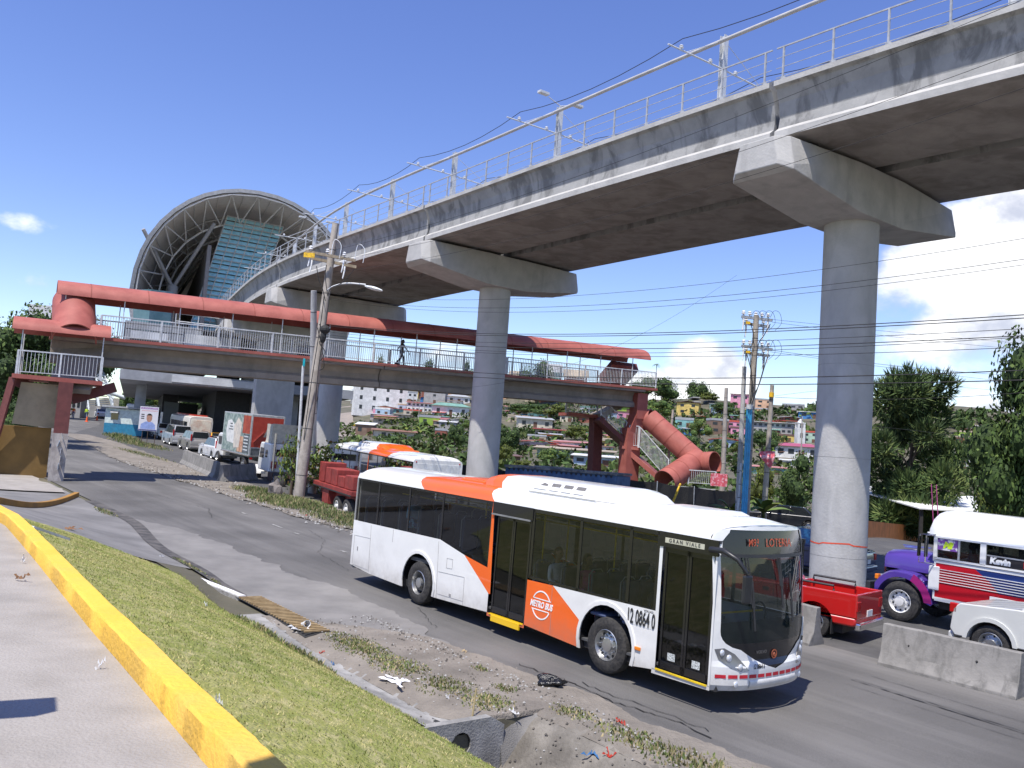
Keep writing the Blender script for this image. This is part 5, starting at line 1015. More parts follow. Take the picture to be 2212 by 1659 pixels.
# queue on the left, seen from behind
WH = (.70, .70, .70)
Q = [('white hatchback with red tail lamps right behind the box truck', WH, dict(L=4.3, W=1.8, Hh=1.66, xr1=-1.35, xb=-1.85, deck=1.05, hood=1.0, belt=1.0, tail='tall'), 47.3, 13.7, .05),
     ('white saloon car in the queue, half hidden by the white hatchback', (.66, .67, .68), dict(L=4.3, Hh=1.48), 55.5, 16.9, .04),
     ('grey beige off-road car with tall red lamps in the queue', (.30, .28, .26), dict(L=4.4, W=1.8, Hh=1.75, hood=1.05, belt=1.05, xr1=-1.9, xb=-2.1, deck=1.05, r=.36, tail='tall', rack=True), 57.6, 15.3, .08),
     ('silver panel van in the queue beside the grass island', (.46, .46, .46), dict(L=4.8, W=1.85, Hh=1.95, hood=1.1, belt=1.1, xw=1.7, xr0=1.1, xr1=-2.2, xb=-2.35, deck=1.1, tail='tall'), 65.5, 16.3, .1),
     ('white and yellow pickup with its load bay facing the camera', (.72, .70, .62), dict(L=5, Hh=1.7, hood=1.05, belt=1.1, xw=1.0, xr0=.5, xr1=-.5, xb=-.8, deck=1.1, pickup=True, cat='pickup truck', lower=.4), 76, 18.2, .1),
     ('yellow taxi saloon behind the white saloon in the queue', (.75, .38, .02), dict(L=4.3, Hh=1.45), 66, 20.2, .1),
     ('orange and white taxi in front of the silver panel van', (.70, .22, .02), dict(L=4.3, Hh=1.45), 76, 22, .1),
     ('small white car high up the road beyond the poster', WH, dict(L=4.3, Hh=1.45), 128, 24, .0),
     ('silver blue car on the upper road under the station', (.30, .33, .40), dict(L=4.3, Hh=1.45), 148, 33, .0),
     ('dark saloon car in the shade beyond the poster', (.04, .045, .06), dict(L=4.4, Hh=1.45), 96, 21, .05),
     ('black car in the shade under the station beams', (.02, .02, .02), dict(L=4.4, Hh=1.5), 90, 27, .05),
     ('white car far up the road under the station beams', WH, dict(L=4.2, Hh=1.5), 160, 38, .0),
     ('red car far up the road under the station beams', (.4, .03, .02), dict(L=4.2, Hh=1.5), 136, 37, .0)]
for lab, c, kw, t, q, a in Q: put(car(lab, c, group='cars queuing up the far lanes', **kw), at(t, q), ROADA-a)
# -------- buses: copy of the city bus ahead of the flatbed
b3 = metrobus('white and orange city bus seen from behind, beyond the red flatbed', doors=False); hd = ROADA-.165; P = at(13.3, 10.15); n_ = Vector((sin(hd), -cos(hd), 0)); put(b3, P+Vector((cos(hd), sin(hd), 0))*6+n_*1.25, hd)
def coach(label, col, rear, L=9, W=2.4, Hh=3.0, roofc=None):
    e = empty('coach', (0, 0, 0), 0, label, 'bus', 'buses and trucks stuck up the road'); P = paint('coach_%02x%02x%02x' % tuple(int(255*c) for c in col), col); mb = MB()
    mb.loft([[(x, W/2*sy, z) for sy, z in ((-1, .5), (-1, 2.5), (-.93, Hh-.12), (-.6, Hh), (.6, Hh), (.93, Hh-.12), (1, 2.5), (1, .5))] for x in (-L/2, L/2)], True, True); mb.build('body', P, e, smooth=30, bevel=.05)
    for s in (-1, 1):
        for k in range(5): mb = MB(); mb.box((-L/2+1.0+k*(L-1.2)/5+.5, s*(W/2+.003), 1.95), ((L-1.2)/5-.15, .03, .8)); mb.build('window', DGLASS, e)
        for x in (-L/2+1.9, L/2-1.9): wheel(e, x, s*(W/2-.16), .48, .28, s)
        mb = MB(); mb.box((-L/2-.01, s*(W/2-.2), 1.0), (.05, .15, .35)); mb.build('tail_lamp', RED_L, e)
    mb = MB(); mb.box((-L/2-.012, 0, 1.95), (.04, W*.84, 1.35)); mb.build('rear_window', rear, e, bevel=.02); mb = MB(); mb.box((L/2+.012, 0, 1.85), (.04, W*.86, 1.2)); mb.build('windscreen', DGLASS, e, bevel=.02)
    mb = MB(); mb.box((-L/2-.05, 0, .6), (.15, W-.1, .25)); mb.build('bumper', P, e)
    if roofc: mb = MB(); mb.box((0, 0, Hh+.06), (L*.9, W*.6, .14)); mb.build('roof_panel', paint('roof_red', roofc), e, bevel=.04)
    return e
MUR = mat('pale_mural', (.72, .55, .42), .5, scale=1.6, col2=(.85, .80, .66), cstop=(.42, .58), dirt=.4, dcol=(.25, .16, .12))
b4 = coach('bus with a pale painted mural across its rear window', (.74, .70, .62), MUR, roofc=(.5, .05, .03)); Pz = D(438, 950, 90); put(b4, Vector((Pz.x, Pz.y, H(Pz.x, Pz.y)))+Vector((cos(ROADA), sin(ROADA), 0))*4.2, ROADA-.10)
b5 = coach('white bus coming down the road beyond the small kiosk', (.76, .76, .74), DGLASS, L=8, Hh=2.9); Pz = D(318, 893, 130); put(b5, Vector((Pz.x, Pz.y, H(Pz.x, Pz.y))), ROADA+pi+.25)
b6 = coach('orange topped bus highest up the road under the station', (.62, .62, .60), DGLASS, L=9, roofc=(.7, .12, .02)); put(b6, at(150, 45), ROADA)
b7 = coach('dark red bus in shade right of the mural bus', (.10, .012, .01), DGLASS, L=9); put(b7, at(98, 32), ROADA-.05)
# -------- box truck with pictures on its side and a red rear
def boxtruck(label, grp=None):
    e = empty('box_truck', (0, 0, 0), 0, label, 'truck', grp); W = 2.35; mb = MB(); mb.box((0, 0, 2.5), (6.2, W, 2.85)); bx = mb.build('box', mat('box_silver', (.45, .46, .48), .35, metal=.3), e, bevel=.02)
    rnd = random.Random(11); PIC = [mat('picture_%d' % i, c, .5, scale=2.5, col2=c2, cstop=(.45, .55)) for i, (c, c2) in enumerate((((.16, .22, .20), (.34, .40, .36)), ((.62, .62, .60), (.75, .74, .70)), ((.45, .20, .12), (.62, .38, .24)), ((.30, .035, .015), (.42, .07, .03)), ((.05, .06, .07), (.12, .13, .14)), ((.55, .50, .44), (.68, .60, .50))))]
    def pic(x0, x1, z0, z1, k, y=W/2+.004, th=.006): mb = MB(); mb.box(((x0+x1)/2, y, (z0+z1)/2), (x1-x0, th, z1-z0)); return mb.build('picture', PIC[k], bx)
    pic(-3.0, 3.0, 1.15, 3.85, 0); pic(-2.95, -1.4, 2.55, 3.8, 3, W/2+.01); pic(-2.95, -1.75, 1.2, 2.5, 4, W/2+.01); pic(-1.7, -.5, 1.2, 2.3, 2, W/2+.012)
    mb = MB(); mb.prism([(.3, 1.7), (1.9, 1.8), (2.3, 2.6), (2.0, 3.3), (1.2, 3.4), (.4, 3.0), (.0, 2.3)], W/2+.012, W/2+.018); mb.build('picture', PIC[1], bx)
    mb = MB(); mb.prism([(-.9, 1.5), (.3, 1.4), (.5, 3.0), (-.3, 3.6), (-1.2, 3.2)], W/2+.014, W/2+.02); mb.build('picture', PIC[5], bx)
    for k in range(5): mb = MB(); mb.box((-2.3, W/2+.018, 1.42+k*.23), (.9, .004, .09)); mb.build('caption', mat('caption_pale', (.6, .62, .62), .6, scale=30, var=.5), bx)
    [MB().box((1.15, W/2+.021, 2.7+k*.2), (.9-.2*k, .004, .08)).build('caption', PIC[4], bx) for k in range(3)]
    mb = MB(); mb.box((-3.104, 0, 2.72), (.006, 2.15, 2.1)); mb.build('rear_panel', mat('panel_red', (.36, .035, .02), .5, col2=(.42, .05, .03)), bx)
    text('R', 1.35, TM((-3.112, -.05, 2.8), (0, -1, 0), (0, -.1, 1)), CHROME, 'lettering', bx, .004, sx=1.05, shear=.35, bold=.0)
    mb = MB(); mb.bar((-3.116, .95, 2.0), (-3.116, .25, 2.75), .004, .14, Vector((1, 0, 0))); mb.build('lettering_tail', CHROME, bx)
    mb = MB(); mb.box((-3.106, 0, 1.35), (.006, 2.1, .5)); mb.build('rear_picture', PIC[4], bx)
    mb = MB(); mb.box((0, 0, .85), (7.6, .9, .3)); mb.build('chassis', DARK, e); mb = MB(); mb.box((0, 0, 1.05), (6.3, W+.02, .07)); mb.build('side_strip', CHROME, bx)
    mb = MB(); mb.prism([(3.25, .6), (4.9, .6), (4.95, 1.2), (4.6, 2.2), (4.3, 2.3), (3.25, 2.3)], -1.0, 1.0); mb.build('cab', BWHITE, e, bevel=.08)
    mb = MB(); mb.box((4.0, 1.01, 1.75), (.8, .02, .6)); mb.build('window', DGLASS, e)
    for x, ys in ((4.2, (.95,)), (-1.9, (.98,))):
        for y in ys:
            for s in (-1, 1): wheel(e, x, s*y, .46, .32, s, RIM)
    for s in (-1, 1): mb = MB(); mb.box((-3.12, s*1.0, .9), (.04, .2, .14)); mb.build('tail_lamp', RED_L, e)
    return e
bt = boxtruck('box truck with pictures on its side and a red R on its rear'); hd = ROADA-.06; P = at(37.2, 12.1); n_ = Vector((sin(hd), -cos(hd), 0)); put(bt, P+Vector((cos(hd), sin(hd), 0))*3.1+n_*1.17, hd)
# -------- white tractor with a long red flatbed
e = empty('flatbed_truck', (0, 0, 0), 0, 'white tractor truck with a beige roof deflector pulling a red flatbed', 'truck'); RD = mat('flatbed_red', (.22, .03, .025), .6, dirt=.4, dcol=(.08, .04, .03), col2=(.32, .045, .035)); W = 2.4
mb = MB(); mb.prism([(.1, 1.0), (2.2, 1.0), (2.25, 1.5), (2.0, 2.55), (1.85, 2.68), (-.35, 2.68), (-.35, 1.0)], -1.18, 1.18); cb_ = mb.build('cab', BWHITE, e, bevel=.07)
for s in (-1, 1): mb = MB(); mb.add([(.95, s*1.186, 1.75), (1.98, s*1.186, 1.75), (1.82, s*1.186, 2.35), (.95, s*1.186, 2.35)], [(0, 1, 2, 3)]); mb.build('window', DGLASS, cb_); mb = MB(); mb.box((.35, s*1.186, 2.05), (.5, .01, .45)); mb.build('window', DGLASS, cb_)
mb = MB(); mb.box((-.36, 0, 2.15), (.02, 1.6, .4)); mb.build('rear_window', DGLASS, cb_); mb = MB(); mb.add([(2.27, -.95, 1.6), (2.27, .95, 1.6), (2.05, .9, 2.4), (2.05, -.9, 2.4)], [(0, 1, 2, 3)]); mb.build('windscreen', DGLASS, cb_)
mb = MB(); mb.loft([[(2.2, -.75, .9), (2.2, .75, .9), (2.2, .75, 1.62), (2.2, -.75, 1.62)], [(3.7, -.6, .9), (3.7, .6, .9), (3.7, .6, 1.42), (3.7, -.6, 1.42)]], True, True); mb.build('hood', BWHITE, e, bevel=.08)
for s in (-1, 1): mb = MB(); A = arch(3.0, .52, .62, 12, .7); B = arch(3.0, .52, .70, 12, .7); mb.loft([[(a[0], s*.62, a[1]) for a in B], [(a[0], s*1.16, a[1]) for a in B], [(a[0], s*1.16, a[1]) for a in A]], False); mb.build('fender', BWHITE, e, smooth=40)
mb = MB(); mb.loft([[(.05, -1.05, 2.7), (.05, 1.05, 2.7), (-.05, 1.05, 3.85), (-.05, -1.05, 3.85)], [(.2, -1.05, 2.7), (.2, 1.05, 2.7), (.1, 1.05, 3.85), (.1, -1.05, 3.85)]], True, True); mb.box((1.0, .93, 3.2), (1.3, .05, 1.2)); mb.box((1.0, -.93, 3.2), (1.3, .05, 1.2)); mb.bar((1.9, 0, 2.6), (.5, 0, 3.8), 1.9, .05); mb.build('roof_deflector', mat('deflector_beige', (.50, .47, .40), .6, dirt=.4), e)
mb = MB(); mb.box((-1.3, 0, .95), (5.4, .9, .25)); mb.box((-.9, .95, .8), (.9, .5, .5)); mb.build('chassis', mat('chassis_brown', (.09, .05, .035), .7), e); mb = MB(); mb.tube([(-.5, .95, 1.1), (-.5, .95, 3.3)], .08, 8); mb.build('exhaust', CHROME, e); mb = MB(); mb.box((-.3, .9, 1.45), (.5, .3, .4)); mb.build('toolbox', RD, e)
for x in (3.0, -1.4, -2.6):
    for s in (-1, 1): wheel(e, x, s*.98, .52, .34, s, WRIM if x > 0 else RIM)
mb = MB(); mb.box((-12.1, 0, 1.28), (5.6, W, .22)); mb.box((-12.1, .7, 1.0), (5.4, .2, .4)); mb.box((-12.1, -.7, 1.0), (5.4, .2, .4)); mb.build('flatbed', RD, e, bevel=.02); mb = MB(); mb.box((-6.6, 0, 1.1), (5.6, 1.1, .3)); mb.box((-6.4, 0, 1.28), (5.4, 2.2, .06)); mb.build('gooseneck', MATS['chassis_brown'], e)
mb = MB(); mb.box((-12.1, 1.21, 1.18), (5.6, .03, .06)); mb.build('bed_edge', DARK, e)
for x, w_, h_ in ((-14.2, 1.1, .62), (-13.1, .9, .5), (-12.1, .8, .75), (-11.2, .8, .75), (-10.2, .8, .95)): mb = MB(); mb.box((x, .55, 1.41+h_/2), (w_, 1.1, h_)); mb.build('red_crate', RD, e, bevel=.03)
mb = MB(); mb.box((-11.2, .95, .8), (.9, .4, .65)); mb.build('toolbox', RD, e)
for x in (-12.9, -14.2):
    for s in (-1, 1): wheel(e, x, s*.98, .5, .36, s, WRIM)
hd = ROADA-.155; nn_ = Vector((sin(hd), -cos(hd), 0)); put(e, at(15.2, 7.75)+Vector((cos(hd), sin(hd), 0))*13.7+nn_*1.16, hd)
# -------- dark truck far up
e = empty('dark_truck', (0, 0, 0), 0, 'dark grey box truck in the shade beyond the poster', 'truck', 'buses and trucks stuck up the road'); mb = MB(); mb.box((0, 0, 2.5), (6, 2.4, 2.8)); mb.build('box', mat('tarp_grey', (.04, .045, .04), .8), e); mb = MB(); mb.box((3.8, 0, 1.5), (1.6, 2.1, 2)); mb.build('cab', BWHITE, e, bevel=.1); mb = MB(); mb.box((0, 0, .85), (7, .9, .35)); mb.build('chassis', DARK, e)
for x in (-2, 3.6):
    for s in (-1, 1): wheel(e, x, s, .48, .3, s)
Pz = D(386, 915, 112); put(e, Vector((Pz.x, Pz.y, H(Pz.x, Pz.y))), ROADA)
# -------- painted school bus at the right
PUR = paint('purple_paint', (.085, .045, .29), dirt=.1); CRED = paint('bus_red', (.48, .008, .018), dirt=.15); CBLU = paint('bus_blue', (.012, .04, .17), dirt=.1); CWH = paint('bus_white', (.76, .76, .74), dirt=.25); MAG = paint('magenta_paint', (.32, .02, .16))
sb = empty('school_bus', (0, 0, 0), 0, 'old bonneted bus with a purple hood and red, white and blue side', 'bus'); W = 2.35; X0 = -.88; L_ = 8.6      # x = 0 at the front axle
mb = MB(); cs = [(W/2, .78), (W/2, 2.42), (W/2-.03, 2.62), (W/2-.18, 2.84), (W/2-.5, 3.0), (.3, 3.08)]; cs = [(-a, b) for a, b in cs]+[(a, b) for a, b in cs[::-1]]
mb = MB(); rf = [(-a, b) for a, b in ((W/2+.01, 2.40), (W/2-.02, 2.62), (W/2-.18, 2.86), (W/2-.5, 3.02), (.3, 3.10))]; rf = rf+[(-a, b) for a, b in rf[::-1]]
mb.loft([[(X0+.24, a*.86, 2.40+(b-2.4)*.72) for a, b in rf], [(X0+.16, a*.96, 2.40+(b-2.4)*.93) for a, b in rf], [(X0-.12, a, b) for a, b in rf], [(X0-L_, a, b) for a, b in rf]], False); mb.add([(X0+.24, a*.86, 2.40+(b-2.4)*.72) for a, b in rf], [tuple(range(len(rf)))]); mb.build('roof', CWH, sb, smooth=50)
for s in (-1, 1):
    y = s*W/2; mb = MB()
    def P_(x0, x1, z0, z1, k, dy=0): mb.mt(k).add([(X0-a, y+s*dy, b) for a, b in ((x0, z0), (x1, z0), (x1, z1), (x0, z1))], [(0, 1, 2, 3)])
    P_(0, .05, .78, 2.42, 0); mb.mt(1).add([(X0-a, y, b) for a, b in ((.05, .84), (1.9, .84), (1.62, 1.20), (1.40, 1.45), (1.02, 1.72), (.05, 1.72))], [tuple(range(6))])
    mb.mt(2).add([(X0-a, y, b) for a, b in ((1.62, 1.20), (2.9, 1.20), (2.55, 1.55), (3.4, 1.72), (1.02, 1.72), (1.40, 1.45))], [tuple(range(6))]); mb.mt(0).add([(X0-a, y, b) for a, b in ((2.9, 1.20), (6, 1.20), (6, 1.55), (2.55, 1.55))], [(0, 1, 2, 3)])
    mb.mt(2).add([(X0-a, y, b) for a, b in ((2.55, 1.55), (6, 1.55), (6, 1.72), (3.4, 1.72))], [(0, 1, 2, 3)])
    mb.mt(1).add([(X0-a, y, b) for a, b in ((1.9, .84), (L_, .84), (L_, 1.20), (1.62, 1.20))], [(0, 1, 2, 3)]); P_(6, L_, 1.20, 1.72, 1); P_(.05, L_, .74, .84, 0, .004); P_(.05, L_, 1.72, 1.80, 0, .01)
    for k in range(6): mb.mt(0).box((X0-L_/2, y+s*.008, 1.24+k*.065), (L_-.1, .022, .016))
    mb.build('side_panel', [CWH, CRED, CBLU], sb)
    mb = MB(); mb.box((X0-L_/2, y+s*.01, 1.84), (L_, .05, .05)); mb.box((X0-L_/2, y+s*.01, 2.40), (L_, .05, .05)); xs = [.03, 1.22, 2.25, 3.28, 4.3, 5.33, 6.35, 7.4, 8.5]
    for k, x in enumerate(xs): mb.box((X0-x, y+s*.01, 2.12), (.14 if k == 1 else .09, .05, .56))
    mb.build('window_frame', CWH, sb)
    for a, b in zip(xs[:1]+xs[1:], xs[1:]): m2 = MB(); m2.box((X0-(a+b)/2, y-s*.01, 2.24 if a > 1 else 2.12), (b-a-.1, .01, .27 if a > 1 else .52)); m2.build('window', TINT, sb)
    m2 = MB(); m2.box((X0-4.9, y-s*.004, 1.98), (7.2, .012, .24)); m2.build('lower_window', mat('black_film', (.02, .018, .02), .4), sb)
    m2 = MB(); m2.box((X0-4.9, y+s*.006, 2.11), (7.2, .02, .03)); m2.build('window_bar', STEEL, sb)
y = W/2
text('Kevin', .21, TM((X0-1.62, y+.012, 1.99), (-1, 0, 0), (0, 0, 1)), mat('letter_white', (.8, .8, .78), .5), 'lettering', sb, .003, bold=.014, shear=.1); text('Premium', .19, TM((X0-2.5, y+.012, 1.98), (-1, 0, 0), (0, 0, 1)), mat('letter_red', (.6, .02, .015), .5), 'lettering', sb, .003, bold=.008); text('SUPER CLASE', .09, TM((X0-2.75, y+.014, 1.885), (-1, 0, 0), (0, 0, 1)), MATS['letter_white'], 'lettering', sb, .003, bold=.002, sx=1.3)
mb = MB(); mb.box((X0-.33, y+.004, 2.22), (.5, .015, .30)); mb.build('sticker', mat('sticker_purple', (.16, .06, .30), .5, scale=6, col2=(.6, .58, .62), cstop=(.5, .56)), sb); text('Mi', .22, TM((X0-.33, y+.014, 2.2), (-1, 0, 0), (0, 0, 1)), mat('lime', (.55, .75, .03), .5), 'lettering', sb, .003, bold=.016, shear=.3); mb = MB(); mb.box((X0-.62, y+.0, 2.12), (.05, .03, .5)); mb.build('window_divider', STEEL, sb)
mb = MB(); mb.box((X0-1.85, y+.012, .93), (.86, .03, .36)); mb.build('battery_box', CWH, sb, bevel=.01); mb = MB(); mb.box((X0-L_/2, 0, .6), (L_, 1.6, .2)); mb.box((X0-L_/2, 0, .82), (L_-.1, W-.06, .06)); mb.build('chassis', DARK, sb)
mb = MB(); mb.add([(X0+.02, -1.0, 1.75), (X0+.02, 1.0, 1.75), (X0+.0, .98, 2.42), (X0+.0, -.98, 2.42)], [(0, 1, 2, 3)]); mb.build('windscreen', CLEARG, sb); mb = MB(); mb.box((X0-.02, 0, 1.3), (.06, W-.05, .95)); mb.box((X0-.0, 0, 2.1), (.05, .06, .7)); mb.box((X0+.1, 0, 2.46), (.34, W-.2, .05)); [mb.box((X0-.0, s*1.08, 2.1), (.1, .16, .7)) for s in (-1, 1)]; mb.build('cowl', CWH, sb, bevel=.02)
mb = MB(); hs_ = [(.62, 1.35), (.62, 1.68), (.5, 1.83), (.25, 1.88)]; hs_ = [(-a, b) for a, b in hs_]+hs_[::-1]
rg = [[(x, a*k, 1.2+(b-1.2)*kz) for a, b in hs_] for x, k, kz in ((X0+.04, 1.32, 1.02), (-.4, 1.22, 1.0), (.3, 1.1, .97), (.68, 1.03, .9), (.76, .96, .82))]; mb.loft(rg, False); mb.add(rg[-1], [tuple(range(8))]); mb.build('hood', PUR, sb, smooth=50)
mb = MB(); mb.box((.78, 0, 1.38), (.04, 1.0, .62)); [mb.box((.81, 0, 1.12+k*.085), (.02, .98, .03)) for k in range(7)]; mb.build('grille', CHROME, sb)
for s in (-1, 1):
    mb = MB(); A = arch(0, .52, .66, 14, .62); B = arch(0, .52, .86, 14, .62); B = [(min(a, .74), min(b, 1.34)) for a, b in B]
    mb.loft([[(a[0], s*.60, a[1]*1.0) for a in B], [(a[0], s*1.05, a[1]) for a in B], [(a[0]*.98, s*1.15, a[1]-.05) for a in B], [(a[0], s*1.15, a[1]) for a in A], [(a[0], s*.6, a[1]) for a in A]], False); mb.build('fender', PUR if s > 0 else PUR, sb, smooth=50)
    mb = MB(); A = arch(0, .52, .662, 14, .62)[9:]; B = arch(0, .52, .87, 14, .62)[9:]; mb.loft([[(a[0], s*1.158, a[1]) for a in Q_] for Q_ in (A, B)], False); mb.build('fender_edge', MAG, sb)
    wheel(sb, 0, s*1.02, .53, .28, s, WRIM, .58, hub=.10, bolts=10); wheel(sb, -5.6, s*1.0, .53, .4, s, WRIM, .58)
    mb = MB(); mb.box((.72, s*.82, 1.02), (.1, .28, .22)); mb.build('headlight', CLR_L, sb, bevel=.02); mb = MB(); mb.box((.70, s*1.05, 1.08), (.1, .16, .14)); mb.build('indicator', AMB_L, sb, bevel=.02)
    mb = MB(); x = X0+.32; mb.tube([(X0, s*1.15, 2.44), (x, s*1.35, 2.42), (x, s*1.35, 1.68), (X0, s*1.16, 1.66)], .016, 6); mb.tube([(X0-.02, s*1.2, 2.44), (X0+.12, s*1.42, 2.40), (X0+.12, s*1.42, 1.72), (X0-.02, s*1.2, 1.68)], .016, 6); mf = mb.build('mirror_frame', CHROME, sb); mb = MB(); mb.box((x+.02, s*1.33, 2.1), (.03, .14, .52)); mb.build('mirror', DGLASS, mf); mb = MB(); mb.box((X0+.13, s*1.38, 2.1), (.03, .16, .5)); mb.build('mirror', DGLASS, mf)
mb = MB(); mb.box((.98, 0, .78), (.14, 2.1, .24)); mb.build('bumper', DARK, sb, bevel=.02); mb = MB(); mb.box((.2, .62, 1.62), (.04, .04, .1)); mb.tube([(-.1, .3, 1.95), (.35, .3, 1.93), (.35, -.3, 1.93), (-.1, -.3, 1.95)], .018, 6); mb.tube([(-.1, .3, 1.99), (.4, .3, 1.98)], .018, 6); mb.build('hood_ornament', CHROME, sb)
mb = MB(); [mb.tube([(X0+.2, s, 2.7), (X0+.3, s*1.02, 3.75)], .012, 5) for s in (.62, .9)]; mb.build('aerial', MAG, sb); mb = MB(); [mb.lathe([(.07, 0), (.06, .03), (.001, .04)], (X0+.24, y_, 2.6), 'x', 12) for y_ in (-.75, -.5, .5, .75)]; mb.build('roof_lamp', RED_L, sb)
mb = MB(); mb.box((X0-.02, 1.19, 1.32), (.28, .04, .62)); mb.build('door_panel', CWH, sb, bevel=.02)
P = at(-8.6, 12.0); put(sb, P-Vector((QX, QY, 0))*-1.15, ROADA)
seated(sb.location+Vector((-AX*1.6+QX*-.5, -AY*1.6+QY*-.5, 1.45)), ROADA, 'driver in a pale blue shirt in the old bonneted bus', SH('light_blue_shirt', (.20, .45, .62)), SH('dark_cloth', (.02, .02, .025)), SKIND)
# ================================================================= barriers, kiosk, signs, poles and wires
BARC = conc_streak('barrier_concrete', (.20, .19, .175), (.28, .265, .245), (.115, .11, .10), .6, .46, .64, 5)
def barrier(A, B, h, label, lean=0.):
    A, B = Vector((A.x, A.y, 0)), Vector((B.x, B.y, 0)); A.z, B.z = H(A.x, A.y)-.02, H(B.x, B.y)-.02; d = (B-A); c = (A+B)/2; rz = atan2(d.y, d.x); l = d.length; mb = MB()
    P = [(-.30, 0), (-.30, .08), (-.16, .30), (-.085, h), (.085, h), (.16, .30), (.30, .08), (.30, 0)]
    n = 10; rg = [[(-l/2+l*k/n+random.uniform(-.01, .01), y+random.uniform(-.008, .008), z+random.uniform(-.008, .008)) for y, z in P] for k in range(n+1)]; mb.loft(rg, True, True)
    o = mb.build('concrete_barrier', BARC, smooth=25, bevel=.015, loc=c); o.rotation_euler = (lean, -asin_(d.z/l), rz); return tag(o, label, 'barrier', 'concrete road barriers')
asin_ = math.asin
bR = barrier(G(1908, 1433), G(2206, 1508), .86, 'nearest long concrete barrier in front of the white off-road car')
mb = MB(); [MB().lathe([(.025, 0), (.001, -.02)], (x, -.13, .52), 'y', 8).build('lifting_hole', BLACK, bR) for x in (-.75, .55)]
barrier(G(1764, 1394), G(1764, 1394)+Vector((AX, AY, 0))*2.5, .86, 'concrete barrier end showing between the front bus and the red pickup')
barrier(G(548, 1036), G(477, 1041), .95, 'low tilted concrete barrier beside the leaning utility pole', .06)
barrier(G(469, 1034), G(397, 1001), .98, 'concrete barrier second from the utility pole, in front of the box truck')
tr = G(596, 1072); mb = MB(); P = Vector(tr); random.seed(4)
def lump(name, c, s, m, seed, n=3, amp=.25, label=None, cat=None, parent=None, group=None):
    bm = bmesh.new(); bmesh.ops.create_icosphere(bm, subdivisions=n, radius=1); r_ = random.Random(seed); ks = [(Vector((r_.uniform(-1, 1), r_.uniform(-1, 1), r_.uniform(-1, 1)))*r_.uniform(2, 6), r_.uniform(0, 6), r_.uniform(.3, 1)) for _ in range(9)]
    for v in bm.verts: f = 1+amp*sum(a*sin(k.dot(v.co)+p) for k, p, a in ks)/4; v.co = Vector((v.co.x*s[0]*f, v.co.y*s[1]*f, v.co.z*s[2]*f))
    me = bpy.data.meshes.new(name); bm.to_mesh(me); bm.free(); me.materials.append(m); [setattr(p, 'use_smooth', n > 2) for p in me.polygons]; o = bpy.data.objects.new(name, me); COL.objects.link(o); o.location = c; o.parent = parent; return tag(o, label, cat, group)
lump('boulder', tr+Vector((0, 0, .22)), (.36, .26, .5), mat('pinkish_concrete', (.20, .175, .16), .9, scale=3, dirt=.4, bump=.8), 4, n=2, amp=.7, label='broken rounded lump of concrete in the weeds beside the leaning pole', cat='boulder')
# kiosk
P = G(273, 940); e = empty('kiosk', (P.x, P.y, P.z), .12, 'small flat roofed kiosk painted white above and blue below', 'kiosk'); mb = MB(); mb.box((0, 0, 2.0), (4.0, 2.6, 1.6)); mb.build('wall', mat('kiosk_white', (.58, .66, .62), .7, dirt=.25), e); mb = MB(); mb.box((0, 0, .6), (4.02, 2.62, 1.2)); mb.build('painted_base', mat('kiosk_blue', (.02, .20, .33), .6, dirt=.2), e); mb = MB(); mb.box((0, -.1, 2.95), (4.6, 3.2, .18)); mb.build('roof', mat('roof_grey', (.35, .36, .37), .7, dirt=.4), e, bevel=.02); mb = MB(); mb.box((-1.0, -1.32, 2.0), (.75, .04, .8)); mb.build('window', DGLASS, e); mb = MB(); mb.prism([(-1.32, 2.5), (-1.75, 2.3), (-1.75, 2.34), (-1.32, 2.56)], -1.4, -.6, 'x'); mb.build('awning', STEEL, e)
# political poster on posts: a plain man in a blue shirt
P = G(316, 962); e = empty('poster_stand', P, .0, 'tall white poster showing a man in a blue shirt, on thin legs', 'poster'); e.scale = (.72, .72, .72)
sx_ = 1.02; mb = MB(); mb.box((-.05, 0, 3.35), (2.35, .06, 3.05)); mb.build('board', mat('poster_board', (.62, .62, .67), .6, scale=3, var=.03), e)
for x in (-.7, .0, .95): mb = MB(); mb.tube([(x, .05, -.1), (x, .05, 2.2)], .04, 6); mb.build('leg', mat('post_brown', (.10, .07, .05), .8), e)
def flat(pts, m, nm, y=-.034): mb = MB(); mb.add([(x, y, z) for x, z in pts], [tuple(range(len(pts)))]); return mb.build(nm, m, e)
ell = lambda cx, cz, rx, rz_, n=18: [(cx+rx*cos(2*pi*k/n), cz+rz_*sin(2*pi*k/n)) for k in range(n)]
flat([(-1.15, 4.55), (1.05, 4.55), (1.05, 4.78), (-1.15, 4.78)], mat('poster_violet', (.38, .26, .44), .6, scale=18, var=.5), 'title_band'); flat([(-1.0, 4.3), (1.0, 4.3), (1.0, 4.42), (-1.0, 4.42)], mat('poster_rose', (.62, .42, .46), .6, scale=22, var=.4), 'text_band'); flat([(-1.0, 2.05), (-.95, 2.65), (-.45, 2.95), (0, 3.05), (.5, 2.92), (.85, 2.6), (.9, 2.05)], mat('shirt_blue_print', (.24, .32, .60), .6, scale=3), 'printed_shirt', -.036); flat(ell(.05, 3.45, .36, .52), mat('face_print', (.38, .21, .15), .6, scale=3), 'printed_face', -.038); flat([(.05+.38*cos(a), 3.6+.42*sin(a)) for a in [pi*k/10 for k in range(11)]]+[(-.25, 3.78), (.35, 3.78)], HAIR, 'printed_hair', -.040)
for z in (3.3, 3.55, 3.8): flat([(-1.0, z), (-.6, z), (-.6, z+.12), (-1.0, z+.12)], DARK, 'print_mark', -.036)
flat([(-1.2, 1.86), (1.1, 1.86), (1.1, 2.0), (-1.2, 2.0)], mat('poster_navy', (.05, .06, .2), .6), 'bottom_band', -.037)
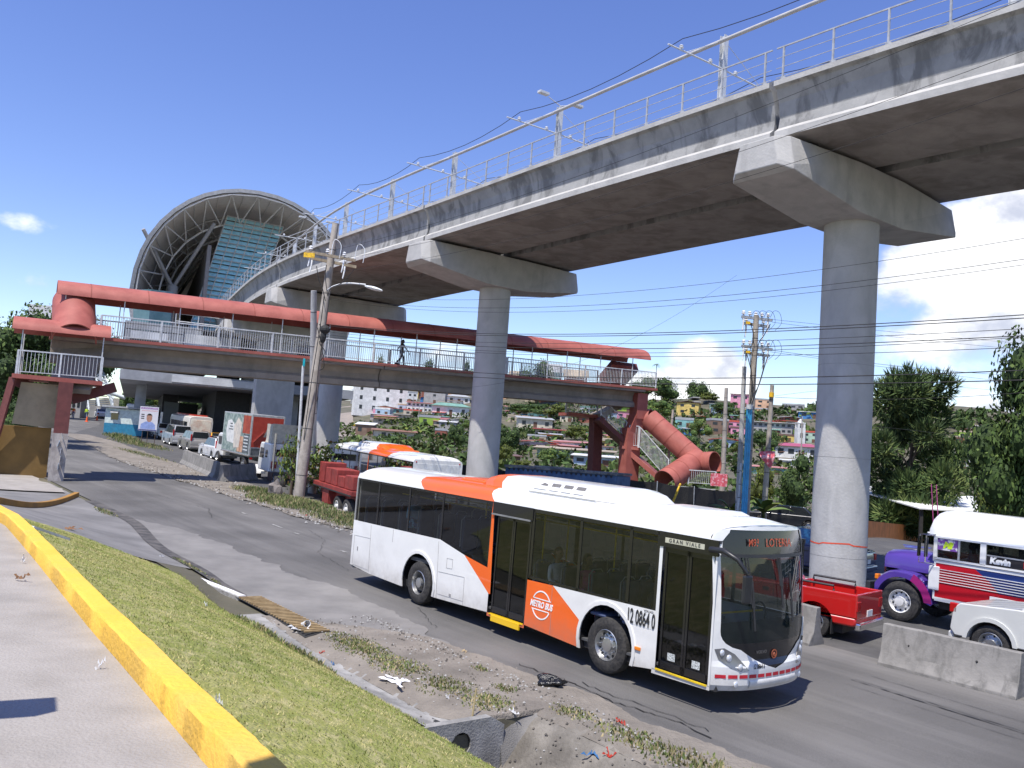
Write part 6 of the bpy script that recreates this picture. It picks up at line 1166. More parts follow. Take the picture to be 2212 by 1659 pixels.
# ----- utility poles
POLEC = conc_streak('pole_concrete', (.33, .29, .25), (.43, .385, .335), (.20, .175, .15), .6, .45, .62, 4); WOOD = mat('weathered_wood', (.26, .21, .15), .9, scale=6, col2=(.36, .30, .22), stretch=(1, 1, .2)); PORC = MATS['porcelain']; YT = mat('yellow_tag', (.75, .45, .02), .6, scale=20, var=.3)
def pole(base, top, r0, r1, label, group=None, m=POLEC):
    base, top = Vector(base), Vector(top); e = empty('utility_pole', base, 0, label, 'pole', group); mb = MB(); n = 8; mb.tube([(top-base)*(k/n) for k in range(n+1)], r0, 18, r1); mb.build('shaft', m, e, smooth=50); 
    for k in range(1, 12, 2): c = (top-base)*(k/12.5+.02); rr = r0+(r1-r0)*k/12.5; MB().tube([c, c+(top-base).normalized()*.03], rr+.006, 14).build('strap', DARK, e)
    return e
Y1 = 43.6; pb = G(644, 1078); pt1 = D(725, 483, Y1+.5); p1 = pole(pb-Vector((0, 0, .3)), pt1, .28, .17, 'tall leaning concrete utility pole with a street lamp, nearest to the road', 'pair of leaning utility poles')
def rp(o, P): return Vector(P)-o.location
def crossarm(o, A, B, ins, m=WOOD, tags=True):
    A, B = rp(o, A), rp(o, B); mb = MB(); mb.bar(A, B, .12, .14); a = mb.build('cross_arm', m, o); r_ = random.Random(2)
    for k in range(ins):
        f = (k+.3)/ins; c = A.lerp(B, f); mb = MB(); mb.lathe([(.0, .28), (.06, .26), (.10, .2), (.06, .16), (.12, .10), (.04, .06), (.03, 0), (.001, 0)], c+Vector((0, 0, .07)), 'z', 10); mb.build('insulator', PORC, o, smooth=40)
        if k % 2 == 0: mb = MB(); mb.tube([c-Vector((0, 0, .05)), c-Vector((0, .05, .35)), c-Vector((.05, .1, .75))], .055, 8, .03); mb.build('fuse_switch', PORC, o, smooth=40)
    return A, B
crossarm(p1, D(660, 543, 43.2), D(768, 563, 43.6), 3); crossarm(p1, D(664, 556, 43.8), D(770, 577, 44.2), 3)
def cable(o, pts, r=.018, m=BLACK, nm='cable', jit=0.):
    mb = MB(); P = [rp(o, p) for p in pts]; Q_ = []
    for i in range(len(P)-1):
        for k in range(6):
            f = k/6; p0, p1_, p2, p3 = P[max(i-1, 0)], P[i], P[i+1], P[min(i+2, len(P)-1)]; Q_.append(.5*((2*p1_)+(p2-p0)*f+(2*p0-5*p1_+4*p2-p3)*f*f+(3*p1_-p0-3*p2+p3)*f**3))
    Q_.append(P[-1]); mb.tube(Q_, r, 5); return mb.build(nm, m, o)
Yc = 43.0
for pts in ([(684, 575), (688, 600), (697, 625), (703, 650)], [(705, 572), (703, 600), (708, 640)], [(765, 582), (740, 610), (715, 622), (708, 640)], [(700, 640), (694, 690), (683, 760), (672, 830), (656, 950)], [(712, 640), (704, 700), (690, 780), (680, 880), (668, 1000)], [(690, 700), (700, 722), (690, 740), (702, 760), (692, 780)], [(686, 708), (694, 745), (700, 790), (690, 800)]): cable(p1, [D(u, v, Yc) for u, v in pts], .022)
for c in ((766, 560), (715, 550)): cable(p1, [D(c[0], c[1], Yc), D(c[0]+8, c[1]-32, Yc), D(c[0]+22, c[1]-20, Yc), D(c[0]+18, c[1]+8, Yc)], .02, PORC, 'jumper_wire')
mb = MB(); mb.sphere(rp(p1, D(702, 712, 43.1)), .26, 10, 7, (1, 1, .9)); mb.sphere(rp(p1, D(698, 728, 43.1)), .2, 8, 6, (.8, 1, 1.6)); mb.build('cable_bundle', BLACK, p1)
mb = MB(); mb.box(rp(p1, D(668, 551, 43.1)), (.55, .04, .24)); mb.build('number_tag', YT, p1); mb = MB(); mb.box(rp(p1, D(658, 948, 43.35)), (.30, .02, 1.1)); mb.build('stencil', mat('stencil_ochre', (.34, .25, .08), .8, scale=9, var=.5), p1)
cable(p1, [D(706, 628, 43.5), D(722, 618, 43.3), D(750, 612, 43.1), D(790, 615, 42.9)], .045, RAILP, 'lamp_arm'); mb = MB(); a, b = rp(p1, D(788, 618, 42.9)), rp(p1, D(826, 628, 42.7)); n_ = 8; rg = []
for k in range(n_+1): c = a.lerp(b, k/n_); f = sin(pi*min(1, (k+.3)/n_*.9))**.6; rg.append([c+Vector((0, .17*f*cos(t), .10*f*sin(t))) for t in [2*pi*j/10 for j in range(10)]])
mb.loft(rg, True, True); mb.build('street_lamp_head', mat('lamp_white', (.7, .72, .72), .4), p1, smooth=50)
p1b = pole(G(668, 1066)+Vector((.1, .35, -.3)), D(678, 628, 44.2), .23, .15, 'shorter pale pole standing against the leaning pole with the lamp', 'pair of leaning utility poles', m=conc_streak('pole_pale', (.42, .42, .41), (.52, .51, .50), (.3, .29, .28), .5, .45, .6, 4)); mb = MB(); mb.tube([rp(p1b, D(640, 1050, 43.9)), rp(p1b, D(655, 790, 44.0))], .07, 8); mb.build('conduit', RAILP, p1b); mb = MB(); mb.box(rp(p1b, D(657, 783, 43.9)), (.1, .1, .4)); mb.build('teal_cap', mat('teal_tape', (.0, .32, .38), .5), p1b)
# pole group by the nearest pier
Y2 = 45.; def_ = 0
p2 = pole(D(1606, 1190, Y2), D(1634, 682, Y2), .21, .14, 'tall utility pole with two cluttered cross arms, left of the nearest pier', 'poles left of the nearest pier')
for v0, yy in ((684, Y2-.1), (747, Y2-.1)):
    crossarm(p2, D(1602, v0, yy), D(1668, v0+8, yy+.2), 5, STEEL); crossarm(p2, D(1606, v0+14, yy+.3), D(1662, v0+22, yy+.5), 3, STEEL)
    mb = MB(); mb.box(rp(p2, D(1616, v0+13, yy-.2)), (.22, .05, .14)); mb.build('number_tag', YT, p2)
    for k in range(4): u = 1622+k*14; cable(p2, [D(u, v0+2, yy), D(u+8, v0-12, yy), D(u+20, v0-8, yy), D(u+24, v0+14, yy), D(u+10, v0+30, yy)], .011, BLACK, 'jumper_wire')
for pts in ([(1622, 700), (1628, 730), (1620, 760), (1624, 820), (1620, 870)], [(1664, 700), (1650, 725), (1638, 745), (1632, 800), (1626, 850), (1614, 890)], [(1652, 770), (1648, 800), (1636, 840), (1624, 872)], [(1612, 760), (1622, 800), (1626, 850), (1616, 880)], [(1660, 765), (1652, 790), (1640, 830), (1630, 850)]): cable(p2, [D(u, v, Y2-.3) for u, v in pts], .024)
BLU = mat('blue_pipe', (.04, .33, .60), .4, scale=3); mb = MB()
for k, o in enumerate((-.10, 0, .10)): mb.tube([rp(p2, D(1603, 1190, Y2-.35))+Vector((o-.0, 0, 0)), rp(p2, D(1619, 880, Y2-.35))+Vector((o, 0, 0))], .06, 8)
mb.build('blue_conduit', BLU, p2); mb = MB(); mb.tube([rp(p2, D(1619, 884, Y2-.35)), rp(p2, D(1619.5, 874, Y2-.35))], .17, 10); mb.build('conduit_cap', RAILP, p2)
pole(D(1590, 1190, Y2+.6), D(1608, 792, Y2+.6), .16, .11, 'thin dark topped pole just left of the pole with the blue pipes', 'poles left of the nearest pier', MATS['pole_pale']); pole(D(1588, 1180, Y2-.2), D(1602, 1000, Y2-.2), .07, .07, 'short white pipe leaning left of the pole with the blue pipes', None, RAILP)
p3 = pole(D(1647, 1160, 48), D(1668, 832, 48), .17, .11, 'brown concrete pole with a pink rag tied round it', 'poles left of the nearest pier'); mb = MB(); a = rp(p3, D(1656, 985, 47.8)); mb.loft([[a+Vector((x, 0, z)) for x, z in ((-.42, .22), (.45, .3))], [a+Vector((x, -.12, z)) for x, z in ((-.38, -.08), (.42, -.08))], [a+Vector((x, -.05, z)) for x, z in ((-.12, -.35), (.24, -.7))]], False); PINK = mat('pink_plastic', (.62, .10, .13), .5, scale=5, col2=(.78, .42, .45), cstop=(.5, .58)); mb.build('pink_rag', PINK, p3); mb = MB(); mb.tube([rp(p3, D(1666, 858, 47.9)), rp(p3, D(1667, 848, 47.9))], .14, 10); mb.build('yellow_band', YT, p3)
pole(D(1560, 1060, 70), D(1569, 838, 70), .22, .14, 'thin brown pole rising behind the red stair roof', 'poles on the hillside'); pole(D(1435, 1085, 62), D(1454, 885, 62), .12, .08, 'thin grey pole between the legs of the red stairs', 'poles on the hillside')
for u, v0, v1, lab in ((890, 905, 858, 'left of two thin poles in front of the white apartment building'), (915, 915, 866, 'right of two thin poles in front of the white apartment building'), (903, 920, 880, 'shortest thin pole before the white apartment building'), (1730, 1000, 900, 'thin pole on the slope left of the small white church tower'), (2060, 1095, 960, 'thin pale pole behind the pine tree')): P = G(u, v0); pole(P, D(u+3, v1, P.y), .2, .12, lab, 'poles on the hillside')
# ----- wires: each runs from the leaning pole past the camera's right, in the plane of the kerbside poles
PA = Vector((pt1.x, pt1.y, 0)); PB = Vector((pt1.x+34*.648, pt1.y-34*.762, 0)); PN = (PB-PA).cross(Vector((0, 0, 1))).normalized()
def onplane(u, v, P0=PA, n=PN): d = ray(u, v); return CAM+d*((P0-CAM).dot(n)/d.dot(n))
def wire(pts, r, label, pl_=None, group='overhead cables along the road'):
    W_ = [onplane(u, v) if pl_ is None else D(u, v, pl_[i]) for i, (u, v) in enumerate(pts)]; o = W_[0]; mb = MB(); n = 28; S = []
    # through three points: quadratic in the first point's frame
    A, B, C = W_[0], W_[len(W_)//2], W_[-1]; dx = (C-A).xy.length; tm = (B-A).xy.length/dx
    for k in range(n+1):
        f = k/n*1.12; p = A.lerp(C, f); lin = A.z+(C.z-A.z)*tm; c = (B.z-lin)/(tm*(tm-1)) if 0 < tm < 1 else 0; S.append(Vector((p.x, p.y, A.z+(C.z-A.z)*f+c*f*(f-1)))-o)
    mb.tube(S, r*.55, 5); ob = mb.build('overhead_wire', BLACK, loc=o); return tag(ob, label, 'wire', group)
for pts, r, lab in (([(722, 540), (1525, 278), (2212, -2)], .013, 'thin high wire crossing the joint face of the viaduct'), ([(728, 560), (1525, 352), (2212, 109)], .013, 'high wire crossing the lower lip of the viaduct girder'), ([(700, 590), (1525, 408), (2212, 190)], .013, 'lowest of the three high wires crossing the dark viaduct underside'),
    ([(711, 632), (1491, 617), (2212, 515)], .012, 'single sagging wire just under the viaduct'), ([(709, 643), (1491, 645), (2212, 560)], .014, 'upper wire of the sagging pair under the viaduct'), ([(709, 646), (1491, 657), (2212, 572)], .012, 'lower wire of the sagging pair under the viaduct'),
    ([(700, 700), (1491, 717), (2212, 680)], .022, 'top wire of the dark bundle above the footbridge roof'), ([(700, 703), (1491, 722), (2212, 687)], .022, 'bottom wire of the dark bundle above the footbridge roof'), ([(700, 716), (1491, 740), (2212, 710)], .014, 'wire just below the dark bundle over the footbridge roof'),
    ([(700, 722), (1491, 752), (2212, 725)], .02, 'thick wire level with the upper cross arms of the pole by the pier'), ([(700, 726), (1491, 761), (2212, 728)], .014, 'thin wire close under the thick one at the right edge'), ([(700, 732), (1491, 770), (2212, 750)], .014, 'wire crossing the lower cross arms of the pole by the pier'),
    ([(694, 770), (1491, 817), (2212, 800)], .024, 'thick cable crossing the footbridge railing'), ([(694, 780), (1491, 830), (2212, 821)], .024, 'lowest thick cable crossing the footbridge deck')): wire(pts, r, lab)
for pts, r, lab, Ys in (([(1668, 690), (1894, 715), (2212, 742)], .016, 'thin wire sloping down right from the upper cross arm', (45, 50, 58)), ([(1668, 696), (1894, 725), (2212, 755)], .016, 'second thin wire sloping down right from the upper cross arm', (45, 50, 58)), ([(1664, 756), (1894, 787), (2212, 812)], .02, 'thin wire sloping down right from the lower cross arm', (45, 50, 58)), ([(1664, 760), (1894, 792), (2212, 828)], .016, 'second thin wire sloping down right from the lower cross arm', (45, 50, 58)),
    ([(1668, 856), (1880, 835), (2212, 852)], .014, 'faint wire in front of the pine tree top', (48, 55, 62)), ([(1674, 858), (1790, 870), (2184, 850)], .022, 'dark cable dipping behind the nearest pier', (48, 50, 44)), ([(1660, 905), (1900, 925), (2212, 965)], .022, 'cable drooping across the middle of the pine tree', (48, 55, 62)), ([(1000, 838), (1180, 803), (1525, 640)], .010, 'thin stay wire rising right from the footbridge beam', (46, 45, 44))): wire(pts, r, lab, Ys, 'thin wires by the nearest pier')
# ----- mesh fence, blue container, orange wall, low roofs
FM = mat('black_mesh', (.018, .017, .016), .9, scale=14, col2=(.035, .033, .03)); e = empty('mesh_fence', (6, 51, H(6, 51)), 0, 'black cloth fence strung on thin grey posts behind the buses', 'fence'); mb = MB(); mp_ = MB(); pr_ = None
for u, vt, Y in ((985, 1000, 54), (1030, 1003, 54), (1060, 1007, 53.5), (1130, 1022, 53), (1180, 1035, 52.5), (1260, 1030, 52), (1335, 1030, 52), (1420, 1041, 53), (1500, 1052, 55), (1590, 1061, 59), (1605, 1064, 60)):
    p = D(u, vt, Y)-e.location; b_ = Vector((p.x, p.y, H(p.x+e.location.x, p.y+e.location.y)-e.location.z)); mp_.tube([b_, p+Vector((0, 0, .05))], .035, 6)
    if pr_:
        n = 6; r1 = [pr_[0].lerp(p, k/n)-Vector((0, 0, .10*sin(pi*k/n)))+Vector((0, .06*sin(k*2.2), 0)) for k in range(n+1)]; r0 = [pr_[1].lerp(b_, k/n) for k in range(n+1)]; mb.loft([r0, [a.lerp(b, .5)+Vector((0, .05*cos(k*1.7), 0)) for k, (a, b) in enumerate(zip(r0, r1))], r1], False)
    pr_ = (p, b_)
mb.build('mesh', FM, e); mp_.build('post', STEEL, e)
mb = MB(); mb.bar(D(1443, 1110, 50), D(1470, 1045, 51), .09, .09); tag(mb.build('yellow_stay', YT), 'thin yellow pole leaning against the black cloth fence', 'pole')
cA, cB = Vector((.5, 49.6, 0)), Vector((6.35, 46.8, 0)); cA.z, cB.z = .45, .2; cd_ = (cB-cA); cl_ = cd_.length; e = empty('shipping_container', (cA+cB)/2, atan2(cd_.y, cd_.x), 'faded blue container with a dark patched roof, above the front bus', 'container'); CB = mat('container_blue', (.025, .07, .17), .6, scale=1.5, col2=(.06, .13, .26), dirt=.4, dcol=(.12, .14, .18))
mb = MB(); n = 40; top_ = []; bot_ = []
for k in range(n+1):
    x = -cl_/2+cl_*k/n; y = -1.2-(.03 if (k//2) % 2 else 0); bot_.append((x, y, 0)); top_.append((x, y, 2.42))
mb.loft([bot_, top_], False); mb.box((0, 0, 1.21), (cl_, 2.36, 2.4)); mb.build('wall', CB, e); mb = MB(); mb.box((0, 0, 2.50), (cl_+.1, 2.6, .12)); mb.build('roof', mat('rusty_roof', (.07, .075, .08), .8, scale=3, col2=(.20, .21, .22), dirt=.5, dcol=(.18, .10, .07)), e); mb = MB()
for k in range(22): x = -cl_/2+.25+k*(cl_-.4)/21.5; MB().add([(x-.085, -1.245, 2.40), (x+.085, -1.245, 2.40), (x, -1.245, 2.26)], [(0, 1, 2)]).build('cut_vent', BLACK, e)
rr_ = random.Random(8)
for k in range(4): mb = MB(); mb.box((rr_.uniform(-2.5, 2.5), rr_.uniform(-.6, .6), 2.60), (rr_.uniform(.6, 1.4), rr_.uniform(.4, .9), .07), rr_.uniform(-.6, .6)); mb.build('roof_sheet', mat('sheet_grey', (.22, .23, .24), .6, dirt=.4), e)
a, b = G(1868, 1161), G(2030, 1165); e = empty('orange_wall', a.lerp(b, .5), 0, 'low orange wall with one square post behind the bonneted bus', 'wall'); OW = mat('orange_wall_paint', (.55, .20, .065), .8, scale=1.5, dirt=.4, dcol=(.3, .11, .05)); o = e.location; mb = MB(); mb.bar(a-o+Vector((0, 0, .42)), b-o+Vector((0, 0, .42)), .18, 1.15); mb.build('wall', OW, e); mb = MB(); P = G(1955, 1163)-o; mb.box(P+Vector((0, 0, .65)), (.5, .4, 1.55)); mb.build('post', OW, e, bevel=.05)
def shed(name, u0, u1, v, Yn, dep, z, m, label, cat='roof', posts=True):
    a, b = D(u0, v, Yn), D(u1, v, Yn); c = (a+b)/2; e = empty(name, (c.x, c.y+dep/2, H(c.x, c.y+dep/2)), 0, label, cat); w = (b-a).xy.length; mb = MB(); zz = c.z-e.location.z; mb.loft([[(-w/2, -dep/2, zz), (w/2, -dep/2, zz), (w/2, -dep/2, zz+.08), (-w/2, -dep/2, zz+.08)], [(-w/2, dep/2, zz+.9), (w/2, dep/2, zz+.9), (w/2, dep/2, zz+.98), (-w/2, dep/2, zz+.98)]], True, True); mb.build('roof', m, e)
    mb = MB(); mb.box((0, dep/2-.2, zz/2), (w, .3, zz+1.4)); mb.build('wall', mat('shed_shade', (.03, .027, .025), .9), e); [MB().box((x, -dep/2+.3, zz/2), (.2, .2, zz)).build('post', MATS['shed_shade'], e) for x in (-w/2+.3, -w/6, w/6, w/2-.3)]; return e  # near-black wall and posts stand for the shade under the roof
shed('carport', 1985, 2330, 1112, 60, 13, 0, mat('white_sheet_roof', (.66, .66, .62), .6, scale=.5, col2=(.75, .75, .71), dirt=.3), 'wide white sheet roof of an open shed behind the bonneted bus'); shed('carport', 1872, 1990, 1082, 72, 9, 0, MATS['white_sheet_roof'], 'narrow white shed roof under the pine tree')
# person crossing the footbridge and workers by the grey stairs
def on_deck(s, o): p = F0+fd*s+fn*o; return Vector((p.x, p.y, p.z+.04))
bl_c = SH('black_cloth', (.008, .008, .010)); s_ = 19.6
P = on_deck(18.7, .4); standing(P, atan2(fh.y, fh.x)+.0, 'person in black walking across the footbridge', bl_c, SH('black_cloth', (.008, .008, .010)), SKIND, HAIR, stride=.42, h=1.62, long=True)
for u, v, Y, top, lab in ((270, 880, 118, (.55, .75, .05), 'worker in a lime vest at the foot of the grey stairs'),):
    pass
HV = SH('hi_vis_lime', (.50, .70, .04)); HO = SH('hi_vis_orange', (.75, .16, .04)); HY = SH('hi_vis_yellow', (.75, .55, .02)); JE = SH('jeans', (.05, .09, .2))
for u, v, vest, lab in ((186, 905, HV, 'worker in a lime vest standing below the steel stairs'), (182, 890, HY, 'worker in a yellow vest left of the steel stairs'), (157, 904, HO, 'worker in an orange vest near the left stair column'), (128, 912, HY, 'worker in a yellow shirt and white helmet behind the stair column')): P = G(u, v); standing(P, -1.2, lab, vest, JE, SKIND, stride=.05, h=1.72, cap=SH('helmet_white', (.7, .7, .68)) if 'helmet' in lab else None, group='road workers')
for u, v, lab in ((187, 911, 'traffic cone left of the pair before the building site'), (209, 908, 'traffic cone right of the pair before the building site')):
    mb = MB(); mb.lathe([(.22, 0), (.22, .03), (.16, .04), (.13, .2), (.12, .3), (.06, .7), (.001, .72)], (0, 0, 0), 'z', 14); mb.k = 0; mb.box((0, 0, .015), (.5, .5, .03)); tag(mb.build('traffic_cone', mat('cone_orange', (.8, .12, .02), .5, var=.05), smooth=50, loc=G(u, v)), lab, 'cone', 'traffic cones')
# grey steel stair with arch truss beyond the landing
P = G(218, 900); e = empty('steel_stairs', P, .35, 'pale steel stair with escalator steps and a curved handrail truss', 'stairs'); o = P; STL = mat('pale_steel', (.55, .60, .60), .4, metal=.3, col2=(.66, .70, .70)); Ys = P.y
def dv(u, v, dy=0): return D(u, v, Ys+dy)-P
mb = MB(); n = 22
for k in range(n): f = k/n; a = dv(196, 892).lerp(dv(228, 800, 9), f); b = dv(240, 892).lerp(dv(258, 800, 9), f); mb.bar(a, b, .55, .12)
mb.build('steps', mat('step_grey', (.22, .24, .26), .6), e); mb = MB()
for A, B in (((194, 893), (224, 795)), ((216, 893), (243, 797)), ((246, 893), (262, 795))): mb.bar(dv(*A), dv(*B, 9), .35, .5)
for k in range(7):
    f, g_ = k/7, (k+1)/7; a0, a1 = dv(245, 862).lerp(dv(262, 797, 9), f), dv(245, 862).lerp(dv(262, 797, 9), g_); b0, b1 = dv(226, 850).lerp(dv(236, 795, 9), f), dv(226, 850).lerp(dv(236, 795, 9), g_); mb.tube([a0, b0], .09, 5); mb.tube([a0, b1], .07, 5); mb.tube([a0, a1], .12, 5); mb.tube([b0, b1], .12, 5)
mb.build('stair_frame', STL, e); mb = MB(); mb.tube([dv(150, 850, -3), dv(172, 843, -3), (dv(195, 841, -3)), dv(215, 845, -3), dv(236, 852, -3), dv(252, 858, -3)], .32, 8); mb.tube([dv(165, 833, -3), dv(212, 831, -3)], .1, 6); mb.build('arch_tube', STL, e, smooth=50); mb = MB(); mb.bar(dv(247, 890), dv(250, 860), .8, .8); [mb.bar(dv(u, 892, -3), dv(u+1, 838, -3), .35, .35) for u in (142, 153, 163, 172)]; mb.build('post', mat('site_post', (.45, .42, .36), .7), e)
mb = MB(); mb.box(dv(165, 896, -4), (16, .5, .9)); mb.build('base_wall', mat('site_beige', (.50, .43, .33), .8, dirt=.3), e); mb = MB(); mb.box(dv(148, 883, -5), (2.6, .1, 2.1)); mb.build('white_board', mat('plate_white', (.7, .7, .7)), e); mb = MB(); mb.box(dv(188, 889, -5), (2.6, 2, 2)); mb.build('concrete_block', CONC, e)
for u, v, lab, hgt in ((232, 890, 'teal painted pole beyond the kiosk', 7.5), (248, 885, 'pale pole wrapped in posters beyond the kiosk', 8)): pass
P = G(283, 888); e = pole(P, D(284, 815, P.y), .45, .4, 'teal painted pole in the trees beyond the kiosk', None, mat('teal_pole', (.03, .20, .22), .7, scale=2, dirt=.4)); P = G(323, 880); e = pole(P, D(324, 812, P.y), .3, .2, 'pale pole with white, pink and yellow bands beyond the poster'); mb = MB(); mb.tube([(0, 0, 0), (0, 0, 1.6)], .34, 10); mb.build('yellow_band', YT, e)
for k in (1,): P = G(392, 872); e = empty('umbrella', P, 0, 'white market umbrella beyond the dark truck', 'umbrella'); mb = MB(); mb.tube([(0, 0, 0), (0, 0, 4.2)], .06, 6); mb.build('pole', STEEL, e); mb = MB(); mb.lathe([(.01, 4.5), (3.2, 3.2), (3.2, 3.1), (.01, 4.4)], ax='z', n=8); mb.build('canopy', mat('canvas_white', (.7, .68, .62), .8), e)
P = G(369, 858); e = empty('hoarding', P, 0, 'small white hoarding with a red and black mark on the slope', 'sign'); mb = MB(); mb.box((0, 0, 5.2), (5, .2, 2.6)); mb.build('board', mat('plate_white', (.7, .7, .7)), e); mb = MB(); mb.tube([(-1.5, 0, 0), (-1.5, 0, 4)], .12, 6); mb.tube([(1.5, 0, 0), (1.5, 0, 4)], .12, 6); mb.build('leg', STEEL, e); mb = MB(); mb.bar((-1.9, -.12, 4.5), (-.7, -.12, 5.9), .02, .35, Vector((0, 1, 0))); mb.bar((-1.9, -.12, 5.9), (-.7, -.12, 4.5), .02, .35, Vector((0, 1, 0))); mb.build('mark', mat('red_tape', (.55, .015, .03)), e)
for u, v, w_, lab in ((1553, 1036, 1.35, 'crumpled pink and white sheet hung on the end of the stair railing'),):
    Pq = D(u, v, 56.5); mb = MB(); rg = [[(x, .10*sin(x*7+z*3), z) for x in [-.75+1.5*k/8 for k in range(9)]] for z in (.55, .2, -.2, -.6)]; mb.loft(rg, False); tag(mb.build('banner', PINK, loc=Pq, smooth=60), lab, 'banner').scale = (.72, .72, .72)
# ================================================================= trees and plants
def leafm(name, c, k=1.): return mat(name, tuple(x*k for x in c), .75, scale=.8, var=.25, spec=.25)
LG = [leafm('leaf_dark', (.035, .06, .018)), leafm('leaf_mid', (.065, .11, .028)), leafm('leaf_light', (.12, .175, .045))]
LY = [leafm('leaf_olive', (.06, .075, .02)), leafm('leaf_yellow_green', (.14, .17, .03)), leafm('leaf_lime', (.20, .24, .04))]
LP = [leafm('needle_dark', (.035, .06, .02)), leafm('needle_mid', (.07, .11, .032)), leafm('needle_light', (.13, .165, .05))]
BARK = mat('bark', (.07, .05, .035), .9, scale=6, col2=(.14, .11, .08), stretch=(1, 1, .3)); CORE = leafm('leaf_core', (.012, .02, .007))
def crown(seed, kind='broad', n=2400, leaf=.085, flat=.8, core=True):
    """unit crown: radius about 1 in x and y, from z -flat to flat"""
    r_ = random.Random(seed); mb = MB(); cl = []
    nc = 15 if kind != 'pine' else 26
    for k in range(nc):
        while True:
            p = Vector((r_.uniform(-1, 1), r_.uniform(-1, 1), r_.uniform(-1, 1)))
            if p.length < 1 and p.length > .25: break
        if kind == 'pine': z = r_.uniform(-1, 1); rad = (.82-.42*max(0, z))*r_.uniform(.25, 1); a = r_.uniform(0, 2*pi); p = Vector((rad*cos(a), rad*sin(a), z)); s = r_.uniform(.20, .34)
        else: s = r_.uniform(.28, .48); p *= .72
        cl.append((Vector((p.x, p.y, p.z*flat)), s))
    tot = sum(s*s for _, s in cl)
    for c, s in cl:
        mb.k = 0; (mb.sphere(c, s*(.62 if kind != 'pine' else .38), 7, 5, (1, 1, .8)) if core else None); m = int(n*s*s/tot); tone = r_.choice((0, 0, 1))
        for i in range(m):
            d = Vector((r_.gauss(0, 1), r_.gauss(0, 1), r_.gauss(0, 1))).normalized(); rr = s*(r_.uniform(.55, 1.12)); p = c+Vector((d.x*rr, d.y*rr, d.z*rr*.8))
            u_ = Vector((r_.gauss(0, 1), r_.gauss(0, 1), r_.gauss(0, 1))).normalized(); n_ = (d+u_*.7).normalized(); t = n_.orthogonal().normalized(); t.rotate(Matrix.Rotation(r_.uniform(0, 6.28), 3, n_)); b = n_.cross(t); l = leaf*r_.uniform(.6, 1.3)
            mb.k = 3 if (not core and r_.random() < .12) else min(2, max(0, (2 if r_.random() < .28 else 1 if r_.random() < .6 else 0)-(1 if tone and r_.random() < .5 else 0)))
            if kind == 'pine':
                for q in range(3): e_ = (d*.7+Vector((r_.uniform(-.6, .6), r_.uniform(-.6, .6), r_.uniform(-.1, .8)))).normalized(); w_ = e_.orthogonal().normalized()*leaf*.13; mb.add([p-w_, p+w_, p+e_*l*1.5], [(0, 1, 2)])
            else: mb.add([p-t*l*.5, p+b*l*.28, p+t*l*.5, p-b*l*.28], [(0, 1, 2, 3)])
    return mb
def cme(name, seed, mats, **k): return crown(seed, **k).mesh(name, mats)
CR = {'broad': [cme('crown_broad', 1, LG, n=2600), cme('crown_broad', 2, LG, n=2600), cme('crown_broad', 3, LG, n=2600)], 'olive': [cme('crown_olive', 4, LY, n=2200), cme('crown_olive', 5, [LG[1], LY[1], LY[0]], n=2200)], 'loose': [cme('crown_loose', 16, [LG[1], LG[2], LY[1], leafm('leaf_reddish', (.16, .09, .03))], n=1100, leaf=.14, flat=.8, core=False)], 'bush': [cme('crown_bush', 6, [LG[1], LG[2], LY[1]], n=1500, leaf=.11, flat=.7)], 'pine': [cme('crown_pine', 7, LP, kind='pine', n=7000, leaf=.10, flat=1.0)], 'big': [cme('crown_big', 8, [LG[0], LG[1], LG[2]], n=11000, leaf=.065, flat=.95)]}
def trunk_mesh():
    mb = MB(); r_ = random.Random(2); mb.tube([(0, 0, 0), (.03, .01, .35), (-.02, .03, .7), (0, 0, 1)], .05, 8, .028)
    for k in range(6): a = k*1.05; z = .55+.07*k; mb.tube([(0, 0, z), (.18*cos(a), .18*sin(a), z+.13), (.36*cos(a), .36*sin(a), z+.2)], .022, 5, .007)
    return mb.mesh('trunk', BARK, 50)
TRK = trunk_mesh()
TREES = 0
def tree(P, h, wd, kind, label, frac=.72, cat='tree', name=None, group=None, seed=None, skirt=True):
    global TREES; TREES += 1; r_ = random.Random(TREES*7+1 if seed is None else seed)
    e = empty(name or {'pine': 'pine_tree', 'bush': 'bush'}.get(kind, 'tree'), P, r_.uniform(0, 6.28), label, cat if kind != 'bush' else 'bush', group)
    t = bpy.data.objects.new('trunk', TRK); COL.objects.link(t); t.parent = e; th = h*(1-frac*.35); kx = h*.5 if h < 6 else 3+.12*(h-6); t.scale = (max(.5, kx), max(.5, kx), th*.9)
    c = bpy.data.objects.new('crown', r_.choice(CR[kind])); COL.objects.link(c); c.parent = e; hz = h*frac/2; fl = {'broad': .8, 'olive': .8, 'bush': .7, 'loose': .8, 'pine': 1.0, 'big': .92}[kind]; c.scale = (wd/2, wd/2, hz/fl*.95); c.location = (0, 0, h-hz); return e
def tpx(u, vb, vt, wpx, kind, label, Y=None, frac=.72, group=None, **k):
    P = G(u, vb) if Y is None else D(u, vb, Y); 
    if Y is not None: P = Vector((P.x, P.y, H(P.x, P.y)))
    top = D(u, vt, P.y); return tree(P, max(1.2, top.z-P.z), wpx*P.y/FPX, kind, label, frac, group=group, **k)
tpx(1965, 1100, 822, 262, 'pine', 'tall dark pine tree right of the nearest pier', Y=66, frac=.93)
tpx(2225, 1070, 672, 300, 'big', 'large dark leafy tree cut by the right edge of the photo', Y=48, frac=.95)
tpx(2165, 1080, 930, 130, 'olive', 'yellow green tree under the large tree at the right edge', Y=58, frac=.95)
tpx(1722, 1096, 968, 120, 'broad', 'round dark tree between the banded pole and the nearest pier', Y=64, frac=.95)
